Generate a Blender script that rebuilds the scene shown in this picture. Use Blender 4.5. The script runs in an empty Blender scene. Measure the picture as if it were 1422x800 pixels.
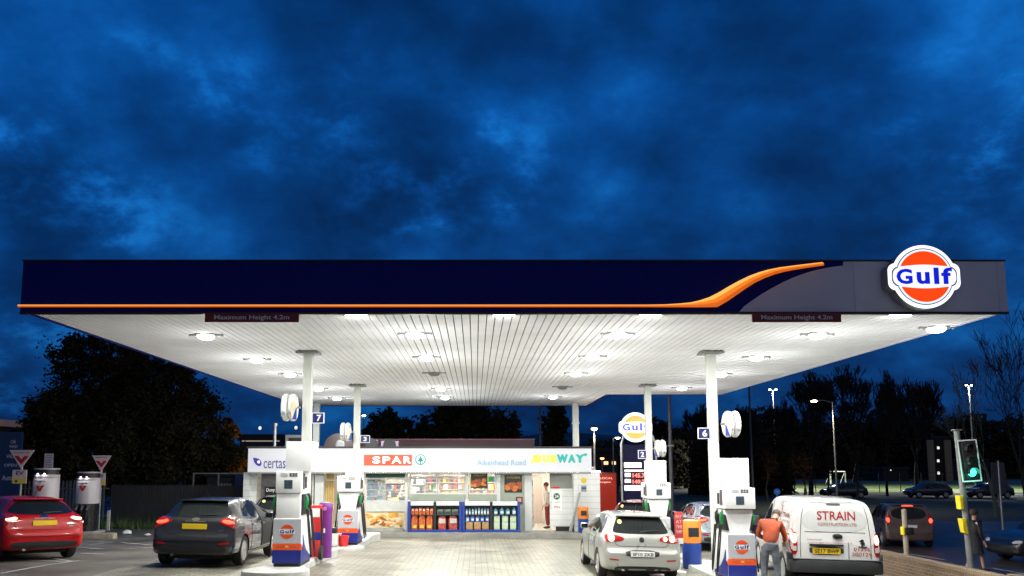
import bpy, bmesh, math, random
from mathutils import Vector, Matrix, Euler
from mathutils.bvhtree import BVHTree
R = math.radians
S = bpy.context.scene
COL = S.collection

# ------------------------------------------------------------------ camera, world, light
F, CX, CH = 1100.0, 660.0, 2.4            # focal length in photo pixels, principal column, eye height
TH = R(6.36)
CY = 647 - F*math.tan(TH)
cd = bpy.data.cameras.new('camera'); cam = bpy.data.objects.new('camera', cd); COL.objects.link(cam)
cam.location = (0, 0, CH); cam.rotation_euler = (math.pi/2 + TH, 0, 0)
cd.sensor_width = 36; cd.sensor_fit = 'HORIZONTAL'; cd.lens = F/1422*36
cd.shift_x = (711-CX)/1422; cd.shift_y = (CY-400)/1422
cd.clip_end = 3000; cd.clip_start = .1
S.camera = cam
S.view_settings.view_transform = 'Standard'; S.view_settings.look = 'None'
S.view_settings.exposure = 0; S.view_settings.gamma = 1
S.cycles.use_denoising = True
S.cycles.max_bounces = 6; S.cycles.diffuse_bounces = 3; S.cycles.glossy_bounces = 3
S.cycles.transmission_bounces = 4; S.cycles.transparent_max_bounces = 6
S.cycles.sample_clamp_indirect = 6

w = bpy.data.worlds.new('World'); S.world = w; w.use_nodes = True
nt = w.node_tree; nt.nodes.clear()
def N(t, **k):
    n = nt.nodes.new(t)
    for a, b in k.items(): setattr(n, a, b)
    return n
L = lambda a, b: nt.links.new(a, b)
tc = N('ShaderNodeTexCoord'); sep = N('ShaderNodeSeparateXYZ'); L(tc.outputs['Generated'], sep.inputs[0])
def math_(op, a, b=None, tree=None):
    n = N('ShaderNodeMath', operation=op)
    for i, v in enumerate((a, b)):
        if v is None: continue
        if isinstance(v, (int, float)): n.inputs[i].default_value = v
        else: L(v, n.inputs[i])
    return n.outputs[0]
zc = math_('ADD', math_('MAXIMUM', sep.outputs[2], 0.0), .5)
comb = N('ShaderNodeCombineXYZ')
L(math_('DIVIDE', sep.outputs[0], zc), comb.inputs[0]); L(math_('DIVIDE', sep.outputs[1], zc), comb.inputs[1])
mp = N('ShaderNodeMapping'); L(comb.outputs[0], mp.inputs[0]); mp.inputs['Location'].default_value = (3.1, 1.7, 0.4)
mp.inputs['Scale'].default_value = (1.0, 1.05, 1)
n1 = N('ShaderNodeTexNoise'); L(mp.outputs[0], n1.inputs['Vector'])
n1.inputs['Scale'].default_value = 3.0; n1.inputs['Detail'].default_value = 8; n1.inputs['Roughness'].default_value = .55; n1.inputs['Distortion'].default_value = .12
n2 = N('ShaderNodeTexNoise'); L(mp.outputs[0], n2.inputs['Vector'])
n2.inputs['Scale'].default_value = 1.5; n2.inputs['Detail'].default_value = 3
mixn0 = math_('ADD', math_('MULTIPLY', n1.outputs[0], .66), math_('MULTIPLY', n2.outputs[0], .34))
n3 = N('ShaderNodeTexNoise'); L(mp.outputs[0], n3.inputs['Vector']); n3.inputs['Scale'].default_value = 9; n3.inputs['Detail'].default_value = 9; n3.inputs['Roughness'].default_value = .62; n3.inputs['Distortion'].default_value = .1
n4 = N('ShaderNodeTexNoise'); L(mp.outputs[0], n4.inputs['Vector']); n4.inputs['Scale'].default_value = 2.3; n4.inputs['Detail'].default_value = 2
def ramp01(v, a, b):
    r = N('ShaderNodeMapRange'); L(v, r.inputs[0]); r.inputs[1].default_value = a; r.inputs[2].default_value = b; r.interpolation_type = 'SMOOTHSTEP'; return r.outputs[0]
brk = math_('MULTIPLY', ramp01(n3.outputs[0], .44, .70), ramp01(n4.outputs[0], .52, .66))      # small pale breaks in the cloud
mixn = math_('ADD', mixn0, math_('SUBTRACT', math_('MULTIPLY', brk, .14), math_('MULTIPLY', math_('SUBTRACT', .5, n3.outputs[0]), .24)))
cr = N('ShaderNodeValToRGB'); L(mixn, cr.inputs[0])
cr.color_ramp.interpolation = 'B_SPLINE'
el = cr.color_ramp.elements
el[0].position = .32; el[0].color = (.0003, .015, .07, 1)
el[1].position = .70; el[1].color = (.008, .20, .68, 1)
for p, c in ((.43, (.0006, .031, .14, 1)), (.52, (.0012, .054, .24, 1)), (.60, (.0025, .088, .36, 1))):
    e = el.new(p); e.color = c
# lower sky is dimmer after sunset
hz = N('ShaderNodeMapRange'); L(sep.outputs[2], hz.inputs[0])
hz.inputs[1].default_value = -.02; hz.inputs[2].default_value = .42; hz.inputs[3].default_value = .34; hz.inputs[4].default_value = 1.12
# added grey town glow behind the camera lights the surfaces facing it
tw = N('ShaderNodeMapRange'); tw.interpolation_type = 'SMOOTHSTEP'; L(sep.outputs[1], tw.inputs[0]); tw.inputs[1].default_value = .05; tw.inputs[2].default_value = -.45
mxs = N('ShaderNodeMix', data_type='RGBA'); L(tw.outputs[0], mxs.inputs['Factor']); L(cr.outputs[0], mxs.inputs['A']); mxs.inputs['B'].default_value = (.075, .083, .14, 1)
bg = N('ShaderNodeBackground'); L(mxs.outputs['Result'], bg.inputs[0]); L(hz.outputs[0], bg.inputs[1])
sky = N('ShaderNodeTexSky', sky_type='NISHITA'); sky.sun_disc = False
sky.sun_elevation = R(.5); sky.sun_rotation = R(200)
bg2 = N('ShaderNodeBackground'); L(sky.outputs[0], bg2.inputs[0]); bg2.inputs[1].default_value = .002
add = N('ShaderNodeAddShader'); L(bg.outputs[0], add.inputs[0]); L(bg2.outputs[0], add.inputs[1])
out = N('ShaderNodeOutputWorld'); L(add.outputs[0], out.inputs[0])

sd = bpy.data.lights.new('sun', 'SUN'); sd.energy = .02; sd.angle = R(15); sd.color = (.6, .75, 1)
so = bpy.data.objects.new('sun', sd); COL.objects.link(so); so.rotation_euler = (R(80), 0, R(20))

# ------------------------------------------------------------------ pixel <-> place helpers (surveying the photograph)
cT, sT = math.cos(TH), math.sin(TH)
def zat(py, Y):
    a = (CY-py)/F
    return CH + Y*(sT + a*cT)/(cT - a*sT)
def P(px, py, Y):
    z = zat(py, Y)
    return Vector(((px-CX)/F*(Y*cT + (z-CH)*sT), Y, z))
def lerp(a, b, t): return a + (b-a)*t
XK = [-400, -13, -6, -3.5, 0, 4, 9.8, 11.2, 14, 20, 400]
ROWS = [(-50, [.28, .28, .25, .17, 0, -.14, -.24, -.45, -.62, -.7, -.7]),
        (17.5, [.28, .28, .25, .17, 0, -.14, -.24, -.45, -.62, -.7, -.7]),
        (24, [.05, .05, .05, 0, -.1, -.17, -.24, -.5, -.66, -.7, -.7]),
        (29, [0, 0, -.1, -.2, -.22, -.24, -.3, -.55, -.7, -.7, -.7]),
        (45, [0, 0, -.1, -.2, -.25, -.3, -.45, -.6, -.7, -.7, -.7]),
        (80, [-.4]*6 + [-.7]*5), (2000, [-.7]*11)]
def interp(ks, vs, x):
    if x <= ks[0]: return vs[0]
    for i in range(len(ks)-1):
        if x <= ks[i+1]: return lerp(vs[i], vs[i+1], (x-ks[i])/(ks[i+1]-ks[i]))
    return vs[-1]
def G(X, Y):
    vals = [interp(XK, r[1], X) for r in ROWS]
    return interp([r[0] for r in ROWS], vals, Y)
def PG(px, py):
    z = 0
    a = (CY-py)/F
    for _ in range(12):
        Y = (z-CH)*(cT - a*sT)/(sT + a*cT)
        X = (px-CX)/F*(Y*cT + (z-CH)*sT)
        z = G(X, Y)
    return Vector((X, Y, z))
def XG(px, Y, py=760):
    X = P(px, py, Y).x
    return Vector((X, Y, G(X, Y)))

# ------------------------------------------------------------------ materials
MATS = {}
def mat(name, col=(.5, .5, .5), rough=.5, metal=0, var=.12, scale=6, bump=0, emit=None, es=1, coat=0, trans=0, alpha=1, spec=.5, dirt=0):
    if name in MATS: return MATS[name]
    m = bpy.data.materials.new(name); m.use_nodes = True
    t = m.node_tree; b = t.nodes['Principled BSDF']
    b.inputs['Roughness'].default_value = rough; b.inputs['Metallic'].default_value = metal
    b.inputs['Base Color'].default_value = (*col, 1)
    b.inputs['Coat Weight'].default_value = coat; b.inputs['Coat Roughness'].default_value = .04
    b.inputs['Transmission Weight'].default_value = trans; b.inputs['Alpha'].default_value = alpha
    b.inputs['Specular IOR Level'].default_value = spec
    if emit:
        b.inputs['Emission Color'].default_value = (*emit, 1); b.inputs['Emission Strength'].default_value = es
    if var or bump:
        tx = t.nodes.new('ShaderNodeTexCoord'); no = t.nodes.new('ShaderNodeTexNoise')
        no.inputs['Scale'].default_value = scale; no.inputs['Detail'].default_value = 6; no.inputs['Roughness'].default_value = .6
        t.links.new(tx.outputs['Object'], no.inputs['Vector'])
    if var:
        r = t.nodes.new('ShaderNodeValToRGB')
        r.color_ramp.elements[0].position = .3; r.color_ramp.elements[1].position = .7
        r.color_ramp.elements[0].color = (*[c*(1-var) for c in col], 1)
        r.color_ramp.elements[1].color = (*[min(1, c*(1+var*.6)) for c in col], 1)
        t.links.new(no.outputs[0], r.inputs[0]); t.links.new(r.outputs[0], b.inputs['Base Color'])
        rr = t.nodes.new('ShaderNodeMapRange'); t.links.new(no.outputs[0], rr.inputs[0])
        rr.inputs[1].default_value = .3; rr.inputs[2].default_value = .7
        rr.inputs[3].default_value = max(.02, rough*.85); rr.inputs[4].default_value = min(1, rough*1.2)
        t.links.new(rr.outputs[0], b.inputs['Roughness'])
    if bump:
        bp = t.nodes.new('ShaderNodeBump'); bp.inputs['Strength'].default_value = bump; bp.inputs['Distance'].default_value = .02
        t.links.new(no.outputs[0], bp.inputs['Height']); t.links.new(bp.outputs[0], b.inputs['Normal'])
    MATS[name] = m
    return m
def glow(name, col, s=1.0, base=None):
    return mat(name, base or tuple(min(.8, c) for c in col), .35, var=0, emit=col, es=s)

def brickmat(name, c1, c2, mortar, bw, bh, ms, rough=.7, axis='xy', stain=.4, bump=.3, offset=.5):
    m = bpy.data.materials.new(name); m.use_nodes = True; t = m.node_tree; b = t.nodes['Principled BSDF']
    tx = t.nodes.new('ShaderNodeTexCoord'); mpn = t.nodes.new('ShaderNodeMapping')
    t.links.new(tx.outputs['Object'], mpn.inputs[0])
    if axis == 'xz': mpn.inputs['Rotation'].default_value = (R(-90), 0, 0)
    if axis == 'yz':
        mpn.inputs['Rotation'].default_value = (R(-90), 0, R(90)); 
        sx = t.nodes.new('ShaderNodeSeparateXYZ'); cx = t.nodes.new('ShaderNodeCombineXYZ')
        t.links.new(tx.outputs['Object'], sx.inputs[0]); t.links.new(sx.outputs[1], cx.inputs[0]); t.links.new(sx.outputs[2], cx.inputs[1])
        vec = cx.outputs[0]
    elif axis == 'xz':
        sx = t.nodes.new('ShaderNodeSeparateXYZ'); cx = t.nodes.new('ShaderNodeCombineXYZ')
        t.links.new(tx.outputs['Object'], sx.inputs[0]); t.links.new(sx.outputs[0], cx.inputs[0]); t.links.new(sx.outputs[2], cx.inputs[1])
        vec = cx.outputs[0]
    else: vec = tx.outputs['Object']
    br = t.nodes.new('ShaderNodeTexBrick'); t.links.new(vec, br.inputs['Vector'])
    br.inputs['Scale'].default_value = 1; br.inputs['Brick Width'].default_value = bw; br.inputs['Row Height'].default_value = bh
    br.inputs['Mortar Size'].default_value = ms; br.inputs['Mortar Smooth'].default_value = .2; br.offset = offset
    br.inputs['Color1'].default_value = (*c1, 1); br.inputs['Color2'].default_value = (*c2, 1); br.inputs['Mortar'].default_value = (*mortar, 1)
    no = t.nodes.new('ShaderNodeTexNoise'); t.links.new(tx.outputs['Object'], no.inputs['Vector'])
    no.inputs['Scale'].default_value = .7; no.inputs['Detail'].default_value = 7; no.inputs['Roughness'].default_value = .65
    mr = t.nodes.new('ShaderNodeMapRange'); t.links.new(no.outputs[0], mr.inputs[0])
    mr.inputs[1].default_value = .3; mr.inputs[2].default_value = .68; mr.inputs[3].default_value = 1-stain; mr.inputs[4].default_value = 1.08
    mx = t.nodes.new('ShaderNodeMix'); mx.data_type = 'RGBA'; mx.blend_type = 'MULTIPLY'; mx.inputs['Factor'].default_value = 1
    t.links.new(br.outputs[0], mx.inputs['A']); t.links.new(mr.outputs[0], mx.inputs['B'])
    t.links.new(mx.outputs['Result'], b.inputs['Base Color'])
    if axis == 'xy' and stain > .45:
        # oil spots and wheel-worn tracks
        m2 = t.nodes.new('ShaderNodeMapping'); m2.inputs['Scale'].default_value = (1.1, .10, 1); t.links.new(tx.outputs['Object'], m2.inputs[0])
        tr = t.nodes.new('ShaderNodeTexNoise'); tr.inputs['Scale'].default_value = 1; tr.inputs['Detail'].default_value = 4; t.links.new(m2.outputs[0], tr.inputs['Vector'])
        sp = t.nodes.new('ShaderNodeTexNoise'); sp.inputs['Scale'].default_value = 1.9; sp.inputs['Detail'].default_value = 5; sp.inputs['Roughness'].default_value = .7; t.links.new(tx.outputs['Object'], sp.inputs['Vector'])
        prev = mx.outputs['Result']
        for nd_, a_, b_, lo_v in ((tr, .5, .68, .66), (sp, .60, .72, .5)):
            q_ = t.nodes.new('ShaderNodeMapRange'); t.links.new(nd_.outputs[0], q_.inputs[0]); q_.inputs[1].default_value = a_; q_.inputs[2].default_value = b_; q_.inputs[3].default_value = 1; q_.inputs[4].default_value = lo_v
            x_ = t.nodes.new('ShaderNodeMix'); x_.data_type = 'RGBA'; x_.blend_type = 'MULTIPLY'; x_.inputs['Factor'].default_value = 1
            t.links.new(prev, x_.inputs['A']); t.links.new(q_.outputs[0], x_.inputs['B']); prev = x_.outputs['Result']
        t.links.new(prev, b.inputs['Base Color'])
    r2 = t.nodes.new('ShaderNodeMapRange'); t.links.new(no.outputs[0], r2.inputs[0])
    r2.inputs[1].default_value = .3; r2.inputs[2].default_value = .7; r2.inputs[3].default_value = rough*.6; r2.inputs[4].default_value = min(1, rough*1.15)
    t.links.new(r2.outputs[0], b.inputs['Roughness'])
    bp = t.nodes.new('ShaderNodeBump'); bp.inputs['Strength'].default_value = bump; bp.inputs['Distance'].default_value = .01; bp.invert = True
    t.links.new(br.outputs['Fac'], bp.inputs['Height']); t.links.new(bp.outputs[0], b.inputs['Normal'])
    return m

def groundmat(name, c1, c2, rough=.8, fine=60, big=.35, bump=.35):
    m = bpy.data.materials.new(name); m.use_nodes = True; t = m.node_tree; b = t.nodes['Principled BSDF']
    tx = t.nodes.new('ShaderNodeTexCoord')
    a = t.nodes.new('ShaderNodeTexNoise'); a.inputs['Scale'].default_value = fine; a.inputs['Detail'].default_value = 3
    c = t.nodes.new('ShaderNodeTexNoise'); c.inputs['Scale'].default_value = big; c.inputs['Detail'].default_value = 8; c.inputs['Roughness'].default_value = .62
    for q in (a, c): t.links.new(tx.outputs['Object'], q.inputs['Vector'])
    ad = t.nodes.new('ShaderNodeMath'); ad.operation = 'MULTIPLY_ADD'; ad.inputs[1].default_value = .35
    t.links.new(a.outputs[0], ad.inputs[0]); t.links.new(c.outputs[0], ad.inputs[2])
    r = t.nodes.new('ShaderNodeValToRGB'); t.links.new(ad.outputs[0], r.inputs[0])
    r.color_ramp.elements[0].position = .5; r.color_ramp.elements[0].color = (*c1, 1)
    r.color_ramp.elements[1].position = .82; r.color_ramp.elements[1].color = (*c2, 1)
    t.links.new(r.outputs[0], b.inputs['Base Color'])
    r2 = t.nodes.new('ShaderNodeMapRange'); t.links.new(c.outputs[0], r2.inputs[0])
    r2.inputs[1].default_value = .35; r2.inputs[2].default_value = .65; r2.inputs[3].default_value = rough*.55; r2.inputs[4].default_value = rough
    t.links.new(r2.outputs[0], b.inputs['Roughness'])
    bp = t.nodes.new('ShaderNodeBump'); bp.inputs['Strength'].default_value = bump; bp.inputs['Distance'].default_value = .01
    t.links.new(a.outputs[0], bp.inputs['Height']); t.links.new(bp.outputs[0], b.inputs['Normal'])
    return m

# ------------------------------------------------------------------ mesh builder
WM = {}
class MB:
    def __init__(s): s.bm = bmesh.new(); s.mi = 0
    def _new(s, bm2, M=None):
        me = bpy.data.meshes.new('t'); 
        if M is not None: bm2.transform(M)
        for f in bm2.faces: f.material_index = s.mi
        bm2.to_mesh(me); bm2.free(); s.bm.from_mesh(me); bpy.data.meshes.remove(me); return s
    def box(s, x0, x1, y0, y1, z0, z1, bev=0, seg=2, M=None):
        b = bmesh.new()
        r = bmesh.ops.create_cube(b, size=1)
        for v in b.verts:
            v.co = Vector((lerp(x0, x1, v.co.x+.5), lerp(y0, y1, v.co.y+.5), lerp(z0, z1, v.co.z+.5)))
        if bev: bmesh.ops.bevel(b, geom=b.edges[:], offset=bev, segments=seg, affect='EDGES', profile=.5)
        return s._new(b, M)
    def poly(s, pts, plane, a, c, bev=0, M=None):
        b = bmesh.new()
        def to(p, d):
            if plane == 'xz': return (p[0], d, p[1])
            if plane == 'yz': return (d, p[0], p[1])
            return (p[0], p[1], d)
        f = b.faces.new([b.verts.new(to(p, a)) for p in pts])
        if a != c:
            r = bmesh.ops.extrude_face_region(b, geom=[f])
            d = c-a; dv = {'xz': (0, d, 0), 'yz': (d, 0, 0), 'xy': (0, 0, d)}[plane]
            bmesh.ops.translate(b, vec=dv, verts=[v for v in r['geom'] if isinstance(v, bmesh.types.BMVert)])
            bmesh.ops.recalc_face_normals(b, faces=b.faces[:])
            if bev:
                eds = [e for e in b.edges if len(e.link_faces) == 2 and any(len(q.verts) == len(pts) and len(pts) > 4 or abs(getattr(q.normal, {'xz': 'y', 'yz': 'x', 'xy': 'z'}[plane])) > .9 for q in e.link_faces)]
                bmesh.ops.bevel(b, geom=eds, offset=bev, segments=2, affect='EDGES', profile=.5)
        return s._new(b, M)
    def tube(s, pts, r, n=8, caps=True, M=None):
        b = bmesh.new(); pts = [Vector(p) for p in pts]; rs = r if isinstance(r, (list, tuple)) else [r]*len(pts)
        rings = []; up = None
        for i, p in enumerate(pts):
            t = (pts[min(i+1, len(pts)-1)] - pts[max(i-1, 0)]).normalized()
            if up is None: up = Vector((0, 0, 1)) if abs(t.z) < .9 else Vector((1, 0, 0))
            x = t.cross(up).normalized(); up = x.cross(t).normalized()
            rings.append([b.verts.new(p + (x*math.cos(2*math.pi*k/n) + up*math.sin(2*math.pi*k/n))*rs[i]) for k in range(n)])
        for i in range(len(rings)-1):
            for k in range(n):
                b.faces.new((rings[i][k], rings[i][(k+1) % n], rings[i+1][(k+1) % n], rings[i+1][k]))
        if caps:
            b.faces.new(rings[0][::-1]); b.faces.new(rings[-1])
        return s._new(b, M)
    def lathe(s, prof, n=24, c=(0, 0, 0), axis='z', M=None):
        b = bmesh.new(); rings = []
        for r, h in prof:
            ring = []
            for k in range(n):
                u, v = r*math.cos(2*math.pi*k/n), r*math.sin(2*math.pi*k/n)
                q = {'z': (u, v, h), 'y': (u, h, v), 'x': (h, u, v)}[axis]
                ring.append(b.verts.new(Vector(q) + Vector(c)))
            rings.append(ring)
        for i in range(len(rings)-1):
            for k in range(n): b.faces.new((rings[i][k], rings[i][(k+1) % n], rings[i+1][(k+1) % n], rings[i+1][k]))
        if prof[0][0] > 1e-5: b.faces.new(rings[0])
        if prof[-1][0] > 1e-5: b.faces.new(rings[-1])
        bmesh.ops.remove_doubles(b, verts=b.verts[:], dist=1e-6)
        bmesh.ops.recalc_face_normals(b, faces=b.faces[:])
        return s._new(b, M)
    def ball(s, c, r, sc=(1, 1, 1), n=2, M=None):
        b = bmesh.new(); bmesh.ops.create_icosphere(b, subdivisions=n, radius=r)
        for v in b.verts: v.co = Vector((v.co.x*sc[0], v.co.y*sc[1], v.co.z*sc[2])) + Vector(c)
        return s._new(b, M)
    def text(s, st, x0, x1, z0, z1, y, ext=.006, off=0, M=None, res=3, shear=0):
        cu = bpy.data.curves.new('t', 'FONT'); cu.body = st; cu.size = 1; cu.offset = off; cu.extrude = .5; cu.resolution_u = res; cu.shear = shear
        ob = bpy.data.objects.new('t', cu); COL.objects.link(ob)
        dg = bpy.context.evaluated_depsgraph_get(); me = bpy.data.meshes.new_from_object(ob.evaluated_get(dg))
        bpy.data.objects.remove(ob); bpy.data.curves.remove(cu)
        b = bmesh.new(); b.from_mesh(me); bpy.data.meshes.remove(me)
        xs = [v.co.x for v in b.verts]; ys = [v.co.y for v in b.verts]
        ax, bx, ay, by = min(xs), max(xs), min(ys), max(ys)
        for v in b.verts:
            v.co = Vector((x0 + (v.co.x-ax)/(bx-ax)*(x1-x0), y - (v.co.z+.5)*ext, z0 + (v.co.y-ay)/(by-ay)*(z1-z0)))
        bmesh.ops.remove_doubles(b, verts=b.verts[:], dist=1e-5)
        return s._new(b, M)
    def build(s, name, m, parent=None, world=False, smooth=False, angle=40):
        me = bpy.data.meshes.new(name)
        if world and parent is not None: s.bm.transform(WM[parent].inverted())
        if smooth:
            for f in s.bm.faces: f.smooth = True
            for e in s.bm.edges:
                if len(e.link_faces) == 2 and e.calc_face_angle(0) > R(angle): e.smooth = False
        s.bm.to_mesh(me); s.bm.free()
        for q in (m if isinstance(m, (list, tuple)) else [m]): me.materials.append(q)
        o = bpy.data.objects.new(name, me); COL.objects.link(o)
        if parent is not None:
            o.parent = parent; WM[o] = WM[parent]
        else: WM[o] = Matrix.Identity(4)
        return o
def tag(o, label=None, cat=None, group=None, kind=None):
    if label: o['label'] = label
    if cat: o['category'] = cat
    if group: o['group'] = group
    if kind: o['kind'] = kind
    return o
def thing(name, label, cat, loc=(0, 0, 0), rot=(0, 0, 0), group=None):
    o = bpy.data.objects.new(name, None); COL.objects.link(o); o.empty_display_size = .2
    o.location = loc; o.rotation_euler = rot
    WM[o] = Matrix.LocRotScale(Vector(loc), Euler(rot), None)
    return tag(o, label, cat, group)
def copy_thing(o, loc=None, rot=None, label=None, group=None, parent=None):
    c = o.copy(); COL.objects.link(c)
    if parent: c.parent = parent
    if loc is not None: c.location = loc
    if rot is not None: c.rotation_euler = rot
    if label: c['label'] = label
    if group: c['group'] = group
    for ch in o.children: copy_thing(ch, parent=c)
    return c
def at_base(o, loc):
    """give a one-mesh thing its origin at its base"""
    loc = Vector(loc); o.data.transform(Matrix.Translation(-loc)); o.location = loc; return o

white = mat('white_paint', (.84, .845, .83), .35, var=.05)
cream = mat('column_paint', (.68, .70, .64), .4, var=.08, scale=3)
black = mat('black_plastic', (.015, .015, .016), .45, var=.2)
dark = mat('dark_metal', (.04, .042, .045), .4, .6, var=.2)
steel = mat('galvanised_steel', (.35, .36, .36), .45, .7, var=.2, scale=9)
concrete = mat('concrete', (.42, .41, .38), .85, var=.25, scale=5, bump=.2)
blue = mat('deep_blue', (.008, .02, .22), .35, var=.06)
navy = mat('fascia_navy', (.003, .009, .2), .6, var=.05, spec=.15)
orange = mat('orange_paint', (.85, .16, .03), .4, var=.06)
red = mat('red_paint', (.6, .02, .02), .4, var=.06)
rubber = mat('rubber', (.018, .018, .018), .75, var=.2)
def scr(name, col, s): return glow(name, col, s)
def YZ(py, z):
    a = (CY-py)/F
    return (z-CH)*(cT - a*sT)/(sT + a*cT)
# ------------------------------------------------------------------ ground
def frange(a, b, s):
    r = []
    while a < b-1e-6: r.append(round(a, 4)); a += s
    return r
GX = [-400, -200, -100, -60, -40, -30, -25, -20] + frange(-16, 30, .5) + [30, 35, 45, 60, 80, 110, 160, 250, 400]
GY = [-50, -20, -5, 0, 4] + frange(8, 50, .5) + [50, 55, 60, 70, 80, 95, 110, 130, 160, 200, 300, 500, 900, 2000]
def sheet(name, m, pred, off, kind='structure', label=None):
    b = bmesh.new(); vs = {}
    def v(i, j):
        if (i, j) not in vs: vs[i, j] = b.verts.new((GX[i], GY[j], G(GX[i], GY[j]) + off))
        return vs[i, j]
    for i in range(len(GX)-1):
        for j in range(len(GY)-1):
            if pred((GX[i]+GX[i+1])/2, (GY[j]+GY[j+1])/2):
                b.faces.new((v(i, j), v(i+1, j), v(i+1, j+1), v(i, j+1)))
    for f in b.faces: f.smooth = True
    mb = MB(); mb.bm.free(); mb.bm = b
    o = mb.build(name, m); o['kind'] = kind
    return o
asphalt = groundmat('asphalt', (.065, .06, .05), (.18, .165, .13), .75, 70, .35)
roadm = groundmat('road_asphalt', (.042, .032, .024), (.08, .064, .05), .5, 80, .3)
grassm = groundmat('grass', (.008, .014, .004), (.03, .045, .012), .95, 25, .25, .8)
pitchm = groundmat('pitch', (.08, .12, .03), (.14, .17, .05), .9, 20, .1, .2)
paving = brickmat('block_paving', (.345, .325, .25), (.25, .24, .185), (.075, .072, .06), .30, .15, .012, .55, 'xy', .5, .5)
ground = sheet('ground', asphalt, lambda x, y: True, 0)
sheet('forecourt', paving, lambda x, y: -7.5 < x < 10 and 4 < y < 29.5, .004)
sheet('road', roadm, lambda x, y: 11 < x < 35 and -20 < y < 44.5, .004)
sheet('grass_verge', grassm, lambda x, y: (x > 4 and 45 < y < 95) or (x > 35 and -5 < y < 95) or (-80 < x < -16 and y > 30 and y < 95), .004)
sheet('sports_pitch', pitchm, lambda x, y: x > 30 and 95 < y < 160, .006)
GB = None
def gbvh():
    global GB
    if GB is None:
        me = ground.data; GB = BVHTree.FromPolygons([v.co for v in me.vertices], [p.vertices for p in me.polygons])
    return GB
def gz(x, y):
    h = gbvh().ray_cast(Vector((x, y, 50)), Vector((0, 0, -1)))
    return h[0].z
def stripe(mb, a, b, wd, off=.009):
    a, b = Vector(a[:2]), Vector(b[:2]); d = b-a; n = max(1, int(d.length/.25)); s = Vector((-d.y, d.x)).normalized()*wd/2
    prev = None
    for k in range(n+1):
        p = a + d*k/n
        q = [mb.bm.verts.new((*(p+t*s), gz(*(p+t*s))+off)) for t in (-1, 1)]
        if prev: mb.bm.faces.new((prev[0], q[0], q[1], prev[1]))
        prev = q
paintm = mat('road_paint', (.55, .55, .52), .7, var=.45, scale=3)
mb = MB()
for a, b in (((0, 797), (110, 779)), ((12, 777.5), (98, 780.5)), ((64, 774), (100, 780)), ((118, 752), (156, 753.5)), ((168, 754), (222, 758)), ((110, 761), (145, 763)), ((165, 763), (221, 760)), ((112, 769), (145, 770)), ((120, 757.5), (150, 754))):
    stripe(mb, PG(*a), PG(*b), .1)
mb.build('parking_markings', paintm)['kind'] = 'structure'
mb = MB()
for k in range(8): stripe(mb, (16.2-.25*k, 14+4.2*k), (16.2-.25*(k+.5), 16+4.2*k), .12)
for k in range(2): stripe(mb, (13.6+.02*k, 22+5*k), (13.6, 25.5+5*k), .1)
mb.build('road_markings', paintm)['kind'] = 'structure'
# kerb of the road side and the apron in front of the shop
mb = MB(); mb.box(-8.9, 4.75, 29.5, 30.48, -.6, -.05, .02); o = mb.build('shop_pavement', mat('pavement_grey', (.24, .235, .21), .8, var=.3, scale=2.5, bump=.2), smooth=True); o['kind'] = 'structure'
mb = MB()
for k in range(14): mb.box(11.0, 11.18, 9+2.4*k, 11.39+2.4*k, G(11.1, 10.2+2.4*k)-.35, G(11.1, 10.2+2.4*k)+.1, .02)
mb.build('road_kerb', concrete)['kind'] = 'structure'
mb = MB()
for seg in range(44):
    pass
hb = bmesh.new(); rows = []
rnd = random.Random(5)
for j, (yy, hh) in enumerate(((230, -2), (290, .55), (360, 1.0), (480, .6))):
    row = []
    for i in range(61):
        x = -420 + i*13
        t = 9 + 5*math.sin(x*.011+1.2) + 3*math.sin(x*.037) + rnd.uniform(-.8, .8)
        if x > 60: t += (x-60)*.03
        row.append(hb.verts.new((x, yy, t*hh if hh > 0 else -2)))
    rows.append(row)
for j in range(3):
    for i in range(60): hb.faces.new((rows[j][i], rows[j][i+1], rows[j+1][i+1], rows[j+1][i]))
mb = MB(); mb.bm.free(); mb.bm = hb
mb.build('hills', groundmat('hillside', (.006, .008, .006), (.014, .018, .012), .95, 2, .05), smooth=True)['kind'] = 'structure'

# ------------------------------------------------------------------ canopy
Y0 = 13.8
H = zat(432, Y0); HT = zat(363, Y0)
XL = P(28, 431, Y0).x; XR = P(1400, 431, Y0).x
YR1 = YZ(548, H); YR2 = YZ(563.5, H); XS = P(843, 548, YR1).x
canopy = thing('canopy', 'wide flat forecourt canopy with dark navy fascia, orange light line and white slatted soffit', 'canopy', ((XL+XR)/2, Y0, 0))
soffm = mat('soffit_slat', (.85, .85, .85), .8, var=.1, scale=.9, spec=.25)
mb = MB()
nx = 112; pit = (XR-XL-.1)/nx
for i in range(nx):
    x = XL+.05+i*pit; ye = YR2 if x+pit < XS else YR1
    ys = [Y0+.14] + [y for y in (16.95, 18.9, 21.6, 24.9, 28.3, 31.8) if y < ye-.5] + [ye-.06]
    for a, b in zip(ys, ys[1:]):
        mb.box(x, x+pit-.019, a, b-.014, H, H+.03)
mb.build('soffit', soffm, canopy, True)
mb = MB()
mb.poly([(XL+.04, Y0+.13), (XR-.04, Y0+.13), (XR-.04, YR1-.04), (XS, YR1-.04), (XS, YR2-.04), (XL+.04, YR2-.04)], 'xy', H+.06, HT-.1)
mb.build('roof_deck', mat('deck_grey', (.05, .052, .055), .7), canopy, True)
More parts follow.
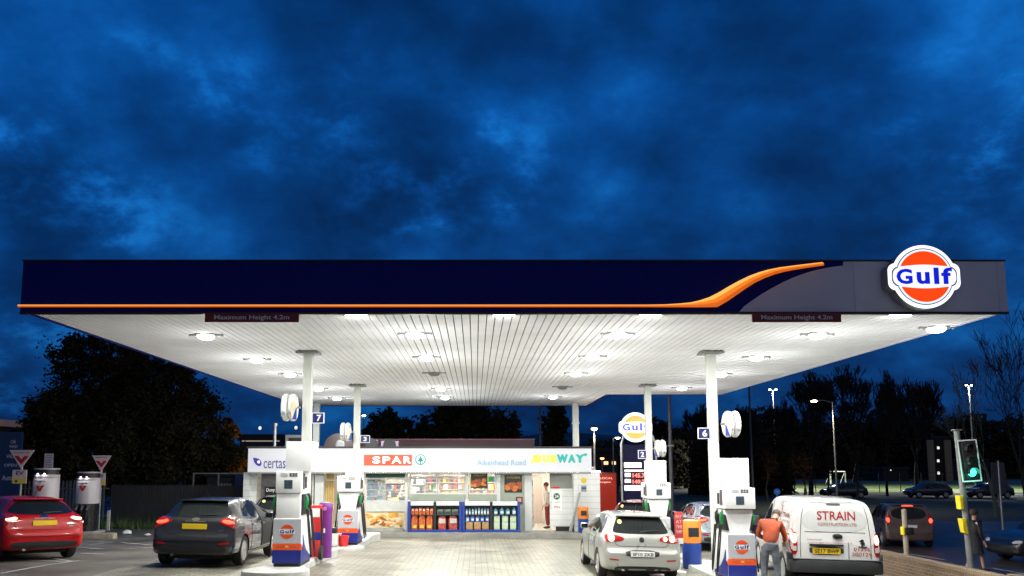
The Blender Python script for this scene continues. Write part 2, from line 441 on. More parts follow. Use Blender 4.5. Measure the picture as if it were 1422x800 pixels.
# fascia: navy field, silver field, blue ribbon and glowing orange line
def q(px, py, Y=Y0): p = P(px, py, Y); return (p.x, p.z)
cz = lambda X, Y: q(900+X/2.724, 320+Y/2.724)
edge = [cz(*p) for p in ((345, 303), (362, 288), (390, 268), (425, 244), (465, 220), (510, 196), (555, 176), (600, 160), (640, 149), (690, 139), (738, 133))]
zb, zt = H-.012, HT
edge[0] = (edge[0][0], zb)
xe = edge[-1][0]
mb = MB(); mb.poly([(XL, zb), (edge[0][0], zb)] + edge[1:] + [(xe, zt), (XL, zt)], 'xz', Y0, Y0+.1)
mb.box(XL, XL+.1, Y0+.1, YR2, zb, zt)
for k in range(1, 8):
    xs_ = lerp(XL, edge[0][0], k/8); mb.box(xs_-.02, xs_+.02, Y0-.004, Y0-.0005, zb+.14, zt-.004)
mb.build('fascia_panel', navy, canopy, True)
silver = mat('fascia_silver', (.74, .76, .88), .5, .0, var=.08, scale=1.2)
seam = q(1385, 380)[0]; seam1 = q(1185, 380)[0]
mb = MB(); mb.poly(edge + [(xe, zt), (seam1-.003, zt), (seam1-.003, zb)], 'xz', Y0, Y0+.1)
mb.box(seam1+.003, seam-.003, Y0, Y0+.1, zb, zt); mb.box(seam+.003, XR, Y0, Y0+.1, zb, zt); mb.box(XR-.1, XR, Y0+.1, YR1, zb, zt)
mb.build('silver_panel', silver, canopy, True)
mb = MB(); mb.box(XL-.012, XR+.012, Y0-.012, Y0+.11, zt, zt+.03); mb.box(XL-.008, XR+.008, Y0-.008, Y0+.05, zb-.045, zb-.002)
mb.build('edge_trim', dark, canopy, True)
mb = MB()   # rear edges
mb.box(XL, XS+.1, YR2, YR2+.1, zb, zt); mb.box(XS, XS+.1, YR1+.1, YR2, zb, zt); mb.box(XS+.1, XR, YR1, YR1+.1, zb, zt)
mb.build('rear_fascia', navy, canopy, True)
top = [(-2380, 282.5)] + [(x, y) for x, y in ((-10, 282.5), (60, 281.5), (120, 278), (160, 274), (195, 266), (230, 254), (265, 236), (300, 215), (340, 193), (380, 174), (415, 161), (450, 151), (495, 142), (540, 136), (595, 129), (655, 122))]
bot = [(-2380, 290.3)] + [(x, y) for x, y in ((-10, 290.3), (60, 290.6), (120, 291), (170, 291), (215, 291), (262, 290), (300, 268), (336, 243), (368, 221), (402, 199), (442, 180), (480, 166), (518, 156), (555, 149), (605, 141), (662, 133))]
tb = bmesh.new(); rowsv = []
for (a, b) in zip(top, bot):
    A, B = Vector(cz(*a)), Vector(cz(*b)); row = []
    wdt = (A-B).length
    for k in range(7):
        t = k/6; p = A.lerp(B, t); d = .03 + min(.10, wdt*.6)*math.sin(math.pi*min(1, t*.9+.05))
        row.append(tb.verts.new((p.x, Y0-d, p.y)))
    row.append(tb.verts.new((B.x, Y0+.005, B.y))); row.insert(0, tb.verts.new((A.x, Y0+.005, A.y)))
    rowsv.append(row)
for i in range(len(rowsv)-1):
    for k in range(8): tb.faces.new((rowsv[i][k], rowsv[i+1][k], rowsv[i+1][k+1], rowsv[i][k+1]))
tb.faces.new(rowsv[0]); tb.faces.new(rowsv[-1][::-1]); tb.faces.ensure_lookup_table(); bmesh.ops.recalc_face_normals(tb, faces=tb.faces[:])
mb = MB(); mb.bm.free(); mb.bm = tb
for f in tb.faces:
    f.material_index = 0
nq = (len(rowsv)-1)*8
for i, f in enumerate(tb.faces[:nq]): f.material_index = (0, 0, 0, 1, 1, 2, 2, 2)[i % 8]  # shading from bright top to dark underside is put into three glow colours
mb.build('light_line', [glow('orange_glow_lit', (1, .45, .09), 1.25, (.8, .3, .03)), glow('orange_glow', (1, .22, .014), 1.0, (.8, .25, .03)), glow('orange_glow_shaded', (.62, .10, .006), 1.0, (.7, .2, .03))], canopy, True, True)
# columns
YCF, YCR = YZ(488, H), YZ(534, H)
colx = [(428, YCF), (987.5, YCF), (497, YCR), (898.5, YCR)]
COLS = []
for px, Y in colx:
    X = P(px, 520, Y).x; COLS.append((X, Y)); g = G(X, Y)
    mb = MB(); t = .10
    mb.box(X-t, X+t, Y-t, Y-t+.02, g-.3, H-.03); mb.box(X-t, X+t, Y+t-.02, Y+t, g-.3, H-.03)      # H section with web
    mb.box(X-t+.012, X-t+.03, Y-t+.02, Y+t-.02, g-.3, H-.03); mb.box(X+t-.03, X+t-.012, Y-t+.02, Y+t-.02, g-.3, H-.03)
    mb.box(X-.008, X+.008, Y-t-.004, Y-t, g+1.5, H-.1)
    c = mb.build('column', cream, canopy, True)
    mb = MB(); mb.box(X-.27, X+.27, Y-.22, Y+.22, H-.075, H-.025, .006)
    for k in range(4): mb.box(X-.24+.14*k, X-.18+.14*k, Y-.23, Y+.2, H-.024, H+.028)
    mb.build('cap_plate', mat('cap_plate', (.25, .26, .24), .5, .3), c, True)
for px in (440, 799):
    Y = YR2-1.2; X = P(px, 575, Y).x
    mb = MB(); mb.box(X-.13, X+.13, Y-.13, Y+.13, -.2, H-.002, .012); mb.box(X-.16, X+.16, Y-.16, Y+.16, zat(587.5, Y)-.02, zat(587.5, Y)+.02)
    mb.build('column', cream, canopy, True)

# ------------------------------------------------------------------ canopy lights
lensm = glow('lamp_lens', (1, .98, .92), 12)
deadm = mat('unlit_lens', (.2, .21, .2), .3)
lampm = mat('lamp_body', (.30, .31, .30), .5, .3)
spots = [(286, 468), (576, 466), (858, 466), (1135, 467), (357, 501), (592, 498), (823, 497), (1050, 498), (403, 521), (603, 520), (800, 520), (1001, 521),
         (442, 541), (612, 541), (781, 539), (947, 540), (468, 554), (618, 553), (768, 552), (1335, 449)]
rown = ['front', 'front', 'front', 'front', 'second', 'second', 'second', 'second', 'third', 'third', 'third', 'third', 'fourth', 'fourth', 'fourth', 'fourth', 'rear', 'rear', 'rear', 'outermost']
coln = ['leftmost', 'second from left', 'third from left', 'rightmost']
proto = {}
def make_light(lit):
    t = thing('canopy_light', '-', 'ceiling light', (0, 0, 0), group='lights under the canopy')
    mb = MB(); mb.box(-.19, .19, -.15, .15, -.03, .03, .01)
    for s in (-1, 1): mb.box(s*.27-.08, s*.27+.08, -.02, .02, -.035, .0, .005); mb.box(s*.34-.012, s*.34+.012, -.03, .03, -.045, .06)
    mb.build('housing', lampm, t)
    mb = MB(); mb.lathe([(.165, -.031), (.17, -.045), (.155, -.08), (.11, -.108), (.05, -.12), (0, -.122)], 24); mb.build('diffuser', lensm if lit else deadm, t, smooth=True)
    return t
for i, (px, py) in enumerate(spots):
    Y = YZ(py, H-.06); X = P(px, py, Y).x
    lit = i not in (9, 14)
    c = 1 if i == 17 else 2 if i == 18 else i % 4
    lab = f'{"lit" if lit else "unlit"} white canopy lamp, {coln[c] if i != 18 else "third from left"} in the {rown[i]} row'
    if i == 9: lab = 'switched off canopy lamp left of centre, in the third row from the front'
    if i == 14: lab = 'switched off canopy lamp right of centre, near the back of the soffit'
    if i == 19: lab = 'small lit canopy lamp at the far right edge below the round sign'; X = XR-.35; Y = Y0+1.6
    if lit not in proto: proto[lit] = o = make_light(lit); o.location = (X, Y, H); o['label'] = lab
    else: o = copy_thing(proto[lit], (X, Y, H), label=lab)
    WM[o] = Matrix.Translation((X, Y, H))
    if lit and i != 19:
        ld = bpy.data.lights.new('lamp_beam', 'AREA'); ld.shape = 'RECTANGLE'; ld.size = .4; ld.size_y = .26; ld.energy = 96; ld.color = (.99, 1, .95)
        lo = bpy.data.objects.new('lamp_beam', ld); COL.objects.link(lo); lo.location = (0, 0, -.135); lo.parent = o
        ld = bpy.data.lights.new('soffit_fill', 'POINT'); ld.energy = 30; ld.color = (.97, .99, 1); ld.shadow_soft_size = 0  # added unseen point light under each lit lamp to brighten the soffit
        lo = bpy.data.objects.new('soffit_fill', ld); COL.objects.link(lo); lo.location = (0, 0, -1.25); lo.parent = o

for px, lab in ((495, 'slim lit strip lamp just behind the canopy front edge right of the left height sign'), (700, 'slim lit strip lamp at the middle of the canopy front edge'), (903, 'slim lit strip lamp just behind the canopy front edge left of the orange swoosh'), (1250, 'slim lit strip lamp behind the canopy front edge below the round sign')):
    Y = Y0+.33; X = P(px, 436, Y).x
    t = thing('edge_light', lab, 'strip light', (X, Y, H), group='strip lamps along the canopy front edge')
    mb = MB(); mb.box(-.22, .22, -.04, .04, -.012, .03, .004); mb.build('housing', lampm, t)
    mb = MB(); mb.box(-.20, .20, -.016, .016, -.022, -.0125); mb.build('diffuser', lensm, t)
    ld = bpy.data.lights.new('lamp_beam', 'AREA'); ld.shape = 'RECTANGLE'; ld.size = .38; ld.size_y = .03; ld.energy = 75; ld.color = (1, .975, .92)
    lo = bpy.data.objects.new('lamp_beam', ld); COL.objects.link(lo); lo.location = (0, 0, -.04); lo.rotation_euler = (R(16), 0, 0); lo.parent = t

# ------------------------------------------------------------------ signs on the canopy
def logo_outline(r, ear_w, ear_h, grow=0, n=64, er=.13):
    """circle with a rounded band through its middle"""
    r += grow; ear_w += grow; ear_h += grow; pts = []
    a0 = math.asin(ear_h/r)
    def arc(a, b, k=24): return [(r*math.cos(lerp(a, b, i/k)), r*math.sin(lerp(a, b, i/k))) for i in range(k+1)]
    def ear(s):
        c = er; o = []
        for k in range(7): a = -math.pi/2 + math.pi/2*k/6; o.append((ear_w-c+c*math.cos(a), -ear_h+c+c*math.sin(a)))
        for k in range(7): a = math.pi/2*k/6; o.append((ear_w-c+c*math.cos(a), ear_h-c+c*math.sin(a)))
        return o if s > 0 else [(-x, -z) for x, z in o]
    pts = ear(1) + arc(a0, math.pi-a0) + ear(-1) + arc(math.pi+a0, 2*math.pi-a0)
    return pts
def segment(r, sag, top, n=28, z0=.0):
    """disc segment above (or below) the band, with a bowed inner edge"""
    a0 = math.asin(z0/r); pts = [(r*math.cos(lerp(a0, math.pi-a0, k/n)), r*math.sin(lerp(a0, math.pi-a0, k/n))) for k in range(n+1)]
    x0 = pts[-1][0]
    for k in range(1, 14):
        t = k/14; x = lerp(x0, -x0, t); pts.append((x, z0 + sag*math.sin(math.pi*t)))
    return pts if top else [(x, -z) for x, z in pts]
def round_sign(name, label, C, r, emis, orangecol, border, depth, group=None):
    t = thing(name, label, 'illuminated sign', C, group=group); k = r/.5
    E = lambda n, c, s: glow(n, c, s)
    mb = MB(); mb.poly(logo_outline(.5*k, .562*k, .192*k, .035*k), 'xz', -depth+.022, 0, .0); mb.build('housing', mat('sign_return', (.22, .22, .26), .35, .3), t)
    mb = MB(); mb.poly(logo_outline(.5*k, .562*k, .192*k, .035*k), 'xz', -depth, -depth+.0215, .006*k); mb.build('rim', E('sign_white', (.95, .97, 1), emis), t, smooth=True)
    if border:
        mb = MB(); mb.poly(logo_outline(.5*k, .562*k, .192*k, -.02*k), 'xz', -depth-.004, -depth-.0005); mb.build('outline', E('sign_outline', (.08, .12, .32), .5), t)
    mb = MB(); mb.poly(logo_outline(.5*k, .562*k, .192*k, -.038*k), 'xz', -depth-.008, -depth-.0045); mb.build('face', E('sign_face', (.85, .86, .88), emis*.85), t)
    mb = MB()
    for top in (True, False): mb.poly(segment(.43*k, .03*k, top, z0=.17*k), 'xz', -depth-.012, -depth-.0085)
    mb.build('roundel', E('roundel_'+name, orangecol, .95), t)
    mb = MB()
    y = -depth-.0125
    mb.text('G', -.47*k, -.205*k, -.13*k, .13*k, y, .004, .035); mb.text('u', -.135*k, .08*k, -.13*k, .075*k, y, .004, .035)
    mb.text('l', .15*k, .235*k, -.13*k, .15*k, y, .004, .035); mb.text('f', .275*k, .455*k, -.13*k, .15*k, y, .004, .035)
    mb.build('lettering', E('sign_blue', (.003, .012, .62), .95), t)
    return t
c = P(1284, 384, Y0-.27)
round_sign('round_sign', 'large lit round orange and white sign with blue lettering on the silver canopy corner', (c.x, Y0-.002, c.z), (P(1284, 340.5, Y0-.26).z-c.z)/1.07, 1.35, (1, .065, .002), True, .26)
ld = bpy.data.lights.new('sign_glow', 'AREA'); 
bpy.data.lights.remove(ld)
maroon = mat('sign_maroon', (.2, .02, .03), .4, var=.1)
greyletter = mat('sign_letter', (.85, .82, .85), .5, var=0)
for x0, x1, wh in ((285, 415, 'left part'), (1044, 1168, 'right part')):
    a = P(x0, 434.5, Y0-.03); b = P(x1, 447.5, Y0-.03)
    t = thing('height_sign', f'maroon maximum height sign hanging under the {wh} of the canopy front edge', 'height sign', ((a.x+b.x)/2, Y0-.03, b.z), group='maximum height signs')
    mb = MB(); mb.box(a.x, b.x, Y0-.045, Y0-.012, b.z, a.z-.004, .003); mb.build('board', maroon, t, True)
    mb = MB(); w_ = b.x-a.x; h_ = a.z-b.z
    mb.text('Maximum Height 4.2m', a.x+.1*w_, b.x-.1*w_, b.z+.14*h_, a.z-.24*h_, Y0-.045, .003, .012); mb.build('lettering', greyletter, t, True)

# ------------------------------------------------------------------ hose reels and number signs on the columns
def number_sign(px0, px1, py0, py1, Y, s, lab):
    a, b = P(px0, py0, Y), P(px1, py1, Y)
    t = thing('number_sign', lab, 'number sign', ((a.x+b.x)/2, Y, b.z), group='pump number signs on the columns')
    mb = MB(); mb.box(a.x, b.x, Y, Y+.03, b.z, a.z, .003); mb.build('frame', white, t, True)
    mb = MB(); mb.box(a.x+.018, b.x-.018, Y-.004, Y-.0005, b.z+.018, a.z-.018); mb.build('panel', mat('sign_panel_blue', (.01, .012, .13), .4, var=.05), t, True)
    cx = (a.x+b.x)/2 + (.02 if px1-px0 > 14.5 else 0); h = a.z-b.z
    mb = MB(); mb.text(s, cx-.055, cx+.055, b.z+.2*h, a.z-.2*h, Y-.0045, .003, .03); mb.build('digit', white, t, True)
YF = YCF-.2
number_sign(433.5, 450, 573, 588, YCF-.05, '7', 'blue number 7 sign on the front left canopy column')
number_sign(969, 986, 594, 609.5, YCF-.05, '6', 'blue number 6 sign on the front right canopy column')
number_sign(500.5, 513.5, 604.5, 615, YCR-.05, '3', 'blue number 3 sign on the rear left canopy column')
number_sign(886, 898, 625, 637, YCR-.05, '2', 'blue number 2 sign on the rear right canopy column')
fan = [mat('panel_cream', (.75, .68, .45), .5), mat('panel_blue', (.02, .05, .35), .4), white]
def reel(X, Y, z, s, r, lab):
    """two white hose drums side by side on an arm with a printed bracket plate; s = side of the column"""
    t = thing('hose_reel', lab, 'hose reel', (X+s*.13, Y, z), group='white hose reels on the canopy columns')
    for k in range(2):
        x = s*(.15+.158*k)
        mb = MB(); mb.lathe([(.0, -.078), (r*.62, -.078), (r*.9, -.066), (r, -.034), (r, .034), (r*.9, .066), (r*.62, .078), (0, .078)], 32, (x, 0, 0), 'x')
        d = mb.build('drum', white, t, smooth=True)
        mb = MB(); mb.box(x-.035, x+.035, -r-.015, -r*.5, -r*.55, -r*.35, .01); mb.build('hose_guide', mat('grey_plastic', (.25, .26, .26), .5), d)
    mb = MB(); mb.tube([(-s*.02, 0, 0), (s*.42, 0, 0)], .03, 10); mb.build('axle', steel, t)
    mb = MB(); yy = -r-.03
    x0, x1 = sorted((-s*.02, s*.24)); 
    mb.mi = 0; mb.poly([(s*-.02, -r*.95), (s*.09, -r*.95), (s*.13, -r*.3), (s*.09, r*.45), (s*-.02, r*.2)], 'xz', yy, yy+.012)
    mb.mi = 1; mb.poly([(s*-.02, -r*.93), (s*.085, -r*.93), (s*.0, -r*.1), (s*-.02, -r*.1)], 'xz', yy-.004, yy-.0005)
    
    mb.build('bracket_plate', fan, t)
z7 = zat(566, YCF); z6 = zat(589, YCF); z3 = zat(600, YCR); z2 = zat(623, YCR)
reel(COLS[0][0]-.06, YCF, z7, -1, .325, 'white double hose reel on the front left column beside number 7')
reel(COLS[1][0]+.08, YCF, z6, 1, .31, 'white double hose reel on the front right column beside number 6')
reel(COLS[2][0]-.02, YCR, z3, -1, .31, 'white double hose reel on the rear left column beside number 3')
reel(COLS[3][0]+.02, YCR, z2, 1, .285, 'white double hose reel on the rear right column beside number 2')

# ------------------------------------------------------------------ pump islands and pumps
def island(Y1, Y2, X, g, lab, w=.42, rb=.68):
    pts = []
    for k in range(19):
        a = math.pi + math.pi*k/18; pts.append((rb*math.cos(a), Y1+rb*.62 + rb*.62*math.sin(a)))
    pts += [(rb*.93, Y1+.75), (w+.06, Y1+1.0), (w, Y1+1.25), (w, Y2-1.0), (w+.05, Y2-.8), (.55, Y2-.55)]
    for k in range(13):
        a = math.pi*k/12; pts.append((.55*math.cos(a), Y2-.35 + .35*math.sin(a)))
    pts += [(-.55, Y2-.55), (-w-.05, Y2-.8), (-w, Y2-1.0), (-w, Y1+1.25), (-w-.06, Y1+1.0), (-rb*.93, Y1+.75)]
    mb = MB(); mb.poly([(x+X, y) for x, y in pts], 'xy', g-.35, g+.12, .025)
    o = at_base(mb.build('pump_island', mat('island_kerb', (.44, .44, .41), .75, var=.2, scale=4, bump=.15), smooth=True), (X, Y1, g))
    tag(o, lab, 'pump island', 'raised pump islands')
pp = [(P(399, 735, 16.9).x, 16.9), (P(1030, 760, 17.25).x, 17.25), (P(483, 720, 23.3).x, 23.3), (P(916, 700, 23.0).x, 23.0)]
pumpz = []
for (X, Y), lab in zip(pp, ('pale kerbed island under the front left pump', 'pale kerbed island under the front right pump beside the white van', 'pale kerbed island under the rear left pump with the red bucket', 'pale kerbed island under the rear right pump behind the silver hatchback')):
    g = G(X+.1, Y+.6); pumpz.append(g+.12)
    island(Y-.95, Y+(4.0 if Y < 20 else 4.6), X+(-.1 if X < 0 else .05), g, lab)
panelsil = mat('pump_silver', (.52, .54, .57), .35, .2, var=.05)
scrm = mat('pump_display', (.05, .075, .10), .25, var=.2, scale=40)
greenp = mat('green_plastic', (.01, .22, .05), .35)
hosem = mat('hose_rubber', (.012, .012, .013), .5, var=0)
bannerl = mat('faint_letter', (.45, .06, .02), .5, var=0)
logoblue = mat('logo_blue', (.005, .02, .16), .4, var=0); logored = mat('logo_orange', (.72, .07, .01), .4, var=0)
def pump(X, Y, z, flush, lab, hoses=(-1, 1), topx=(-.27, .3)):
    t = thing('fuel_pump', lab, 'fuel pump', (X, Y, z), group='white fuel pumps with orange and blue stripes')
    mb = MB(); mb.box(-.28, .28, .03, 1.02, 0, .07); mb.build('kick_plate', black, t)
    mb = MB(); mb.box(-.30, .30, 0, 1.05, .07, 1.0, .025); cab = mb.build('cabinet', white, t, smooth=True)
    mb = MB(); mb.box(-.295, .295, -.014, -.0005, .48, .985, .006); mb.build('front_panel', panelsil, t)
    mb = MB(); mb.box(-.302, .302, -.018, -.0005, .345, .475, .004)
    for s in (-1, 1): mb.poly([(.0, .345), (.12, .345), (.02, .475), (0, .475)], 'yz', s*.3005, s*.304)
    st = mb.build('stripe', mat('pump_orange', (.78, .10, .02), .35, var=.05), t)
    mb = MB(); mb.text('PREMIUM FUEL', -.2, .2, .39, .425, -.0185, .002); mb.build('stripe_lettering', bannerl, st)
    mb = MB(); mb.poly([(-.05, .40), (.05, .40), (.0, .445)], 'xz', -.022, -.0186); mb.build('stripe_emblem', mat('emblem_gold', (.85, .45, .08), .4), st)
    mb = MB(); mb.box(-.302, .302, -.018, -.0005, .075, .343, .004); 
    for s in (-1, 1): mb.poly([(.02, .085), (1.0, .085), (.98, .14), (.75, .2), (.5, .30), (.3, .46), (.16, .66), (.10, .66), (.13, .44), (.02, .34)], 'yz', s*.3005, s*.304)
    mb.build('blue_band', blue, t)
    mb = MB()
    for top in (True, False): mb.poly(segment(.145, .008, top, z0=.055), 'xz', -.0185, -.0145, M=Matrix.Translation((0, 0, .725)))
    lg = mb.build('roundel', logored, t)
    mb = MB(); mb.box(-.165, .165, -.0175, -.0145, .68, .77); mb.build('name_band', white, lg)
    mb = MB(); y = -.0178
    mb.text('G', -.155, -.06, .69, .76, y, .002, .04); mb.text('u', -.035, .035, .69, .745, y, .002, .04); mb.text('l', .055, .085, .69, .765, y, .002, .04); mb.text('f', .095, .155, .69, .765, y, .002, .04)
    mb.build('lettering', logoblue, lg)
    mb = MB()
    if flush: mb.box(-.255, .255, .03, .9, 1.0, 1.525, .012)
    else:
        mb.poly([(-.2, 1.0), (.2, 1.0), (.30, 1.5), (-.30, 1.5)], 'xz', .10, .9)
    mb.build('neck', white, t, smooth=True)
    mb = MB(); mb.box(-.27 if flush else -.33, .27 if flush else .33, 0 if flush else -.01, .95, 1.528, 1.98, .015); hd = mb.build('head', white, t, smooth=True)
    yf = -.003 if flush else -.013
    mb = MB(); mb.box(-.09, .085, yf-.004, yf+.0025, 1.62, 1.80); mb.build('display', scrm, hd)
    mb = MB(); mb.box(-.17, -.02, yf-.003, yf+.0025, 1.88, 1.945); mb.build('price_label', mat('label_grey', (.45, .5, .48), .5), hd)
    mb = MB()
    for k in range(3):
        for j in range(2): mb.box(.02+.06*k, .065+.06*k, yf-.003, yf+.0025, 1.875+.042*j, 1.905+.042*j)
    mb.build('key_labels', mat('label_dark', (.06, .05, .05), .5), hd)
    mb = MB(); mb.box(topx[0], topx[1], .12, .8, 1.982, 2.62, .012); mb.build('upper_cabinet', white, t, smooth=True)
    # side fittings: card reader slot, nozzle wells, nozzles and hoses
    for s in (-1, 1):
        xs = .27 if flush else .33
        mb = MB(); mb.box(*sorted((s*xs, s*(xs+.012))), .15, .32, 1.60, 1.94, .003); mb.box(*sorted((s*xs, s*(xs+.03))), .38, .46, 1.62, 1.86); mb.build('reader', mat('label_dark', (.06, .05, .05), .5), hd)
        mb = MB(); xw = .256 if flush else .25
        mb.box(*sorted((s*(xw-.06), s*(xw+.03))), .12, .85, 1.06, 1.50, .01); well = mb.build('nozzle_well', black, t)
        for k in range(2):
            yy = .28+.36*k; x = s*(xw+.075)
            mb = MB(); mb.tube([(x, yy-.02, 1.18), (x+s*.02, yy-.03, 1.30), (x+s*.01, yy-.01, 1.42), (x-s*.03, yy, 1.50)], [.022, .035, .034, .014], 8)
            mb.box(x-.02, x+.02, yy-.11, yy-.09, 1.2, 1.38, .004)
            nz = mb.build('nozzle', greenp if k == 0 else black, t, smooth=True)
            pts = []
            for a in range(15):
                u = a/14
                pts.append((x+s*(.02+.10*math.sin(math.pi*u)), yy-.02+.10*u, 1.18 - 1.02*math.sin(math.pi*min(1, u*1.0))**.8 + .0*u if u < .5 else .16 + (1.0)*((u-.5)/.5)**1.3))
            mb = MB(); mb.tube(pts, .017, 6); mb.build('hose', hosem, t, smooth=True)
    return t
PUMPS = []
labs = ('front left fuel pump on the kerb island beside the dark grey hatchback', 'front right fuel pump next to the man in orange and the white van', 'rear left fuel pump between the purple post and the shop window', 'rear right fuel pump half hidden behind the silver hatchback')
for i, ((X, Y), z, lab) in enumerate(zip(pp, pumpz, labs)):
    PUMPS.append(pump(X, Y, z, i == 0, lab, topx=((-.10, .46), (-.33, .26), (-.12, .33), (-.25, .25))[i]))
# ------------------------------------------------------------------ shop
YS = 30.5
def qs(px, py): return q(px, py, YS)
FL = -.03                                             # shop floor
sx0, sx1 = qs(347, 650)[0], qs(820, 650)[0]
zt_, zf = qs(500, 622)[1], qs(500, 655.5)[1]
shop = thing('shop_building', 'low flat roofed white convenience shop with a lit sign band and glazed front', 'shop', ((sx0+sx1)/2, YS, -.3))
plank = brickmat('white_cladding', (.72, .73, .71), (.68, .69, .67), (.42, .43, .42), 4.0, .22, .008, .45, 'xz', .12, .2)
greyclad = mat('grey_cladding', (.22, .23, .20), .5, var=.1)
frame = mat('window_frame', (.62, .63, .60), .4, var=.05)
glass = mat('shop_glass', (.9, .95, .93), .02, var=0, alpha=.12)
sill = mat('greenish_panel', (.33, .37, .30), .5, var=.08)
inner = mat('shop_interior_wall', (.72, .68, .62), .6, var=.06)
def sb(name, m, parent, px0, px1, py0, py1, y0=0, y1=.1, bev=0, zlow=None):
    a, b = qs(px0, py0), qs(px1, py1)
    mb = MB(); mb.box(a[0], b[0], YS+y0, YS+y1, zlow if zlow is not None else b[1], a[1], bev); return mb.build(name, m, parent, True)
mb = MB()
mb.box(sx0, sx0+.2, YS+.3, YS+8, -.3, zf); mb.box(sx1-.2, sx1, YS+.3, YS+8, -.3, zf); mb.box(sx0, sx1, YS+8, YS+8.2, -.3, zt_)
mb.build('wall', plank, shop, True)
mb = MB(); mb.box(sx0+.2, sx1-.2, YS+.12, YS+8, -.3, FL); mb.build('shop_floor', mat('floor_tile', (.6, .57, .52), .4, var=.1), shop, True)
mb = MB(); mb.box(sx0+.2, sx1-.2, YS+.3, YS+8, zf+.02, zf+.12); mb.build('ceiling', mat('ceiling_white', (.8, .8, .78), .6, var=0), shop, True)
mb = MB(); mb.box(sx0-.05, sx1+.05, YS-.05, YS+8.25, zt_-.1, zt_); mb.box(sx0-.06, sx1+.06, YS-.32, YS-.051, zt_-.02, zt_+.05)
roof = mb.build('roof', mat('roof_felt', (.05, .05, .05), .85), shop, True)
# lit sign band
mb = MB(); mb.box(sx0, sx1, YS-.3, YS-.06, zf, zt_-.03, .01)
band = mb.build('sign_band', glow('lit_sign_band', (.93, .96, 1), .42, (.40, .40, .42)), shop, True)
mb = MB(); mb.box(sx0-.005, sx1+.005, YS-.31, YS-.05, zf-.05, zf-.002); mb.build('band_trim', mat('band_trim', (.3, .31, .3), .5), band, True)
YB = YS-.3
def ql(px, py): return q(px, py, YB)
def letters(st, px0, px1, py0, py1, m, off=.012, y=YB, parent=None, name='lettering', shear=0):
    a, b = ql(px0, py0), ql(px1, py1); mb = MB(); mb.text(st, a[0], b[0], b[1], a[1], y-.001, .02, off, shear=shear); return mb.build(name, m, parent or band, True)
purp = glow('sign_violet', (.05, .035, .28), .6); slate = glow('sign_slate', (.08, .07, .2), .4)
letters('certas', 366.5, 396.5, 638, 650.5, slate, .0)
def blob(pts, m, name, y=YB, d=.02):
    mb = MB(); mb.poly([ql(*p) for p in pts], 'xz', y-d, y-.001); return mb.build(name, m, band, True)
cir = lambda cx, cy, rx, ry, a0=0, a1=360, n=28: [(cx+rx*math.cos(R(a0+(a1-a0)*k/n)), cy+ry*math.sin(R(a0+(a1-a0)*k/n))) for k in range(n + (1 if a1-a0 < 360 else 0))]
blob([(351.5, 635.5), (355, 636), (359, 637), (362, 639.5), (363.5, 643), (362.5, 646.5), (360, 647.5), (356.5, 646), (353.5, 642.5)], purp, 'emblem')
blob(cir(359.5, 641.5, 2.1, 2.1, 40, 320), glow('emblem_pale', (.7, .7, .9), .9), 'emblem_highlight', YB-.02, .004)
a, b = ql(502, 631.5), ql(572, 646.5); mb = MB(); mb.box(a[0], b[0], YB-.016, YB-.001, b[1], a[1])
mb.build('red_panel', glow('sign_red', (.85, .075, .035), .6), band, True)
wl = glow('sign_letter_white', (1, .95, .92), 1.0)
for ch, x0, x1 in (('S', 517.5, 528), ('P', 531.5, 542), ('A', 544, 557.5), ('R', 560.5, 571)): letters(ch, x0, x1, 634, 643.6, wl, .03, YB-.016)
teal = glow('sign_teal', (.004, .2, .16), .5)
blob(cir(584, 638.2, 7.3, 7.3), teal, 'tree_emblem'); blob(cir(584, 638.2, 5.7, 5.7), glow('sign_white2', (.93, .96, 1), .9), 'tree_ground', YB-.02, .003)
blob([(584, 632.6), (586, 635.5), (585.3, 635.5), (587.3, 638), (586.6, 638), (588.8, 641), (585, 641.3), (585, 643.8), (583, 643.8), (583, 641.3), (579.2, 641), (581.4, 638), (580.7, 638), (582.7, 635.5), (582, 635.5)], teal, 'tree_shape', YB-.023, .003)
letters('Aikenhead Road', 662.5, 730, 638.5, 646.2, glow('sign_pale_blue', (.22, .36, .48), .45), .012)
yel = glow('sign_yellow', (.95, .75, .06), .55); grn = glow('sign_green', (.004, .30, .25), .6)
for ch, x0, x1 in (('S', 739.5, 752), ('U', 753.5, 763), ('B', 764.5, 773)): letters(ch, x0, x1, 631.5, 642.5, yel, .085)
blob([(736.8, 640.3), (741, 640.3), (741, 642.5), (737.5, 642.5)], yel, 'arrow')
for ch, x0, x1 in (('W', 772.8, 789), ('A', 788.5, 799.5), ('Y', 799, 811.5)): letters(ch, x0, x1, 631, 642.5, grn, .085)
blob([(808, 631.2), (812, 630), (812, 628.8), (816, 631.2), (812.5, 634), (812.5, 632.8), (809, 633.5)], grn, 'arrow')
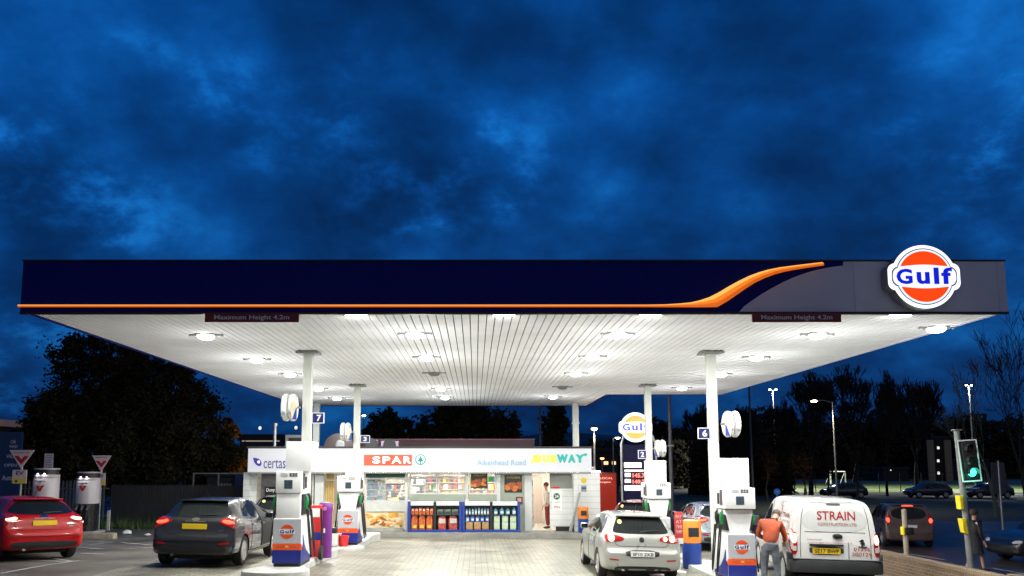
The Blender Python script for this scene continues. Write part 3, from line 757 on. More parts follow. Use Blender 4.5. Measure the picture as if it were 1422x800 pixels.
# front wall pieces (left to right)
base = lambda: -.2
pier = sb('pier', plank, shop, 347, 360.5, 656, 0, -.1, .35, zlow=-.3)
sb('shutter_recess', mat('shutter_grey', (.16, .155, .145), .5, var=.15), shop, 361, 395, 657, 700, .22, .3, zlow=-.3)
t_ = sb('dark_notice', black, shop, 366.5, 390.5, 676, 690, .16, .2)
a, b = qs(368.5, 678), qs(390, 684.5); mb = MB(); mb.text('Dony Car', a[0], b[0], b[1], a[1], YS+.159, .004, .015); mb.build('lettering', white, t_, True)
sb('pier', white, shop, 395.5, 434, 656, 0, 0, .3, zlow=-.3); sb('pier', plank, shop, 436, 449.5, 656, 0, -.06, .3, zlow=-.3)
wd = sb('blinds', mat('blind_wood', (.50, .33, .10), .55, var=.25, scale=7), shop, 452.5, 476, 657, 0, .2, .26, zlow=-.2)
mb = MB()
for k in range(8): x = qs(453.5+k*3, 0)[0]; mb.box(x, x+.04, YS+.17, YS+.199, -.15, qs(0, 658)[1])
mb.build('slat', mat('blind_light', (.62, .44, .16), .5, var=.2), wd, True)
sb('mullion', frame, wd, 452.5, 476, 666, 668, .12, .169)
sb('door_frame', frame, shop, 449.8, 452.3, 657, 0, .0, .28, zlow=-.2)
sb('pier', white, shop, 476.3, 507, 656, 0, 0, .3, zlow=-.3)
def window(px0, px1, py0, py1, lab=None, fw=.05, y=.05):
    a, b = qs(px0, py0), qs(px1, py1); mb = MB()
    mb.box(a[0], b[0], YS+y, YS+y+.07, a[1]-fw, a[1]); mb.box(a[0], b[0], YS+y, YS+y+.07, b[1], b[1]+fw)
    mb.box(a[0], a[0]+fw, YS+y, YS+y+.07, b[1]+fw, a[1]-fw); mb.box(b[0]-fw, b[0], YS+y, YS+y+.07, b[1]+fw, a[1]-fw)
    f = mb.build('window', frame, shop, True)
    mb = MB(); mb.box(a[0]+fw, b[0]-fw, YS+y+.03, YS+y+.036, b[1]+fw, a[1]-fw); mb.build('pane', glass, f, True)
    return f
sb('green_panel', mat('dark_green', (.008, .07, .04), .35), shop, 507.2, 566, 656, 663.5, .06, .12)
window(507.2, 566, 664, 697)
sb('sill_panel', mat('sill_white', (.6, .61, .56), .5), shop, 507.2, 566, 697.3, 710.5, .02, .12)
bk = sb('bakery_poster', mat('poster_cream', (.75, .62, .38), .5, var=.15, scale=3), shop, 508, 566, 711, 733, .06, .12)
brd = [mat('bread_golden', (.75, .36, .05), .5, var=.3, scale=9), mat('bread_brown', (.30, .10, .03), .5, var=.3, scale=9), mat('bread_pale', (.82, .66, .42), .5, var=.3, scale=9)]
rnd = random.Random(3); mb = MB()
for k in range(46):
    x, y_ = rnd.uniform(512, 562), rnd.uniform(714, 730); p = qs(x, y_); mb.mi = (0 if y_ < 720 else rnd.choice((0, 1, 1, 2)))
    rx, rz = rnd.uniform(.08, .22), rnd.uniform(.04, .08)
    ca, sa = math.cos(.3*rnd.uniform(-1, 1)), math.sin(.5*rnd.uniform(-1, 1))
    mb.poly([(max(qs(508.4, 0)[0], min(qs(565.6, 0)[0], p[0]+rx*math.cos(2*math.pi*j/14)*ca-rz*math.sin(2*math.pi*j/14)*sa)), p[1]+rx*math.cos(2*math.pi*j/14)*sa+rz*math.sin(2*math.pi*j/14)*ca) for j in range(14)], 'xz', YS+.0585-k*.0006, YS+.0595)
mb.build('printed_bread', brd, bk, True)
sb('plinth', concrete, shop, 507.2, 567.5, 733.3, 0, .03, .12, zlow=-.3)
sb('door_frame', frame, shop, 566.3, 568.8, 656, 0, .0, .16, zlow=-.2)
for a0, b0 in ((569, 607), (608, 647)): window(a0, b0, 656, 663)
window(569, 607, 664, 686.5); window(608, 647, 664, 686.5)
window(651, 689.5, 656, 686.5)
sb('door_frame', frame, shop, 647.5, 650.5, 656, 0, .0, .16, zlow=-.2)
sb('spandrel', sill, shop, 569, 647.3, 686.8, 0, .04, .12, zlow=-.2); sb('spandrel', sill, shop, 650.7, 689.3, 686.8, 0, .04, .12, zlow=-.2)
sb('door_frame', frame, shop, 689.8, 692.5, 656, 0, .0, .16, zlow=-.2)
dl = sb('door_leaf', sill, shop, 692.7, 728, 656, 0, .05, .11, zlow=-.15)
sb('door_frame', frame, shop, 728.3, 733.5, 656, 0, .0, .3, zlow=-.15)
sb('door_header', white, shop, 733.5, 763, 655.7, 657.5, .0, .3)
def poster(px0, px1, py0, py1, cols, y, kind, head=None, seed=1, par=None):
    o = sb('poster', cols[0], par or shop, px0, px1, py0, py1, y, y+.012)
    rnd = random.Random(seed); mb = MB(); y0 = YS+y
    for k in range(16):
        x, z = rnd.uniform(px0+3, px1-3), rnd.uniform(lerp(py0, py1, .42), py1-4); p = qs(x, z); mb.mi = k % 2
        r_ = rnd.uniform(.05, .10)
        mb.poly([(p[0]+r_*1.3*math.cos(j*math.pi/5)*rnd.uniform(.8, 1.1), p[1]+r_*math.sin(j*math.pi/5)*rnd.uniform(.8, 1.1)) for j in range(10)], 'xz', y0-.002-.0006*k, y0-.0005)
    mb.build('printed_food', cols[1:3], o, True)
    if head:
        a, b = qs(px0+3, py0+1.5), qs(px1-3, py0+4.5); mb = MB(); mb.text(head, a[0], b[0], b[1], a[1], y0-.0005, .003, .01); mb.build('lettering', cols[3], o, True)
    return o
pc = [mat('poster_black', (.02, .017, .015), .4), mat('food_orange', (.62, .17, .03), .5, var=.4, scale=12), mat('food_brown', (.35, .08, .02), .5, var=.4, scale=12), mat('poster_gold', (.45, .36, .06), .5)]
poster(654, 677, 654.5+2, 678, pc, .03, 0, 'CHICKEN', 2)
poster(700.5, 725, 660, 684, pc, .03, 0, 'CHICKEN', 5)
sb('small_green_sign', mat('sign_green_paint', (.03, .30, .03), .4), shop, 678.5, 685.5, 662.5, 668.5, .035, .047)
sb('small_poster', mat('poster_plum', (.10, .03, .05), .4), shop, 716.5, 726, 690, 700.5, .03, .047)
sb('small_poster', mat('poster_peach', (.6, .3, .2), .5), shop, 718.5, 724, 692, 697, .022, .0295)
# doorway sides and right part
sb('upper_cladding', greyclad, shop, 763.5, 794.5, 656, 678.5, .0, .12)
lw = sb('lower_cladding', plank, shop, 763.5, 794.5, 678.7, 0, -.04, .12, zlow=.12)
mb = MB(); mb.box(qs(764, 0)[0], qs(794, 0)[0], YS+.02, YS+.1, -.25, .118); mb.build('plinth', dark, shop, True)
nb = sb('notice_board', white, shop, 766.5, 780, 681, 709, -.052, -.041)
def disc_on(px, py, r, m, y, par, name):
    p = qs(px, py); mb = MB(); mb.poly([(p[0]+r*math.cos(k*math.pi/12), p[1]+r*math.sin(k*math.pi/12)) for k in range(24)], 'xz', YS+y-.004, YS+y); return mb.build(name, m, par, True)
dk = disc_on(772.8, 689.2, .125, mat('disc_green', (.005, .10, .045), .4), -.053, nb, 'green_disc')
a, b = qs(770.2, 687), qs(775.4, 691.5); mb = MB(); mb.text('24', a[0], b[0], b[1], a[1], YS-.0575, .003, .02); mb.build('lettering', white, dk, True)
a, b = qs(769, 696.6), qs(777, 699); mb = MB(); mb.text('open', a[0], b[0], b[1], a[1], YS-.0525, .003, .0); mb.build('lettering', mat('notice_grey', (.3, .3, .3), .5), nb, True)
a, b = qs(769.5, 702.5), qs(777.5, 706); mb = MB(); mb.text('PIN', a[0], b[0], b[1], a[1], YS-.0525, .003, .02); mb.build('lettering', mat('notice_red', (.5, .08, .04), .5), nb, True)
sb('red_light', red, shop, 767, 777, 676, 678.3, -.06, -.001)
rp = sb('pier', plank, shop, 795, 820, 656, 0, -.28, .35, zlow=-.3)
disc_on(809, 667, .11, mat('disc_yellow', (.75, .52, .03), .4), -.282, rp, 'yellow_disc')
n_ = sb('notice', mat('notice_slate', (.25, .28, .33), .4), rp, 805.5, 813, 674, 682.5, -.29, -.281)
sb('notice_strip', mat('notice_dark', (.05, .06, .09), .4), n_, 806, 812.5, 676.5, 679, -.294, -.2905)
# interior
mb = MB(); mb.box(sx0+.21, sx1-.21, YS+4.0, YS+4.1, FL, zf); mb.box(qs(732, 0)[0], qs(732, 0)[0]+.08, YS+1.2, YS+4, FL, zf); mb.build('partition', inner, shop, True)
lp = glow('ceiling_tube', (1, .90, .76), 34)
for k in range(6):
    x = sx0+3.9+k*1.72
    mb = MB(); mb.box(x, x+1.1, YS+1.2, YS+1.45, zf-.03, zf+.018); mb.build('ceiling_lamp', lp, shop, True)
    mb = MB(); mb.box(x, x+1.1, YS+2.8, YS+3.0, zf-.03, zf+.018); mb.build('ceiling_lamp', lp, shop, True)
ip = sb('inner_door', mat('pinkish_door', (.55, .45, .40), .5, var=.05), shop, 746, 757, 664, 0, 3.9, 3.98, zlow=FL)
# goods inside, seen through the glass
rnd = random.Random(11)
def shelf(px0, px1, y, cols, n, lab, name='shelf_unit', zz=(.3, 1.9)):
    x0, x1 = q(px0, 690, YS+y)[0], q(px1, 690, YS+y)[0]
    t = thing(name, lab, 'shelf', ((x0+x1)/2, YS+y, FL))
    mb = MB(); mb.box(x0, x1, YS+y+.3, YS+y+.34, FL, zz[1]); 
    for k in range(n+1): mb.box(x0, x1, YS+y, YS+y+.3, lerp(zz[0], zz[1], k/n)-.025, lerp(zz[0], zz[1], k/n))
    mb.build('shelf', frame, t, True)
    mb = MB()
    for k in range(n):
        x = x0+.01
        while x < x1-.12:
            wd_ = rnd.uniform(.06, .16); mb.mi = rnd.randrange(len(cols)); h_ = rnd.uniform(.6, .85)*(zz[1]-zz[0])/n
            mb.box(x, x+wd_-.01, YS+y+.02, YS+y+.25, lerp(zz[0], zz[1], k/n), lerp(zz[0], zz[1], k/n)+h_, .008); x += wd_
    o = mb.build('goods', cols, t, True); o['kind'] = 'stuff'
    return t
cy = mat('goods_cyan', (.03, .25, .42), .35); cb = mat('goods_blue', (.02, .06, .2), .35); crd = mat('goods_red', (.5, .04, .03), .35); cyl_ = mat('goods_yellow', (.7, .5, .05), .35); cw = mat('goods_white', (.7, .7, .68), .4); cbk = mat('goods_dark', (.04, .04, .05), .4); cg = mat('goods_green', (.05, .25, .06), .4)
shelf(509, 523, .35, [cy, cb, cy, crd], 5, 'tall shelf of blue and teal packets just behind the left shop window', zz=(.75, 2.0))
shelf(524, 534, .5, [cw, cw, cyl_, cy], 7, 'narrow rack of white and yellow packets behind the left shop window', zz=(.75, 2.0))
shelf(571, 590, 1.6, [cw, cbk, cw], 3, 'white shelf with dark goods behind the second shop window', zz=(1.0, 2.0))
shelf(636, 648, 1.4, [mat('goods_orange', (.7, .25, .08), .4), cw, mat('goods_orange', (.7, .25, .08), .4)], 4, 'shelf of orange packets behind the middle shop window', zz=(1.0, 2.0))
shelf(736, 742, 1.3, [crd, cw, cbk, crd, cb], 6, 'red and dark newspaper rack just inside the open doorway', zz=(.1, 1.9))
brn = mat('goods_brown', (.25, .10, .04), .4); pnk = mat('goods_pink', (.6, .2, .25), .4)
shelf(570, 606, 3.5, [crd, cyl_, brn, cb, cw, cbk, cg], 6, 'long wall shelf of mixed snacks at the back of the shop, left of centre', 'wall_shelf', (.2, 2.0))
shelf(607, 646, 3.5, [cbk, brn, crd, cw, cyl_, pnk], 6, 'long wall shelf of dark drinks and snacks at the back of the shop, middle', 'wall_shelf', (.2, 2.0))
shelf(650, 690, 3.5, [cg, crd, cw, cb, brn, cyl_], 6, 'long wall shelf behind the food poster at the back of the shop, right', 'wall_shelf', (.2, 2.0))
shelf(530, 566, 2.6, [cw, cbk, crd, cb, pnk], 5, 'low gondola shelf of mixed goods deep behind the left shop window', 'gondola', (.3, 1.7))
# coffee counter
t = thing('counter', 'pale service counter inside the shop behind the middle windows', 'counter', (qs(610, 0)[0], YS+1.0, FL))
mb = MB(); mb.box(qs(571, 0)[0], qs(688, 0)[0], YS+.75, YS+1.25, FL, 1.02, .01); mb.build('body', mat('counter_body', (.5, .48, .42), .5), t, True)
mb = MB(); mb.box(qs(570, 0)[0], qs(689, 0)[0], YS+.7, YS+1.3, 1.022, 1.06, .006); mb.build('worktop', white, t, True)
def machine(px, w_, h_, m, lab, name, cat, z0=1.061, y=.85):
    x = q(px, 680, YS+y)[0]
    t = thing(name, lab, cat, (x, YS+y, z0))
    mb = MB(); mb.box(-w_/2, w_/2, 0, .3, 0, h_*.25, .01); mb.box(-w_/2, w_/2, .14, .3, h_*.25+.001, h_*.72, .01); mb.box(-w_/2, w_/2, 0, .3, h_*.721, h_, .012); mb.build('body', m, t, smooth=True)
    mb = MB(); mb.box(-w_*.3, w_*.3, -.006, -.0005, h_*.78, h_*.93); mb.build('panel', scrm, t)
machine(583, .28, .36, dark, 'dark drinks machine on the counter behind the second window', 'coffee_machine', 'coffee machine')
machine(597, .30, .22, steel, 'steel slicer on the counter behind the second window', 'slicer', 'slicer')
machine(606, .24, .38, mat('notice_violet', (.55, .5, .62), .5), 'pale lilac till on the counter behind the second window', 'till', 'till')
machine(626, .25, .2, black, 'small black appliance on the counter behind the third window', 'appliance', 'appliance')
machine(547.5, .22, .62, black, 'black coffee machine behind the left window beside the yellow lamp', 'coffee_machine', 'coffee machine', .75, .3)
t = thing('stand', 'low pale stand behind the left shop window', 'stand', (q(552, 0, YS+.4)[0], YS+.25, FL)); mb = MB(); mb.box(qs(540, 0)[0], qs(565, 0)[0], YS+.2, YS+.6, FL, .745, .01); mb.build('body', mat('stand_green', (.45, .6, .45), .5), t, True)
mb = MB(); mb.box(qs(540, 0)[0]-.02, qs(565, 0)[0]+.02, YS+.18, YS+.62, .7455, .749); mb.build('top', white, t, True)
x = q(556, 0, YS+.35)[0]; t = thing('display_lamp', 'pale yellow barrel shaped lamp on the stand behind the left window', 'lamp', (x, YS+.45, .75))
mb = MB(); mb.lathe([(.04, .0), (.05, .18), (.13, .22), (.15, .38), (.12, .52), (.03, .56)], 16); mb.build('shade', mat('lamp_yellow', (.8, .6, .2), .5, emit=(1, .75, .3), es=.5), t, smooth=True)
at = thing('price_card', 'pale green price card standing behind the left shop window', 'card', (q(558, 0, YS+.22)[0], YS+.21, .75)); mb = MB(); mb.box(-.16, .16, 0, .01, 0, .25); mb.build('card', mat('card_green', (.45, .62, .48), .5), at); mb = MB(); mb.box(-.1, .1, .01, .06, 0, .01); mb.build('foot', white, at)
# things on the roof
def flue(px, y0, y1, Y, r, lab):
    a = P(px, y0, Y); b = P(px, y1, Y)
    t = thing('flue_pipe', lab, 'flue pipe', (a.x, Y, b.z))
    mb = MB(); mb.tube([(0, 0, 0), (0, 0, a.z-b.z)], r, 14); mb.build('pipe', steel, t, smooth=True)
    mb = MB(); mb.lathe([(r*1.5, a.z-b.z-.12), (r*1.5, a.z-b.z), (.01, a.z-b.z+.03)], 14); mb.build('cowl', steel, t, smooth=True)
Ym = YS+4
zr = zt_
def on_roof(px0, px1, py0, Y): a = P(px0, py0, Y); b = P(px1, py0, Y); return a.x, b.x, a.z
flue(382, 588, 621, YS+2, .07, 'tall pale metal flue pipe on the left end of the shop roof')
x0, x1, z1 = on_roof(396, 421, 604, YS+3)
t = thing('roof_cabinet', 'grey framed dark cabinet on the shop roof behind the front left pump', 'roof cabinet', ((x0+x1)/2, YS+3, zr)); mb = MB(); mb.box(x0, x1, YS+3, YS+3.6, zr, z1, .02); mb.build('case', mat('cabinet_grey', (.2, .19, .21), .6), t, True)
mb = MB(); mb.box(x0+.15, x1-.02, YS+2.985, YS+2.999, zr+.1, z1-.12); mb.build('front_panel', black, t, True)
x0, x1, z1 = on_roof(452, 494, 602, YS+4)
t = thing('roof_cowl', 'dark domed ventilation cowl on the shop roof', 'roof cowl', ((x0+x1)/2, YS+4, zr)); mb = MB(); rr = (x1-x0)/2
mb.poly([(rr*math.cos(k*math.pi/16), (z1-zr)*math.sin(k*math.pi/16)**.8) for k in range(17)], 'xz', -.4, .9, .04); mb.build('hood', mat('cowl_brown', (.085, .06, .06), .5, var=.2), t, smooth=True)
mb = MB(); mb.lathe([(.16, -.43), (.2, -.42), (.2, -.4)], 18, (.05, 0, .22), 'y'); mb.build('vent', steel, t)
for px0, px1, py, lab in ((508, 524, 611, 'small lilac air conditioner box on the shop roof by the number 3 sign'), (529, 553, 612.5, 'wider lilac air conditioner with a round fan on the shop roof')):
    x0, x1, z1 = on_roof(px0, px1, py, YS+3)
    t = thing('air_conditioner', lab, 'air conditioner', ((x0+x1)/2, YS+3, zr)); h_ = z1-zr
    mb = MB(); mb.box(-(x1-x0)/2, (x1-x0)/2, 0, .4, .05, h_, .02); mb.build('case', mat('ac_case', (.36, .25, .36), .5), t, smooth=True)
    mb = MB(); mb.lathe([(.0, -.012), (.26, -.012), (.28, -.001)], 24, (0, 0, h_*.5), 'y'); mb.build('fan_grille', dark, t)
    mb = MB()
    for s in (-1, 1): mb.box(s*.2-.03, s*.2+.03, .02, .38, 0, .049)
    mb.build('feet', dark, t)
x0, x1, z1 = on_roof(553, 742, 609.5, YS+6.5)
t = thing('roof_parapet', 'long maroon parapet wall on the shop roof', 'parapet', ((x0+x1)/2, YS+6.5, zr)); mb = MB(); mb.box(on_roof(500, 742, 609, YS+6.5)[0], x1, YS+6.5, YS+6.8, zr, z1-.05); mb.build('panel', mat('parapet_maroon', (.055, .008, .022), .5, var=.15), t, True)
mb = MB(); mb.box(on_roof(500, 742, 609, YS+6.5)[0]-.03, x1+.03, YS+6.46, YS+6.84, z1-.048, z1); mb.build('coping', mat('coping_pink', (.25, .09, .13), .5), t, True)

# ------------------------------------------------------------------ display racks with goods
rackb = mat('rack_blue', (.015, .045, .28), .4)
YK = YS-.62; zk = -.05
def qk(px, py): return q(px, py, YK)
def rack(px0, px1, lab):
    x0, x1 = qk(px0, 0)[0], qk(px1, 0)[0]; w_ = x1-x0; ht = qk(0, 697)[1]-zk
    t = thing('display_rack', lab, 'display rack', (x0, YK, zk), group='blue display racks in front of the shop windows')
    mb = MB(); mb.box(0, .10, 0, .5, 0, ht, .01); mb.build('side_panel', rackb, t)
    mb = MB(); mb.box(w_-.10, w_, 0, .5, 0, ht, .01); mb.build('side_panel', rackb, t)
    mb = MB(); mb.box(.101, w_-.101, .46, .5, 0, ht-.02); mb.build('back_panel', black, t)
    mb = MB(); mb.box(.101, w_-.101, .0, .459, 0, .09); mb.build('base', rackb, t)
    mb = MB(); mb.box(w_/2-.05, w_/2+.05, .02, .459, .091, ht-.02); mb.build('divider', black, t)
    for a, b in ((.101, w_/2-.051), (w_/2+.051, w_-.101)):
        mb = MB(); mb.box(a, b, .02, .459, ht*.57-.03, ht*.57); mb.build('shelf', dark, t)
        mb = MB(); mb.box(a, b, -.02, .2, ht-.14, ht+.01, .015); mb.build('header', mat('header_white', (.66, .68, .70), .4, var=.05), t)
    return x0, w_, ht
ra = rack(573, 642.5, 'left blue display rack holding nets of logs and fuel bags')
rb = rack(643.2, 718, 'right blue display rack holding bottles, jugs and boxes')
def prod(name, lab, cat, group, x, z, mk, m, extra=None):
    t = None
    o = mk().build(name, m, smooth=True); o.location = (x, YK+.06, z); tag(o, lab, cat, group)
    rv = random.Random(int(x*3571+z*913)); o.rotation_euler.z = rv.uniform(-.12, .12)
    if name in ('log_net', 'coal_bag', 'bottle'): o.scale = (rv.uniform(.9, 1.04), 1, rv.uniform(.86, 1.0))
    if extra:
        w_, h_, z0, ms_ = extra; rn = random.Random(int(x*977+z*71)); mb = MB(); j = rn.uniform(-.02, .02)
        y_ = min(v.co.y for v in o.data.vertices)-.004
        mb.poly([(-w_/2, z0+j), (w_/2, z0+j*.3), (w_/2*.9, z0+h_), (-w_/2*.95, z0+h_-j)], 'xz', y_, y_+.012); mb.build('printed_label', ms_, o)
    return o
def bag(w_, h_, d_=.2):
    mb = MB(); b = bmesh.new(); bmesh.ops.create_cube(b, size=1); bmesh.ops.subdivide_edges(b, edges=b.edges[:], cuts=3, use_grid_fill=True)
    rn = random.Random(int(w_*1000+h_*77))
    for v in b.verts:
        x, y, z = v.co; k = 1-.35*max(0, (z*2))**4 if z > 0 else 1-.1*(z*2)**4
        v.co = Vector((x*w_*k*(1-.12*(2*y)**2)+rn.uniform(-.01, .01), (y+.5)*d_*(1-.2*(2*x)**2)+rn.uniform(-.008, .008), (z+.5)*h_))
    return mb._new(b)
def bottle(r, h_):
    mb = MB(); return mb.lathe([(r*.95, 0), (r, .02), (r, h_*.6), (r*.9, h_*.72), (r*.35, h_*.86), (r*.35, h_), (0, h_)], 12, (0, r, 0))
def jug(w_, h_, d_=.16):
    mb = MB(); mb.box(-w_/2, w_/2, 0, d_, 0, h_*.74, .02); mb.box(-w_*.32, w_*.32, .03, d_-.03, h_*.741, h_*.86, .012); mb.lathe([(w_*.2, h_*.861), (w_*.2, h_), (0, h_)], 10, (0, d_/2, 0)); return mb
def carton(w_, h_, d_=.2):
    mb = MB(); mb.box(-w_/2, w_/2, 0, d_, 0, h_, .006); mb.mi = 1; mb.box(-w_*.42, w_*.42, -.004, -.0005, h_*.15, h_*.6); return mb
def row(n, a, b, f): return [f(lerp(a, b, (k+.5)/n)) for k in range(n)]
netm = mat('log_net', (.62, .13, .03), .7, var=.85, scale=16); baggreen = mat('coal_bag', (.12, .17, .12), .6, var=.7, scale=14); bagred = mat('coal_red', (.5, .08, .05), .5, var=.85, scale=9)
x0, w_, ht = ra; zs = ht*.57+zk+.001; zb_ = zk+.092
b1, b2 = (x0+.11, x0+w_/2-.06), (x0+w_/2+.06, x0+w_-.11)
row(6, *b1, lambda x: prod('log_net', 'orange net of kindling on the top shelf of the left rack', 'log net', 'orange kindling nets on the upper shelf', x, zs, lambda: bag(.13, .27), netm, (.08, .05, .17, cw)))
row(3, *b1, lambda x: prod('log_net', 'large orange net of logs at the bottom of the left rack', 'log net', 'large orange log nets on the rack base', x, zb_, lambda: bag(.26, .58, .34), netm, (.15, .12, .06, cyl_)))
row(3, *b2, lambda x: prod('fuel_pack', 'grey green pack of fire fuel on the top shelf of the left rack', 'fuel pack', 'grey green fuel packs on the upper shelf', x, zs, lambda: carton(.24, .20), [baggreen, cbk]))
row(2, *b2, lambda x: prod('coal_bag', 'tall red and grey bag of coal at the bottom of the left rack', 'coal bag', 'coal bags on the rack base', x, zb_, lambda: bag(.36, .52, .34), bagred, (.26, .16, .26, mat('label_ash', (.5, .48, .46), .5))))
x0, w_, ht = rb
b1, b2 = (x0+.11, x0+w_/2-.06), (x0+w_/2+.06, x0+w_-.11)
pb = mat('bottle_paleblue', (.22, .38, .5), .2, var=.3, scale=10); jb = mat('jug_blue', (.04, .13, .42), .3, var=.2); kraft = mat('kraft', (.42, .25, .10), .75, var=.2, scale=8); lemon = mat('carton_lemon', (.55, .62, .30), .5, var=.1); cyb = mat('bottle_cyan', (.10, .35, .48), .2, var=.4, scale=9)
row(8, *b1, lambda x: prod('bottle', 'slim pale blue bottle on the top shelf of the right rack', 'bottle', 'slim pale blue bottles on the upper shelf', x, zs, lambda: bottle(.042, .27), pb, (.06, .10, .04, cw)))
row(3, *b1, lambda x: prod('cardboard_box', 'brown cardboard box under the blue jugs of the right rack', 'cardboard box', 'brown boxes on the rack base', x, zb_, lambda: carton(.25, .27, .34), [kraft, kraft]))
row(5, *b1, lambda x: prod('jug', 'blue jug standing on the brown boxes of the right rack', 'jug', 'blue jugs on the brown boxes', x, zb_+.271, lambda: jug(.15, .27), jb, (.09, .09, .05, cw)))
row(4, *b2, lambda x: prod('bottle', 'fat cyan bottle on the top shelf of the right rack', 'bottle', 'fat cyan bottles on the upper shelf', x, zs, lambda: bottle(.085, .27), cyb, (.11, .09, .05, cw)))
for j in range(2):
    row(3, *b2, lambda x: prod('carton', ('lemon yellow carton in the lower layer at the bottom of the right rack', 'lemon yellow carton in the upper layer at the bottom of the right rack')[j], 'carton', ('lower layer of lemon cartons', 'upper layer of lemon cartons')[j], x, zb_+.262*j, lambda: carton(.22, .26, .3), [mat('carton_pale', (.45, .6, .55), .5), lemon]))
# leaning white board beside the right pier
p0 = XG(789, YS-.5); 
t = thing('leaning_board', 'tall pale board leaning against the right pier of the shop', 'board', (p0.x+.12, YS-.45, -.05), (0, R(14), 0)); mb = MB(); mb.box(-.04, .02, 0, .4, .0, 1.5, .008); mb.build('panel', mat('board_pale', (.5, .53, .5), .5), t); mb = MB(); mb.box(-.045, .025, -.02, -.001, 0, 1.5); mb.build('edge', mat('board_edge', (.3, .32, .31), .5), t)
# bins
def bin_(X, Y, z, r, h, lab):
    t = thing('litter_bin', lab, 'litter bin', (X, Y, z), group='orange and blue litter bins')
    mb = MB(); mb.lathe([(r*.93, 0), (r, .02), (r, h*.53), (0, h*.53)], 28); mb.build('body', mat('bin_blue', (.01, .05, .30), .45, var=.15), t, smooth=True)
    mb = MB(); mb.lathe([(r*1.04, h*.532), (r*1.05, h*.93), (r*.95, h*.985), (r*.4, h), (0, h)], 28); hd = mb.build('hood', mat('bin_orange', (.75, .22, .02), .4, var=.08), t, smooth=True)
    mb = MB(); mb.box(-r*.55, r*.55, -r*1.075, -r*.85, h*.66, h*.85, .012); mb.build('opening', black, hd)
p = XG(960.5, 20.4); bin_(p.x, 20.4, p.z, .235, 1.22, 'large blue bin with an orange hood beside the front right pump')
p = XG(810.5, YS-.75); bin_(p.x, YS-.75, -.05, .19, .95, 'small blue bin with an orange hood against the right pier of the shop')
# ------------------------------------------------------------------ vehicles
glassd = mat('car_glass', (.010, .013, .014), .05, var=0, spec=.45)
lampred = mat('lamp_red', (.35, .008, .008), .15, var=0, coat=.6)
lamplit = glow('lamp_lit_red', (1, .05, .02), 5)
lamphot = glow('lamp_hot', (1, .35, .22), 7)
lampclear = mat('lamp_clear', (.6, .55, .52), .12, var=0, coat=.5)
rimm = mat('alloy_rim', (.52, .52, .50), .3, .7, var=.08)
gap = mat('panel_gap', (.006, .006, .006), .7, var=0)
chrome = mat('chrome', (.6, .6, .6), .12, 1, var=0)
plateY = mat('plate_yellow', (.85, .58, .02), .35, var=0)
plateW = mat('plate_white', (.75, .75, .72), .35, var=0)
ink = mat('plate_ink', (.02, .02, .02), .5, var=0)
def paint(name, c, metal=.0, rough=.28): return mat(name, c, rough, metal, var=.04, scale=2, coat=1)
def clip_smooth(poly, n=1):
    """round an outline by corner cutting"""
    for _ in range(n):
        o = []
        for i, p in enumerate(poly):
            q_ = poly[(i+1) % len(poly)]
            o += [(lerp(p[0], q_[0], .25), lerp(p[1], q_[1], .25)), (lerp(p[0], q_[0], .75), lerp(p[1], q_[1], .75))]
        poly = o
    return poly
def patch(bvh, poly, axis, sign=1, off=.006, cell=.07, th=.02, maxd=9):
    """an outline seen from the rear ('y'), front ('-y') or side ('x') laid on the body surface with a little thickness"""
    b = bmesh.new()
    b.faces.new([b.verts.new((p[0], p[1], 0)) for p in poly]); bmesh.ops.triangulate(b, faces=b.faces[:])
    for ax in (0, 1):
        lo = min(p[ax] for p in poly); hi = max(p[ax] for p in poly); n = int((hi-lo)/cell)
        for k in range(1, n+1):
            no = Vector((1, 0, 0)) if ax == 0 else Vector((0, 1, 0)); co = no*(lo+(hi-lo)*k/(n+1))
            bmesh.ops.bisect_plane(b, geom=b.verts[:]+b.edges[:]+b.faces[:], plane_co=co, plane_no=no)
    dead = []
    for v in b.verts:
        u, z = v.co.x, v.co.y
        if axis == 'y': o, d = Vector((u, -3, z)), Vector((0, 1, 0))
        elif axis == '-y': o, d = Vector((u, 12, z)), Vector((0, -1, 0))
        else: o, d = Vector((sign*4, u, z)), Vector((-sign, 0, 0))
        h = bvh.ray_cast(o, d)
        if h[0] is None: dead.append(v); continue
        n_ = h[1] if h[1].dot(d) < 0 else -h[1]
        v.co = h[0] + n_*off
        v.normal = n_
    bmesh.ops.delete(b, geom=dead, context='VERTS')
    if not b.faces: return MB()
    bmesh.ops.recalc_face_normals(b, faces=b.faces[:])
    bd = [e for e in b.edges if len(e.link_faces) == 1]
    r = bmesh.ops.extrude_edge_only(b, edges=bd)
    d = {'y': Vector((0, 1, 0)), '-y': Vector((0, -1, 0)), 'x': Vector((-sign, 0, 0))}[axis]
    for v in r['geom']:
        if isinstance(v, bmesh.types.BMVert): v.co += d*th
    bmesh.ops.recalc_face_normals(b, faces=b.faces[:])
    # make sure faces look outward
    s = sum((f.normal.dot(d) for f in b.faces))
    if s > 0: bmesh.ops.reverse_faces(b, faces=b.faces[:])
    mb = MB(); mb.bm.free(); mb.bm = b
    return mb
def strip_poly(pts, wd):
    """a thin closed outline along a polyline"""
    L_, R_ = [], []
    for i, p in enumerate(pts):
        a, b = pts[max(0, i-1)], pts[min(len(pts)-1, i+1)]; d = Vector((b[0]-a[0], b[1]-a[1])).normalized(); n_ = Vector((-d.y, d.x))*wd/2
        L_.append((p[0]+n_.x, p[1]+n_.y)); R_.append((p[0]-n_.x, p[1]-n_.y))
    return L_ + R_[::-1]
mirror = lambda poly: [(-x, z) for x, z in poly][::-1]
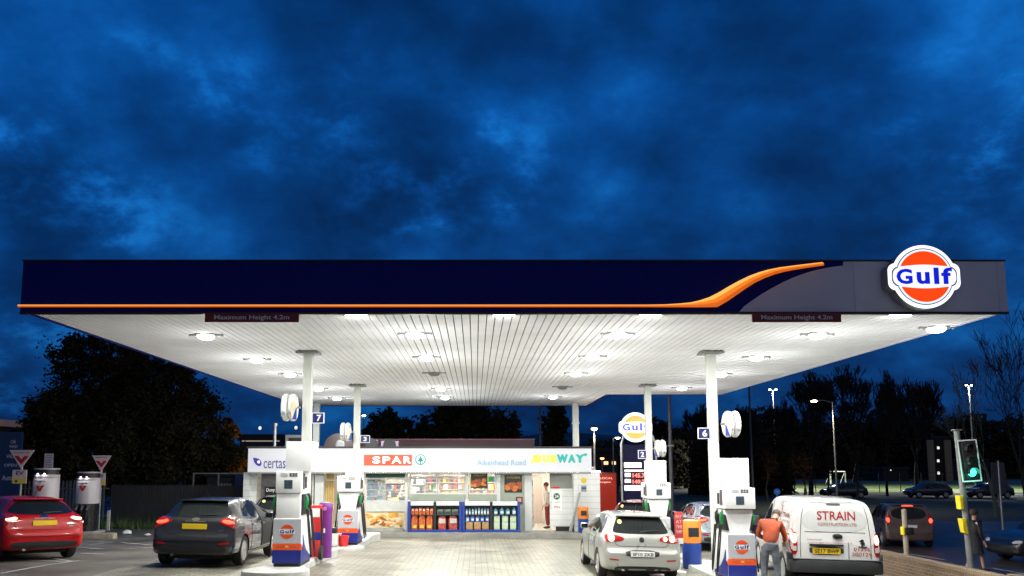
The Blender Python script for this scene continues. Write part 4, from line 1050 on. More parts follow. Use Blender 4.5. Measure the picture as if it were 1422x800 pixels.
def car_shell(st, wheels, wr_, half, sub=2):
    b = bmesh.new(); rings = []
    for (y, zb, zbelt, zt, w_, wr) in st:
        hb = min(zbelt, zt-.035); up = zt-hb
        lo = zb+.05
        h = [(0, zb), (.80*w_, zb), (.955*w_, zb+.045), (.99*w_, zb+.14*(hb-zb)+.03), (w_, zb+.45*(hb-zb)), (w_*.992, zb+.75*(hb-zb)), (w_*.965, hb-.02), (lerp(w_*.94, wr, .08), hb+.03 if up > .1 else hb+up*.35)]
        if up > .2: h += [(lerp(w_*.94, wr, .55), hb+up*.5), (wr+.012, zt-.085), (wr-.045, zt-.03), (wr*.6, zt-.006), (0, zt)]
        else: h += [(wr, zt-up*.42), (wr*.93, zt-up*.25), (wr*.8, zt-up*.14), (wr*.5, zt-up*.03), (0, zt)]
        pts = h + [(-x, z) for x, z in h[-2:0:-1]]
        rings.append([b.verts.new((x, y, z)) for x, z in pts])
    n = len(rings[0])
    for i in range(len(rings)-1):
        for k in range(n): b.faces.new((rings[i][k], rings[i][(k+1) % n], rings[i+1][(k+1) % n], rings[i+1][k]))
    m = n//2
    for ring, fl in ((rings[0], False), (rings[-1], True)):
        for k in range(m):
            a, b_, c_, d_ = ring[k], ring[k+1], ring[(n-k-1) % n], ring[(n-k) % n]
            vs = []
            for v in (a, b_, c_, d_):
                if v not in vs: vs.append(v)
            if len(vs) >= 3:
                try: b.faces.new(vs if fl else vs[::-1])
                except ValueError: pass
    bmesh.ops.recalc_face_normals(b, faces=b.faces[:])
    me = bpy.data.meshes.new('shell'); b.to_mesh(me); b.free()
    o = bpy.data.objects.new('shell', me); COL.objects.link(o)
    md = o.modifiers.new('s', 'SUBSURF'); md.levels = md.render_levels = sub
    dg = bpy.context.evaluated_depsgraph_get(); me2 = bpy.data.meshes.new_from_object(o.evaluated_get(dg))
    bvh = BVHTree.FromPolygons([v.co for v in me2.vertices], [p.vertices for p in me2.polygons])
    # wheel arches are cut with cylinders
    me2.materials.append(gap); me2.materials.append(gap)
    o.modifiers.clear(); o.data = me2
    cut = MB()
    for y in wheels:
        for s in (-1, 1): cut.lathe([(0, s*(half-.30)), (wr_+.045, s*(half-.30)), (wr_+.045, s*(half+.25)), (0, s*(half+.25))], 40, (0, y, wr_), 'x')
    bmesh.ops.recalc_face_normals(cut.bm, faces=cut.bm.faces[:])
    for f in cut.bm.faces: f.material_index = 0
    me3 = bpy.data.meshes.new('cut'); cut.bm.to_mesh(me3); cut.bm.free(); me3.materials.append(gap)
    oc = bpy.data.objects.new('cut', me3); COL.objects.link(oc)
    bo = o.modifiers.new('b', 'BOOLEAN'); bo.operation = 'DIFFERENCE'; bo.object = oc; bo.solver = 'EXACT'
    try: bo.material_mode = 'TRANSFER'
    except Exception: pass
    dg = bpy.context.evaluated_depsgraph_get(); me4 = bpy.data.meshes.new_from_object(o.evaluated_get(dg))
    bpy.data.objects.remove(o); bpy.data.objects.remove(oc)
    return me4, bvh
def body_part(name, me, m, parent):
    me.name = name
    names = [q_.name if q_ else '' for q_ in me.materials]
    # slot of the cutter stays black, everything else takes the paint
    black_slots = {i for i, q_ in enumerate(me.materials) if q_ and q_.name == 'panel_gap'}
    n = len(me.materials)
    for p in me.polygons: p.use_smooth = True
    used_cut = n-1
    for p in me.polygons:
        c = p.center
        p.material_index = 1 if p.material_index == used_cut and n > 2 else 0
    me.materials.clear(); me.materials.append(m); me.materials.append(gap)
    o = bpy.data.objects.new(name, me); COL.objects.link(o); o.parent = parent; WM[o] = WM[parent]
    return o
def mark_edges(me, ang=35):
    b = bmesh.new(); b.from_mesh(me)
    for e in b.edges:
        if len(e.link_faces) == 2 and e.calc_face_angle(0) > R(ang): e.smooth = False
    b.to_mesh(me); b.free()
def wheel(parent, x, y, r, s, rim=rimm, spokes=5, wd=.2, steelwheel=False):
    """s: +1 right side, -1 left; outer face at x"""
    mb = MB(); w_ = wd
    prof = [(r*.66, -w_), (r*.94, -w_), (r, -w_+.03), (r, -.03), (r*.95, -.006), (r*.80, 0), (r*.69, -.008), (r*.66, -.03)]
    mb.lathe([(a, s*h) for a, h in prof], 36, (x, y, r), 'x'); t = mb.build('wheel', rubber, parent, smooth=True)
    mb = MB(); mb.lathe([(a, s*h) for a, h in [(r*.70, -.02), (r*.67, -.004), (r*.63, -.03), (r*.61, -.12), (0, -.13)]], 32, (x, y, r), 'x')
    mb.lathe([(a, s*h) for a, h in [(r*.2, -.12), (r*.18, -.015), (r*.07, -.008), (0, -.008)]], 16, (x, y, r), 'x')
    for k in range(spokes):
        M = Matrix.Translation((x, y, r)) @ Matrix.Rotation(2*math.pi*k/spokes+.3, 4, 'X')
        wdt = .030 if spokes > 6 else .05
        mb.box(*sorted((s*-.045, s*-.015)), -wdt, wdt, r*.12, r*.65, .008, 1, M=M)
    rb_ = mb.build('rim', rim, t, smooth=True)
    return t
def place_car(name, label, cat, rear, z, yaw, group=None):
    X, Y = rear
    h = Vector((-math.sin(yaw), math.cos(yaw))); rt = Vector((h.y, -h.x)); C = Vector(rear) + h*2.1
    d = .9; roll = -math.atan2(gz(*(C+rt*d))-gz(*(C-rt*d)), 2*d); pit = math.atan2(gz(*(C+h*1.3))-gz(*(C-h*1.3)), 2.6)
    Mx = Matrix.Rotation(yaw, 3, 'Z') @ Matrix.Rotation(pit, 3, 'X') @ Matrix.Rotation(roll, 3, 'Y')
    zc_ = gz(*C) + .006
    loc = Vector((C.x, C.y, zc_)) - Mx @ Vector((0, 2.1, 0))
    return thing(name, label, cat, loc, Mx.to_euler(), group)
def plate(t, bvh, cx, cz_, m, txt=None, w_=.52, h_=.111, par=None, y=None):
    y = bvh.ray_cast(Vector((cx, -3, cz_+h_/2)), Vector((0, 1, 0)))[0].y if y is None else y
    y2 = bvh.ray_cast(Vector((cx, -3, cz_-h_/2)), Vector((0, 1, 0)))[0].y; y = min(y, y2)
    mb = MB(); mb.box(cx-w_/2, cx+w_/2, y-.016, y+.02, cz_-h_/2, cz_+h_/2, .004); o = mb.build('number_plate', m, t)
    if txt:
        mb = MB(); mb.text(txt, cx-w_*.42, cx+w_*.44, cz_-h_*.32, cz_+h_*.32, y-.0165, .002, .015); mb.build('plate_lettering', ink, o)
    return o
def car(name, label, cat, rear, yaw, pm, kind='compact', lit=True, detail=True, group=None, plate_m=plateY, ptxt=None, door_open=False, front_lit=False):
    z = 0
    t = place_car(name, label, cat, rear, z, yaw, group)
    Hh = {'compact': 1.48, 'mpv': 1.66}.get(kind, 1.48)
    if kind == 'golf':
        Lc, hw, r = 4.2, .89, .318; wh = (.76, 3.34)
        st = [(0, .36, .60, .60, .66, .60), (.012, .30, .60, .64, .74, .66), (.04, .26, .66, .67, .80, .73), (.085, .245, .80, .74, .84, .77), (.105, .24, .86, .86, .85, .78), (.14, .235, .90, .965, .86, .77), (.19, .23, .93, 1.02, .865, .73),
              (.30, .22, .95, 1.15, .875, .665), (.42, .21, .96, 1.29, .88, .625), (.50, .205, .965, 1.395, .885, .60), (.56, .2, .965, 1.425, .888, .60), (.95, .19, .955, 1.465, .89, .585), (1.6, .19, .94, 1.48, .89, .58), (2.2, .19, .925, 1.46, .89, .575), (2.6, .19, .915, 1.38, .89, .60), (2.95, .19, .91, 1.17, .89, .70), (3.2, .19, .90, 1.0, .885, .78), (3.6, .2, .86, .93, .87, .76), (3.95, .22, .76, .83, .82, .70), (4.12, .25, .62, .70, .74, .62), (4.2, .32, .52, .54, .60, .5)]
    elif kind == 'mpv':
        Lc, hw, r = 4.1, .88, .32; wh = (.72, 3.3)
        st = [(0, .36, .56, .56, .70, .64), (.015, .30, .60, .62, .78, .7), (.05, .26, .80, .80, .83, .78), (.07, .25, .95, 1.00, .85, .79), (.10, .24, .98, 1.12, .86, .77), (.16, .235, 1.0, 1.38, .865, .72), (.21, .23, 1.0, 1.56, .87, .67), (.27, .22, 1.0, 1.62, .875, .655), (.6, .2, 1.0, 1.655, .88, .64), (1.6, .19, .98, 1.66, .88, .63), (2.3, .19, .96, 1.62, .88, .63), (2.8, .19, .95, 1.42, .88, .66), (3.2, .19, .94, 1.12, .88, .76), (3.55, .2, .90, .99, .86, .76), (3.9, .22, .76, .84, .8, .68), (4.05, .26, .6, .66, .7, .6), (4.1, .32, .5, .53, .6, .5)]
    else:
        Lc, hw, r = 4.36, .91, .32; wh = (.80, 3.45)
        st = [(0, .37, .57, .57, .66, .6), (.015, .31, .60, .63, .75, .67), (.05, .27, .66, .68, .81, .74), (.10, .25, .86, .76, .855, .80), (.125, .245, .92, .90, .87, .80), (.17, .24, .96, 1.00, .88, .78), (.24, .235, .98, 1.045, .885, .74),
              (.38, .225, 1.0, 1.15, .895, .68), (.54, .215, 1.0, 1.285, .90, .63), (.66, .21, 1.0, 1.375, .905, .605), (.74, .2, 1.0, 1.405, .908, .60), (1.1, .19, .985, 1.455, .91, .59), (1.75, .19, .96, 1.48, .91, .585), (2.3, .19, .94, 1.455, .91, .58), (2.7, .19, .925, 1.36, .91, .61), (3.1, .19, .92, 1.14, .91, .71), (3.35, .19, .91, 1.01, .905, .79), (3.75, .2, .86, .93, .88, .77), (4.1, .22, .74, .81, .82, .70), (4.28, .26, .6, .67, .72, .6), (4.36, .33, .52, .54, .58, .5)]
    me, bvh = car_shell(st, wh, r, hw)
    mark_edges(me)
    body = body_part('body', me, pm, t)
    ax = hw+.004
    for y in wh:
        for s in (-1, 1): wheel(t, s*(hw-.012), y, r, s, spokes=(10 if kind == 'golf' else 5) if detail else 5)
    PT = lambda nm, m, poly, axis='y', s=1, off=.006, par=None, **k: patch(bvh, poly, axis, s, off, **k).build(nm, m, par or t, smooth=True)
    if kind == 'golf':
        rw = clip_smooth([(-.62, 1.045), (-.30, 1.025), (.30, 1.025), (.62, 1.045), (.60, 1.12), (.50, 1.345), (.40, 1.375), (-.40, 1.375), (-.50, 1.345), (-.60, 1.12)], 2)
        PT('rear_window', glassd, rw)
        for s in (-1, 1):
            lp = [(.80, .86), (.80, .985), (.70, 1.0), (.50, .985), (.40, .945), (.39, .90), (.45, .875), (.6, .865), (.72, .85)]
            lp = clip_smooth(lp, 1); lp = lp if s > 0 else mirror(lp)
            tl = PT('tail_light', lampred, lp, off=.012)
            for cx_, rr in ((.665, .062), (.515, .045)) if s > 0 else ((.665, .07),):
                ci = [(s*cx_+rr*math.cos(k*math.pi/10), .925+rr*math.sin(k*math.pi/10)) for k in range(20)]
                PT('lit_lens', lamphot if lit else lampclear, ci, par=tl, off=.02, cell=.04)
            PT('reflector', lampred, strip_poly([(s*.52, .475), (s*.72, .49)], .028))
        PT('tailgate_gap', gap, strip_poly([(-.60, .98), (-.57, .80), (-.50, .765), (.50, .765), (.57, .80), (.60, .98)], .008), cell=.05)
        PT('plate_recess', black, clip_smooth([(-.35, .535), (.35, .535), (.38, .69), (-.38, .69)], 1), off=.004)
        plate(t, bvh, 0, .605, plateW, ptxt)
        PT('badge', chrome, [(.055*math.cos(k*math.pi/10), .905+.055*math.sin(k*math.pi/10)) for k in range(20)], off=.01, cell=.03)
        PT('badge_centre', gap, [(.036*math.cos(k*math.pi/10), .905+.036*math.sin(k*math.pi/10)) for k in range(20)], off=.014, cell=.03)
        PT('diffuser', black, clip_smooth([(-.6, .25), (.6, .25), (.62, .31), (.5, .35), (-.5, .35), (-.62, .31)], 1), off=.005)
        side = [[(.62, 1.0), (.62, 1.04), (.80, 1.30), (1.12, 1.375), (1.12, .985)], [(1.18, .98), (1.18, 1.38), (1.7, 1.395), (2.05, 1.375), (2.05, .96)], [(2.12, .955), (2.12, 1.365), (2.35, 1.31), (2.80, 1.06), (2.85, .95)]]
        PT('window_sticker', mat('sticker_yellow', (.75, .62, .2), .5, var=0), [(-.44+.05*math.cos(k*math.pi/8), 1.27+.05*math.sin(k*math.pi/8)) for k in range(16)], off=.012, cell=.04)
    elif kind == 'mpv':
        PT('rear_window', glassd, clip_smooth([(-.62, 1.06), (.62, 1.06), (.56, 1.50), (-.56, 1.50)], 2))
        for s in (-1, 1):
            lp = clip_smooth([(.70, .86), (.82, .88), (.80, 1.2), (.74, 1.36), (.66, 1.30), (.66, .95)], 1); lp = lp if s > 0 else mirror(lp)
            tl = PT('tail_light', lampred, lp, off=.012)
            if lit: PT('lit_lens', lamplit, [(s*.73+.055*math.cos(k*math.pi/10), 1.02+.09*math.sin(k*math.pi/10)) for k in range(20)], off=.02, par=tl, cell=.05)
        plate(t, bvh, 0, .80, plateW, None)
        if lit: PT('brake_light', lamplit, strip_poly([(-.2, 1.575), (.2, 1.575)], .05))
        side = [[(.35, 1.05), (.45, 1.46), (1.1, 1.53), (1.1, 1.03)], [(1.18, 1.03), (1.18, 1.53), (2.05, 1.52), (2.05, 1.0)], [(2.12, 1.0), (2.12, 1.51), (2.45, 1.42), (2.95, 1.02)]]
    else:
        rw = clip_smooth([(-.70, 1.10), (-.60, 1.06), (-.3, 1.035), (.3, 1.035), (.60, 1.06), (.70, 1.10), (.66, 1.17), (.52, 1.325), (.3, 1.355), (-.3, 1.355), (-.52, 1.325), (-.66, 1.17)], 2)
        PT('rear_window', glassd, rw)
        for s in (-1, 1):
            lp = clip_smooth([(.50, .955), (.56, .91), (.72, .86), (.835, .80), (.86, .90), (.87, 1.03), (.80, 1.055), (.66, 1.03), (.54, 1.0)], 1); lp = lp if s > 0 else mirror(lp)
            tl = PT('tail_light', lampred, lp, off=.012)
            l2 = clip_smooth([(.555, .955), (.66, .91), (.80, .90), (.82, .955), (.70, .965), (.62, .99)], 1); l2 = l2 if s > 0 else mirror(l2)
            if lit: PT('lit_lens', lamphot if lit == 2 else lamplit, l2, par=tl, off=.02, cell=.05)
            PT('reflector', lampred, clip_smooth([(s*.52, .475), (s*.78, .49), (s*.76, .535), (s*.6, .53)][::s], 1))
        PT('tailgate_gap', gap, strip_poly([(-.66, .90), (-.60, .74), (-.52, .70), (.52, .70), (.60, .74), (.66, .90)], .009), cell=.05)
        PT('handle_strip', chrome if kind == 'compact' else gap, strip_poly([(-.22, .955), (.22, .955)], .022), off=.01)
        plate(t, bvh, 0, .85, plate_m, ptxt)
        PT('badge', chrome, [(.085*math.cos(k*math.pi/10), .995+.035*math.sin(k*math.pi/10)) for k in range(20)], off=.01, cell=.03)
        PT('bumper_line', gap, strip_poly([(-.80, .56), (-.5, .55), (.5, .55), (.80, .56)], .012), cell=.06)
        PT('diffuser', black, clip_smooth([(-.66, .29), (.66, .29), (.74, .40), (.6, .445), (-.6, .445), (-.74, .40)], 1), off=.005)
        side = [[(.85, 1.055), (.90, 1.12), (1.05, 1.25), (1.22, 1.34), (1.35, 1.365), (1.28, 1.04)], [(1.36, 1.03), (1.43, 1.37), (1.85, 1.395), (2.15, 1.38), (2.12, .99)], [(2.2, .985), (2.23, 1.375), (2.5, 1.30), (2.95, 1.06), (3.0, .955)]]
        PT('model_badge', chrome, strip_poly([(.52, .765), (.62, .765)], .025), off=.009)
    for s in (-1, 1):
        for w_ in side:
            PT('side_window', glassd, clip_smooth(w_, 1), 'x', s)
        for ys_ in ((side[1][0][0]-.03), (side[2][0][0]-.03)):
            PT('door_gap', gap, strip_poly([(ys_, side[1][0][1]-.01), (ys_, .32)], .008), 'x', s)
            PT('door_handle', pm if kind != 'compact' else chrome, strip_poly([(ys_+.06, .86), (ys_+.22, .865)], .03), 'x', s, off=.025, th=.03)
        PT('sill_gap', gap, strip_poly([(wh[0]+.38, .30), (wh[1]-.38, .30)], .02), 'x', s)
        mx = side[2][2][0]+.12
        hx = bvh.ray_cast(Vector((s*4, mx, 1.0)), Vector((-s, 0, 0)))[0].x
        mb = MB(); mb.box(*sorted((hx+s*.05, hx+s*.24)), mx-.05, mx+.06, .965, 1.11, .035); mb.box(*sorted((hx-s*.03, hx+s*.07)), mx-.02, mx+.03, .96, .99, .008)
        mm = mb.build('wing_mirror', pm, t, smooth=True)
        mb = MB(); mb.box(*sorted((hx+s*.07, hx+s*.225)), mx-.056, mx-.0505, .985, 1.09, .002); mb.build('mirror_glass', glassd, mm)
    # windscreen, headlights, grille
    fw = {'golf': [(-.62, 1.0), (.62, 1.0), (.50, 1.40), (-.50, 1.40)], 'mpv': [(-.62, 1.06), (.62, 1.06), (.54, 1.56), (-.54, 1.56)]}.get(kind, [(-.64, 1.03), (.64, 1.03), (.52, 1.40), (-.52, 1.40)])
    PT('windscreen', glassd, clip_smooth(fw, 1), '-y')
    for s in (-1, 1): PT('headlight', glow('headlight_lit', (1, .95, .8), 14) if front_lit else lampclear, clip_smooth([(s*.45, .62), (s*.75, .64), (s*.74, .74), (s*.5, .71)][::s], 1), '-y')
    PT('grille', black, clip_smooth([(-.4, .38), (.4, .38), (.44, .5), (-.44, .5)], 1), '-y')
    if detail:
        mb = MB(); zr_ = bvh.ray_cast(Vector((0, 1.0, 4)), Vector((0, 0, -1)))[0].z
        mb.tube([(0, 1.0, zr_), (0, .9, zr_+.06), (0, .72, zr_+.20)], [.014, .008, .004], 6); mb.build('aerial', black, t, smooth=True)
        h0 = bvh.ray_cast(Vector((0, -3, 1.09)), Vector((0, 1, 0)))[0]; h1 = bvh.ray_cast(Vector((.42, -3, 1.10)), Vector((0, 1, 0)))[0]
        mb = MB(); mb.tube([h0+Vector((0, -.02, -.02)), h0.lerp(h1, .5)+Vector((0, -.035, 0)), h1+Vector((0, -.025, 0))], [.02, .014, .008], 6); mb.build('rear_wiper', black, t, smooth=True)
        mb = MB(); mb.lathe([(.03, -.02), (.035, -.02), (.035, .2), (.03, .2)], 14, (-.42, .06, .27), 'y'); mb.build('exhaust', chrome, t, smooth=True)
        mb = MB(); mb.box(-.6, .6, .35, 3.9, .16, .24, .02); mb.build('underbody', gap, t)
    # spoiler lip over the rear glass
    zs_ = {'golf': (.47, 1.40, .52), 'mpv': (.2, 1.60, .56)}.get(kind, (.66, 1.385, .53))
    mb = MB(); mb.box(-zs_[2], zs_[2], zs_[0]-.09, zs_[0]+.10, zs_[1]-.005, zs_[1]+.022, .012); mb.build('spoiler', pm, t, smooth=True)
    if door_open:
        # right front door swung out on its hinge
        ol = [(0, .33), (-.06, .30), (-1.02, .30), (-1.08, .5), (-1.05, .95), (-.98, 1.36), (-.80, 1.39), (-.48, 1.30), (-.02, 1.04), (0, .96)]
        inn = [(-.12, 1.0), (-1.0, 1.0), (-.94, 1.33), (-.80, 1.345), (-.50, 1.25)]
        hinge = Vector((hw-.03, 3.22, 0)); M = Matrix.Translation(hinge) @ Matrix.Rotation(R(-58), 4, 'Z')
        low = [(0, .33), (-.06, .30), (-1.02, .30), (-1.08, .5), (-1.05, .95), (-1.045, .985), (-.02, .985), (0, .96)]
        mb = MB(); mb.poly(low, 'yz', -.05, .045, .02, M=M)
        fr = [(-1.03, .99), (-.985, 1.345), (-.80, 1.375), (-.49, 1.285), (-.05, 1.03)]
        mb.tube([(0, a, b) for a, b in fr], .025, 6, M=M); d_ = mb.build('door', pm, t, smooth=True)
        mb = MB(); mb.poly([(-.14, .42), (-.95, .42), (-1.0, .9), (-.1, .9)], 'yz', -.075, -.0505, M=M); mb.build('door_trim', black, d_)
        mb = MB(); mb.poly([(-.08, .995), (-1.01, .995), (-.965, 1.335), (-.80, 1.36), (-.49, 1.27)], 'yz', -.004, .004, M=M); mb.build('door_glass', mat('clear_glass', (.6, .7, .7), .03, var=0, alpha=.3), d_)
        PT('door_opening', gap, [(2.22, .34), (3.15, .36), (3.2, .95), (2.95, 1.05), (2.5, 1.30), (2.23, 1.375)], 'x', 1, off=.012)
    return t
silverp = paint('paint_silver', (.42, .425, .385), .35, .3)
greyp = paint('paint_graphite', (.045, .047, .052), .5, .25)
redp = mat('paint_red', (.42, .003, .005), .35, 0, var=.04, scale=2, coat=.5, spec=.25)
darkp = paint('paint_black', (.012, .012, .014), .2)
maroonp = paint('paint_maroon', (.12, .008, .02), .2)
bluep = paint('paint_night_blue', (.006, .010, .03), .2)
car('hatchback', 'silver hatchback seen from behind with glowing tail lights and white plate', 'car', (3.63, 17.55), R(0), silverp, 'golf', True, ptxt='SF10 ZKB')
car('hatchback', 'dark grey hatchback with its driver door open beside the front left pump', 'car', (-5.98, 16.95), R(0.5), greyp, 'compact', True, door_open=True)
car('hatchback', 'bright red hatchback at the left edge with glowing tail lights', 'car', (-9.86, 18.45), R(47), redp, 'compact', 2)
car('hatchback', 'small silver car partly hidden behind the front right pump and orange bin', 'car', (7.7, 24.6), R(0), paint('paint_palegrey', (.26, .29, .33), .3), 'compact', True, False)
car('hatchback', 'dark maroon car parked beyond the silver hatchback near the shop pier', 'car', (5.2, 26.4), R(-20), maroonp, 'golf', False, False)
car('hatchback', 'dark car waiting in front of the shop shutter behind the front left pump', 'car', (-6.1, 24.4), R(4), paint('paint_ash', (.10, .10, .105), .3), 'golf', False, False)
car('people_carrier', 'dark people carrier with bright red brake lights on the road behind the brick wall', 'car', (16.55, 30.6), R(-16), paint('paint_umber', (.13, .085, .075), .3), 'mpv', True, False, plate_m=plateW)
car('hatchback', 'black car at the right edge behind the brick wall facing the pedestrian', 'car', (21.25, 26.6), R(97), darkp, 'compact', False, False, front_lit=False)
proto_far = car('hatchback', 'dark blue car parked far off by the pitch, leftmost of the parked row', 'car', (38.0, 78), R(88), bluep, 'golf', False, False, group='cars parked far away by the pitch')
for (X, Y, lab) in ((46.5, 78.5, 'dark blue car parked far off by the pitch, right of the first one'), (51.8, 77.5, 'dark blue car parked far off beside the traffic light head')):
    copy_thing(proto_far, (X, Y, G(X, Y)+.01), label=lab)

# ------------------------------------------------------------------ white van
def van():
    yaw = R(-9)
    t = place_car('van', 'white panel van with red lettering on its rear doors and a dark bumper', 'van', (7.56, 16.95), 0, yaw)
    hw, r = .925, .33; wh = (.78, 3.56)
    st = [(0, .55, .95, .95, .82, .80), (.012, .44, .96, 1.05, .86, .82), (.03, .40, 1.0, 1.35, .885, .80), (.05, .38, 1.05, 1.70, .90, .745), (.08, .36, 1.08, 1.80, .905, .72), (.16, .34, 1.10, 1.865, .912, .71), (.4, .30, 1.1, 1.90, .92, .715), (1.2, .26, 1.1, 1.925, .925, .72), (2.0, .24, 1.1, 1.925, .925, .715), (2.55, .24, 1.08, 1.89, .925, .70), (2.95, .24, 1.06, 1.72, .925, .70), (3.35, .24, 1.05, 1.38, .92, .74), (3.65, .24, 1.04, 1.18, .91, .80), (3.95, .26, 1.0, 1.10, .89, .78), (4.22, .28, .86, .96, .84, .72), (4.36, .32, .66, .76, .76, .64), (4.42, .4, .56, .6, .62, .54)]
    me, bvh = car_shell(st, wh, r, hw); mark_edges(me)
    vp = paint('paint_van_white', (.74, .74, .71), 0, .3)
    body_part('body', me, vp, t)
    trim = mat('bumper_grey', (.03, .032, .034), .55, var=.15)
    PT = lambda nm, m, poly, axis='y', s=1, off=.006, par=None, **k: patch(bvh, poly, axis, s, off, **k).build(nm, m, par or t, smooth=True)
    for y in wh:
        for s in (-1, 1): wheel(t, s*(hw-.012), y, r, s, mat('wheel_cover', (.5, .5, .49), .4, .3, var=.06), 12)
    # rear bumper with corners
    mb = MB(); pts = [(-.90, .45), (-.935, .20), (-.92, -.02), (-.80, -.085), (-.4, -.105), (.4, -.105), (.80, -.085), (.92, -.02), (.935, .20), (.90, .45), (.86, .45), (.86, .1), (-.86, .1), (-.86, .45)]
    mb.poly(pts, 'xy', .36, .62, .02); bp_ = mb.build('bumper', trim, t, smooth=True)
    mb = MB(); mb.box(-.88, .88, -.09, .2, .621, .645, .008); mb.build('bumper_step', black, bp_)
    for s in (-1, 1):
        mb = MB(); mb.poly([(s*.90, .45), (s*.935, .2), (s*.925, 0), (s*.90, -.03), (s*.86, .0), (s*.86, .45)], 'xy', .622, .76, .015); mb.build('bumper_corner', trim, bp_, smooth=True)
    PT('rear_door_gap', gap, strip_poly([(.26, .66), (.26, 1.0)], .009), cell=.06)
    PT('rear_door_gap', gap, strip_poly([(-.70, .67), (-.70, 1.05), (-.66, 1.5), (-.60, 1.765), (-.45, 1.80), (.45, 1.80), (.60, 1.765), (.66, 1.5), (.70, 1.05), (.70, .67)], .009), cell=.05)
    pr = mat('van_recess', (.62, .63, .61), .35, var=.05, coat=.5)
    PT('pressed_panel', pr, clip_smooth([(-.69, 1.20), (.69, 1.20), (.60, 1.72), (-.60, 1.72)], 2), off=.003)
    PT('panel_crease', gap, strip_poly([(-.60, 1.205), (.60, 1.205)], .006), off=.005)
    for s in (-1, 1):
        lp = clip_smooth([(.765, .72), (.895, .72), (.885, 1.25), (.80, 1.25), (.755, 1.0)], 1); lp = lp if s > 0 else mirror(lp)
        tl = PT('tail_light', lampred, lp, off=.012)
        l2 = [(s*.815+.045*math.cos(k*math.pi/10), 1.06+.10*math.sin(k*math.pi/10)) for k in range(20)]
        PT('lit_lens', lamphot, l2, par=tl, off=.02, cell=.05)
        PT('clear_lens', lampclear, strip_poly([(s*.815, .80), (s*.815, .90)], .07), par=tl, off=.018)
    PT('high_light', black, strip_poly([(-.14, 1.775), (.14, 1.775)], .03), off=.01)
    PT('plate_recess', mat('van_recess_dark', (.06, .06, .06), .5), clip_smooth([(-.52, .73), (.16, .73), (.16, .91), (-.52, .91)], 1), off=.004)
    mb = MB(); mb.box(-.52, .16, -.045, .03, .915, .955, .012); mb.build('plate_lamp_bar', black, t)
    plate(t, bvh, -.18, .81, mat('plate_lit_yellow', (.85, .55, .02), .35, var=0), 'SE17 BWP', .56, .125)
    mb = MB(); mb.lathe([(.0, -.03), (.03, -.03), (.05, -.015), (.055, .03), (0, .03)], 18, (0, .0, 0), 'y', M=Matrix.Translation((.05, 0, 1.12)) @ Matrix.Scale(1.9, 4, (1, 0, 0))); 
    o = mb.build('door_handle', black, t, smooth=True)
    lred = mat('van_letter_red', (.40, .02, .02), .5, var=0); lgrey = mat('van_letter_grey', (.5, .3, .28), .5, var=0)
    def txt(st_, x0, x1, z0, z1, m, off=.0, nm='lettering'):
        mb = MB(); mb.text(st_, x0, x1, z0, z1, 0, .001, off)
        for v in mb.bm.verts:
            h = bvh.ray_cast(Vector((v.co.x, -3, v.co.z)), Vector((0, 1, 0)))
            if h[0]: v.co.y = h[0].y - .009 + v.co.y
        mb.build(nm, m, t)
    txt('STRAIN', -.34, .42, 1.46, 1.64, lred, .008); txt('CONSTRUCTION LTD', -.33, .44, 1.34, 1.40, mat('van_letter_rust', (.42, .12, .07), .5, var=0), .004)
    txt('Domestic & Industrial', -.56, -.27, 1.035, 1.06, trim); txt('enquiries@strainconstruction.co.uk', -.55, .34, .965, .995, lred)
    txt('01355', .36, .68, .83, .90, lred, .006); txt('200129', .32, .71, .725, .795, lred, .006)
    emb = [(.47, 1.03), (.50, 1.05), (.54, 1.07), (.57, 1.05), (.56, 1.01), (.59, .985), (.56, .98), (.58, .945), (.54, .955), (.545, .925), (.505, .945), (.525, .975), (.495, .985), (.52, 1.01)]
    PT('maker_emblem', dark, emb, off=.01, cell=.03); PT('model_badge', chrome, strip_poly([(.45, .915), (.63, .915)], .018), off=.01)
    PT('roof_drip', gap, strip_poly([(-.5, 1.822), (.5, 1.822)], .008), cell=.05)
    for s in (-1, 1):
        PT('pressed_panel', pr, clip_smooth([(.35, 1.18), (1.25, 1.18), (1.25, 1.72), (.42, 1.70)], 2), 'x', s, off=.003)
        PT('pressed_panel', pr, clip_smooth([(1.36, 1.18), (2.2, 1.16), (2.2, 1.72), (1.36, 1.72)], 2), 'x', s, off=.003)
        PT('side_window', glassd, clip_smooth([(2.36, 1.15), (2.36, 1.70), (2.75, 1.66), (3.25, 1.18)], 1), 'x', s)
        PT('door_gap', gap, strip_poly([(2.28, .35), (2.28, 1.80)], .009), 'x', s); PT('door_gap', gap, strip_poly([(1.3, .35), (1.3, 1.80)], .009), 'x', s)
        PT('side_rail', gap, strip_poly([(.25, 1.12), (1.3, 1.11)], .018), 'x', s)
        PT('side_moulding', trim, strip_poly([(1.2, .55), (3.05, .55)], .10), 'x', s, off=.014); 
        mb = MB(); mb.box(*sorted((s*.96, s*1.16)), 2.98, 3.1, 1.12, 1.36, .03); mb.build('wing_mirror', trim, t, smooth=True)
    PT('filler_flap', black, clip_smooth([(.42, .84), (.62, .84), (.62, 1.0), (.42, 1.0)], 1), 'x', -1, off=.008)
    for y_, z_, y2, z2 in ((.55, 1.45, 1.15, 1.56), (.55, 1.33, 1.15, 1.36)): pass
    mb = MB(); M = Matrix.Rotation(R(-90), 4, 'Z')
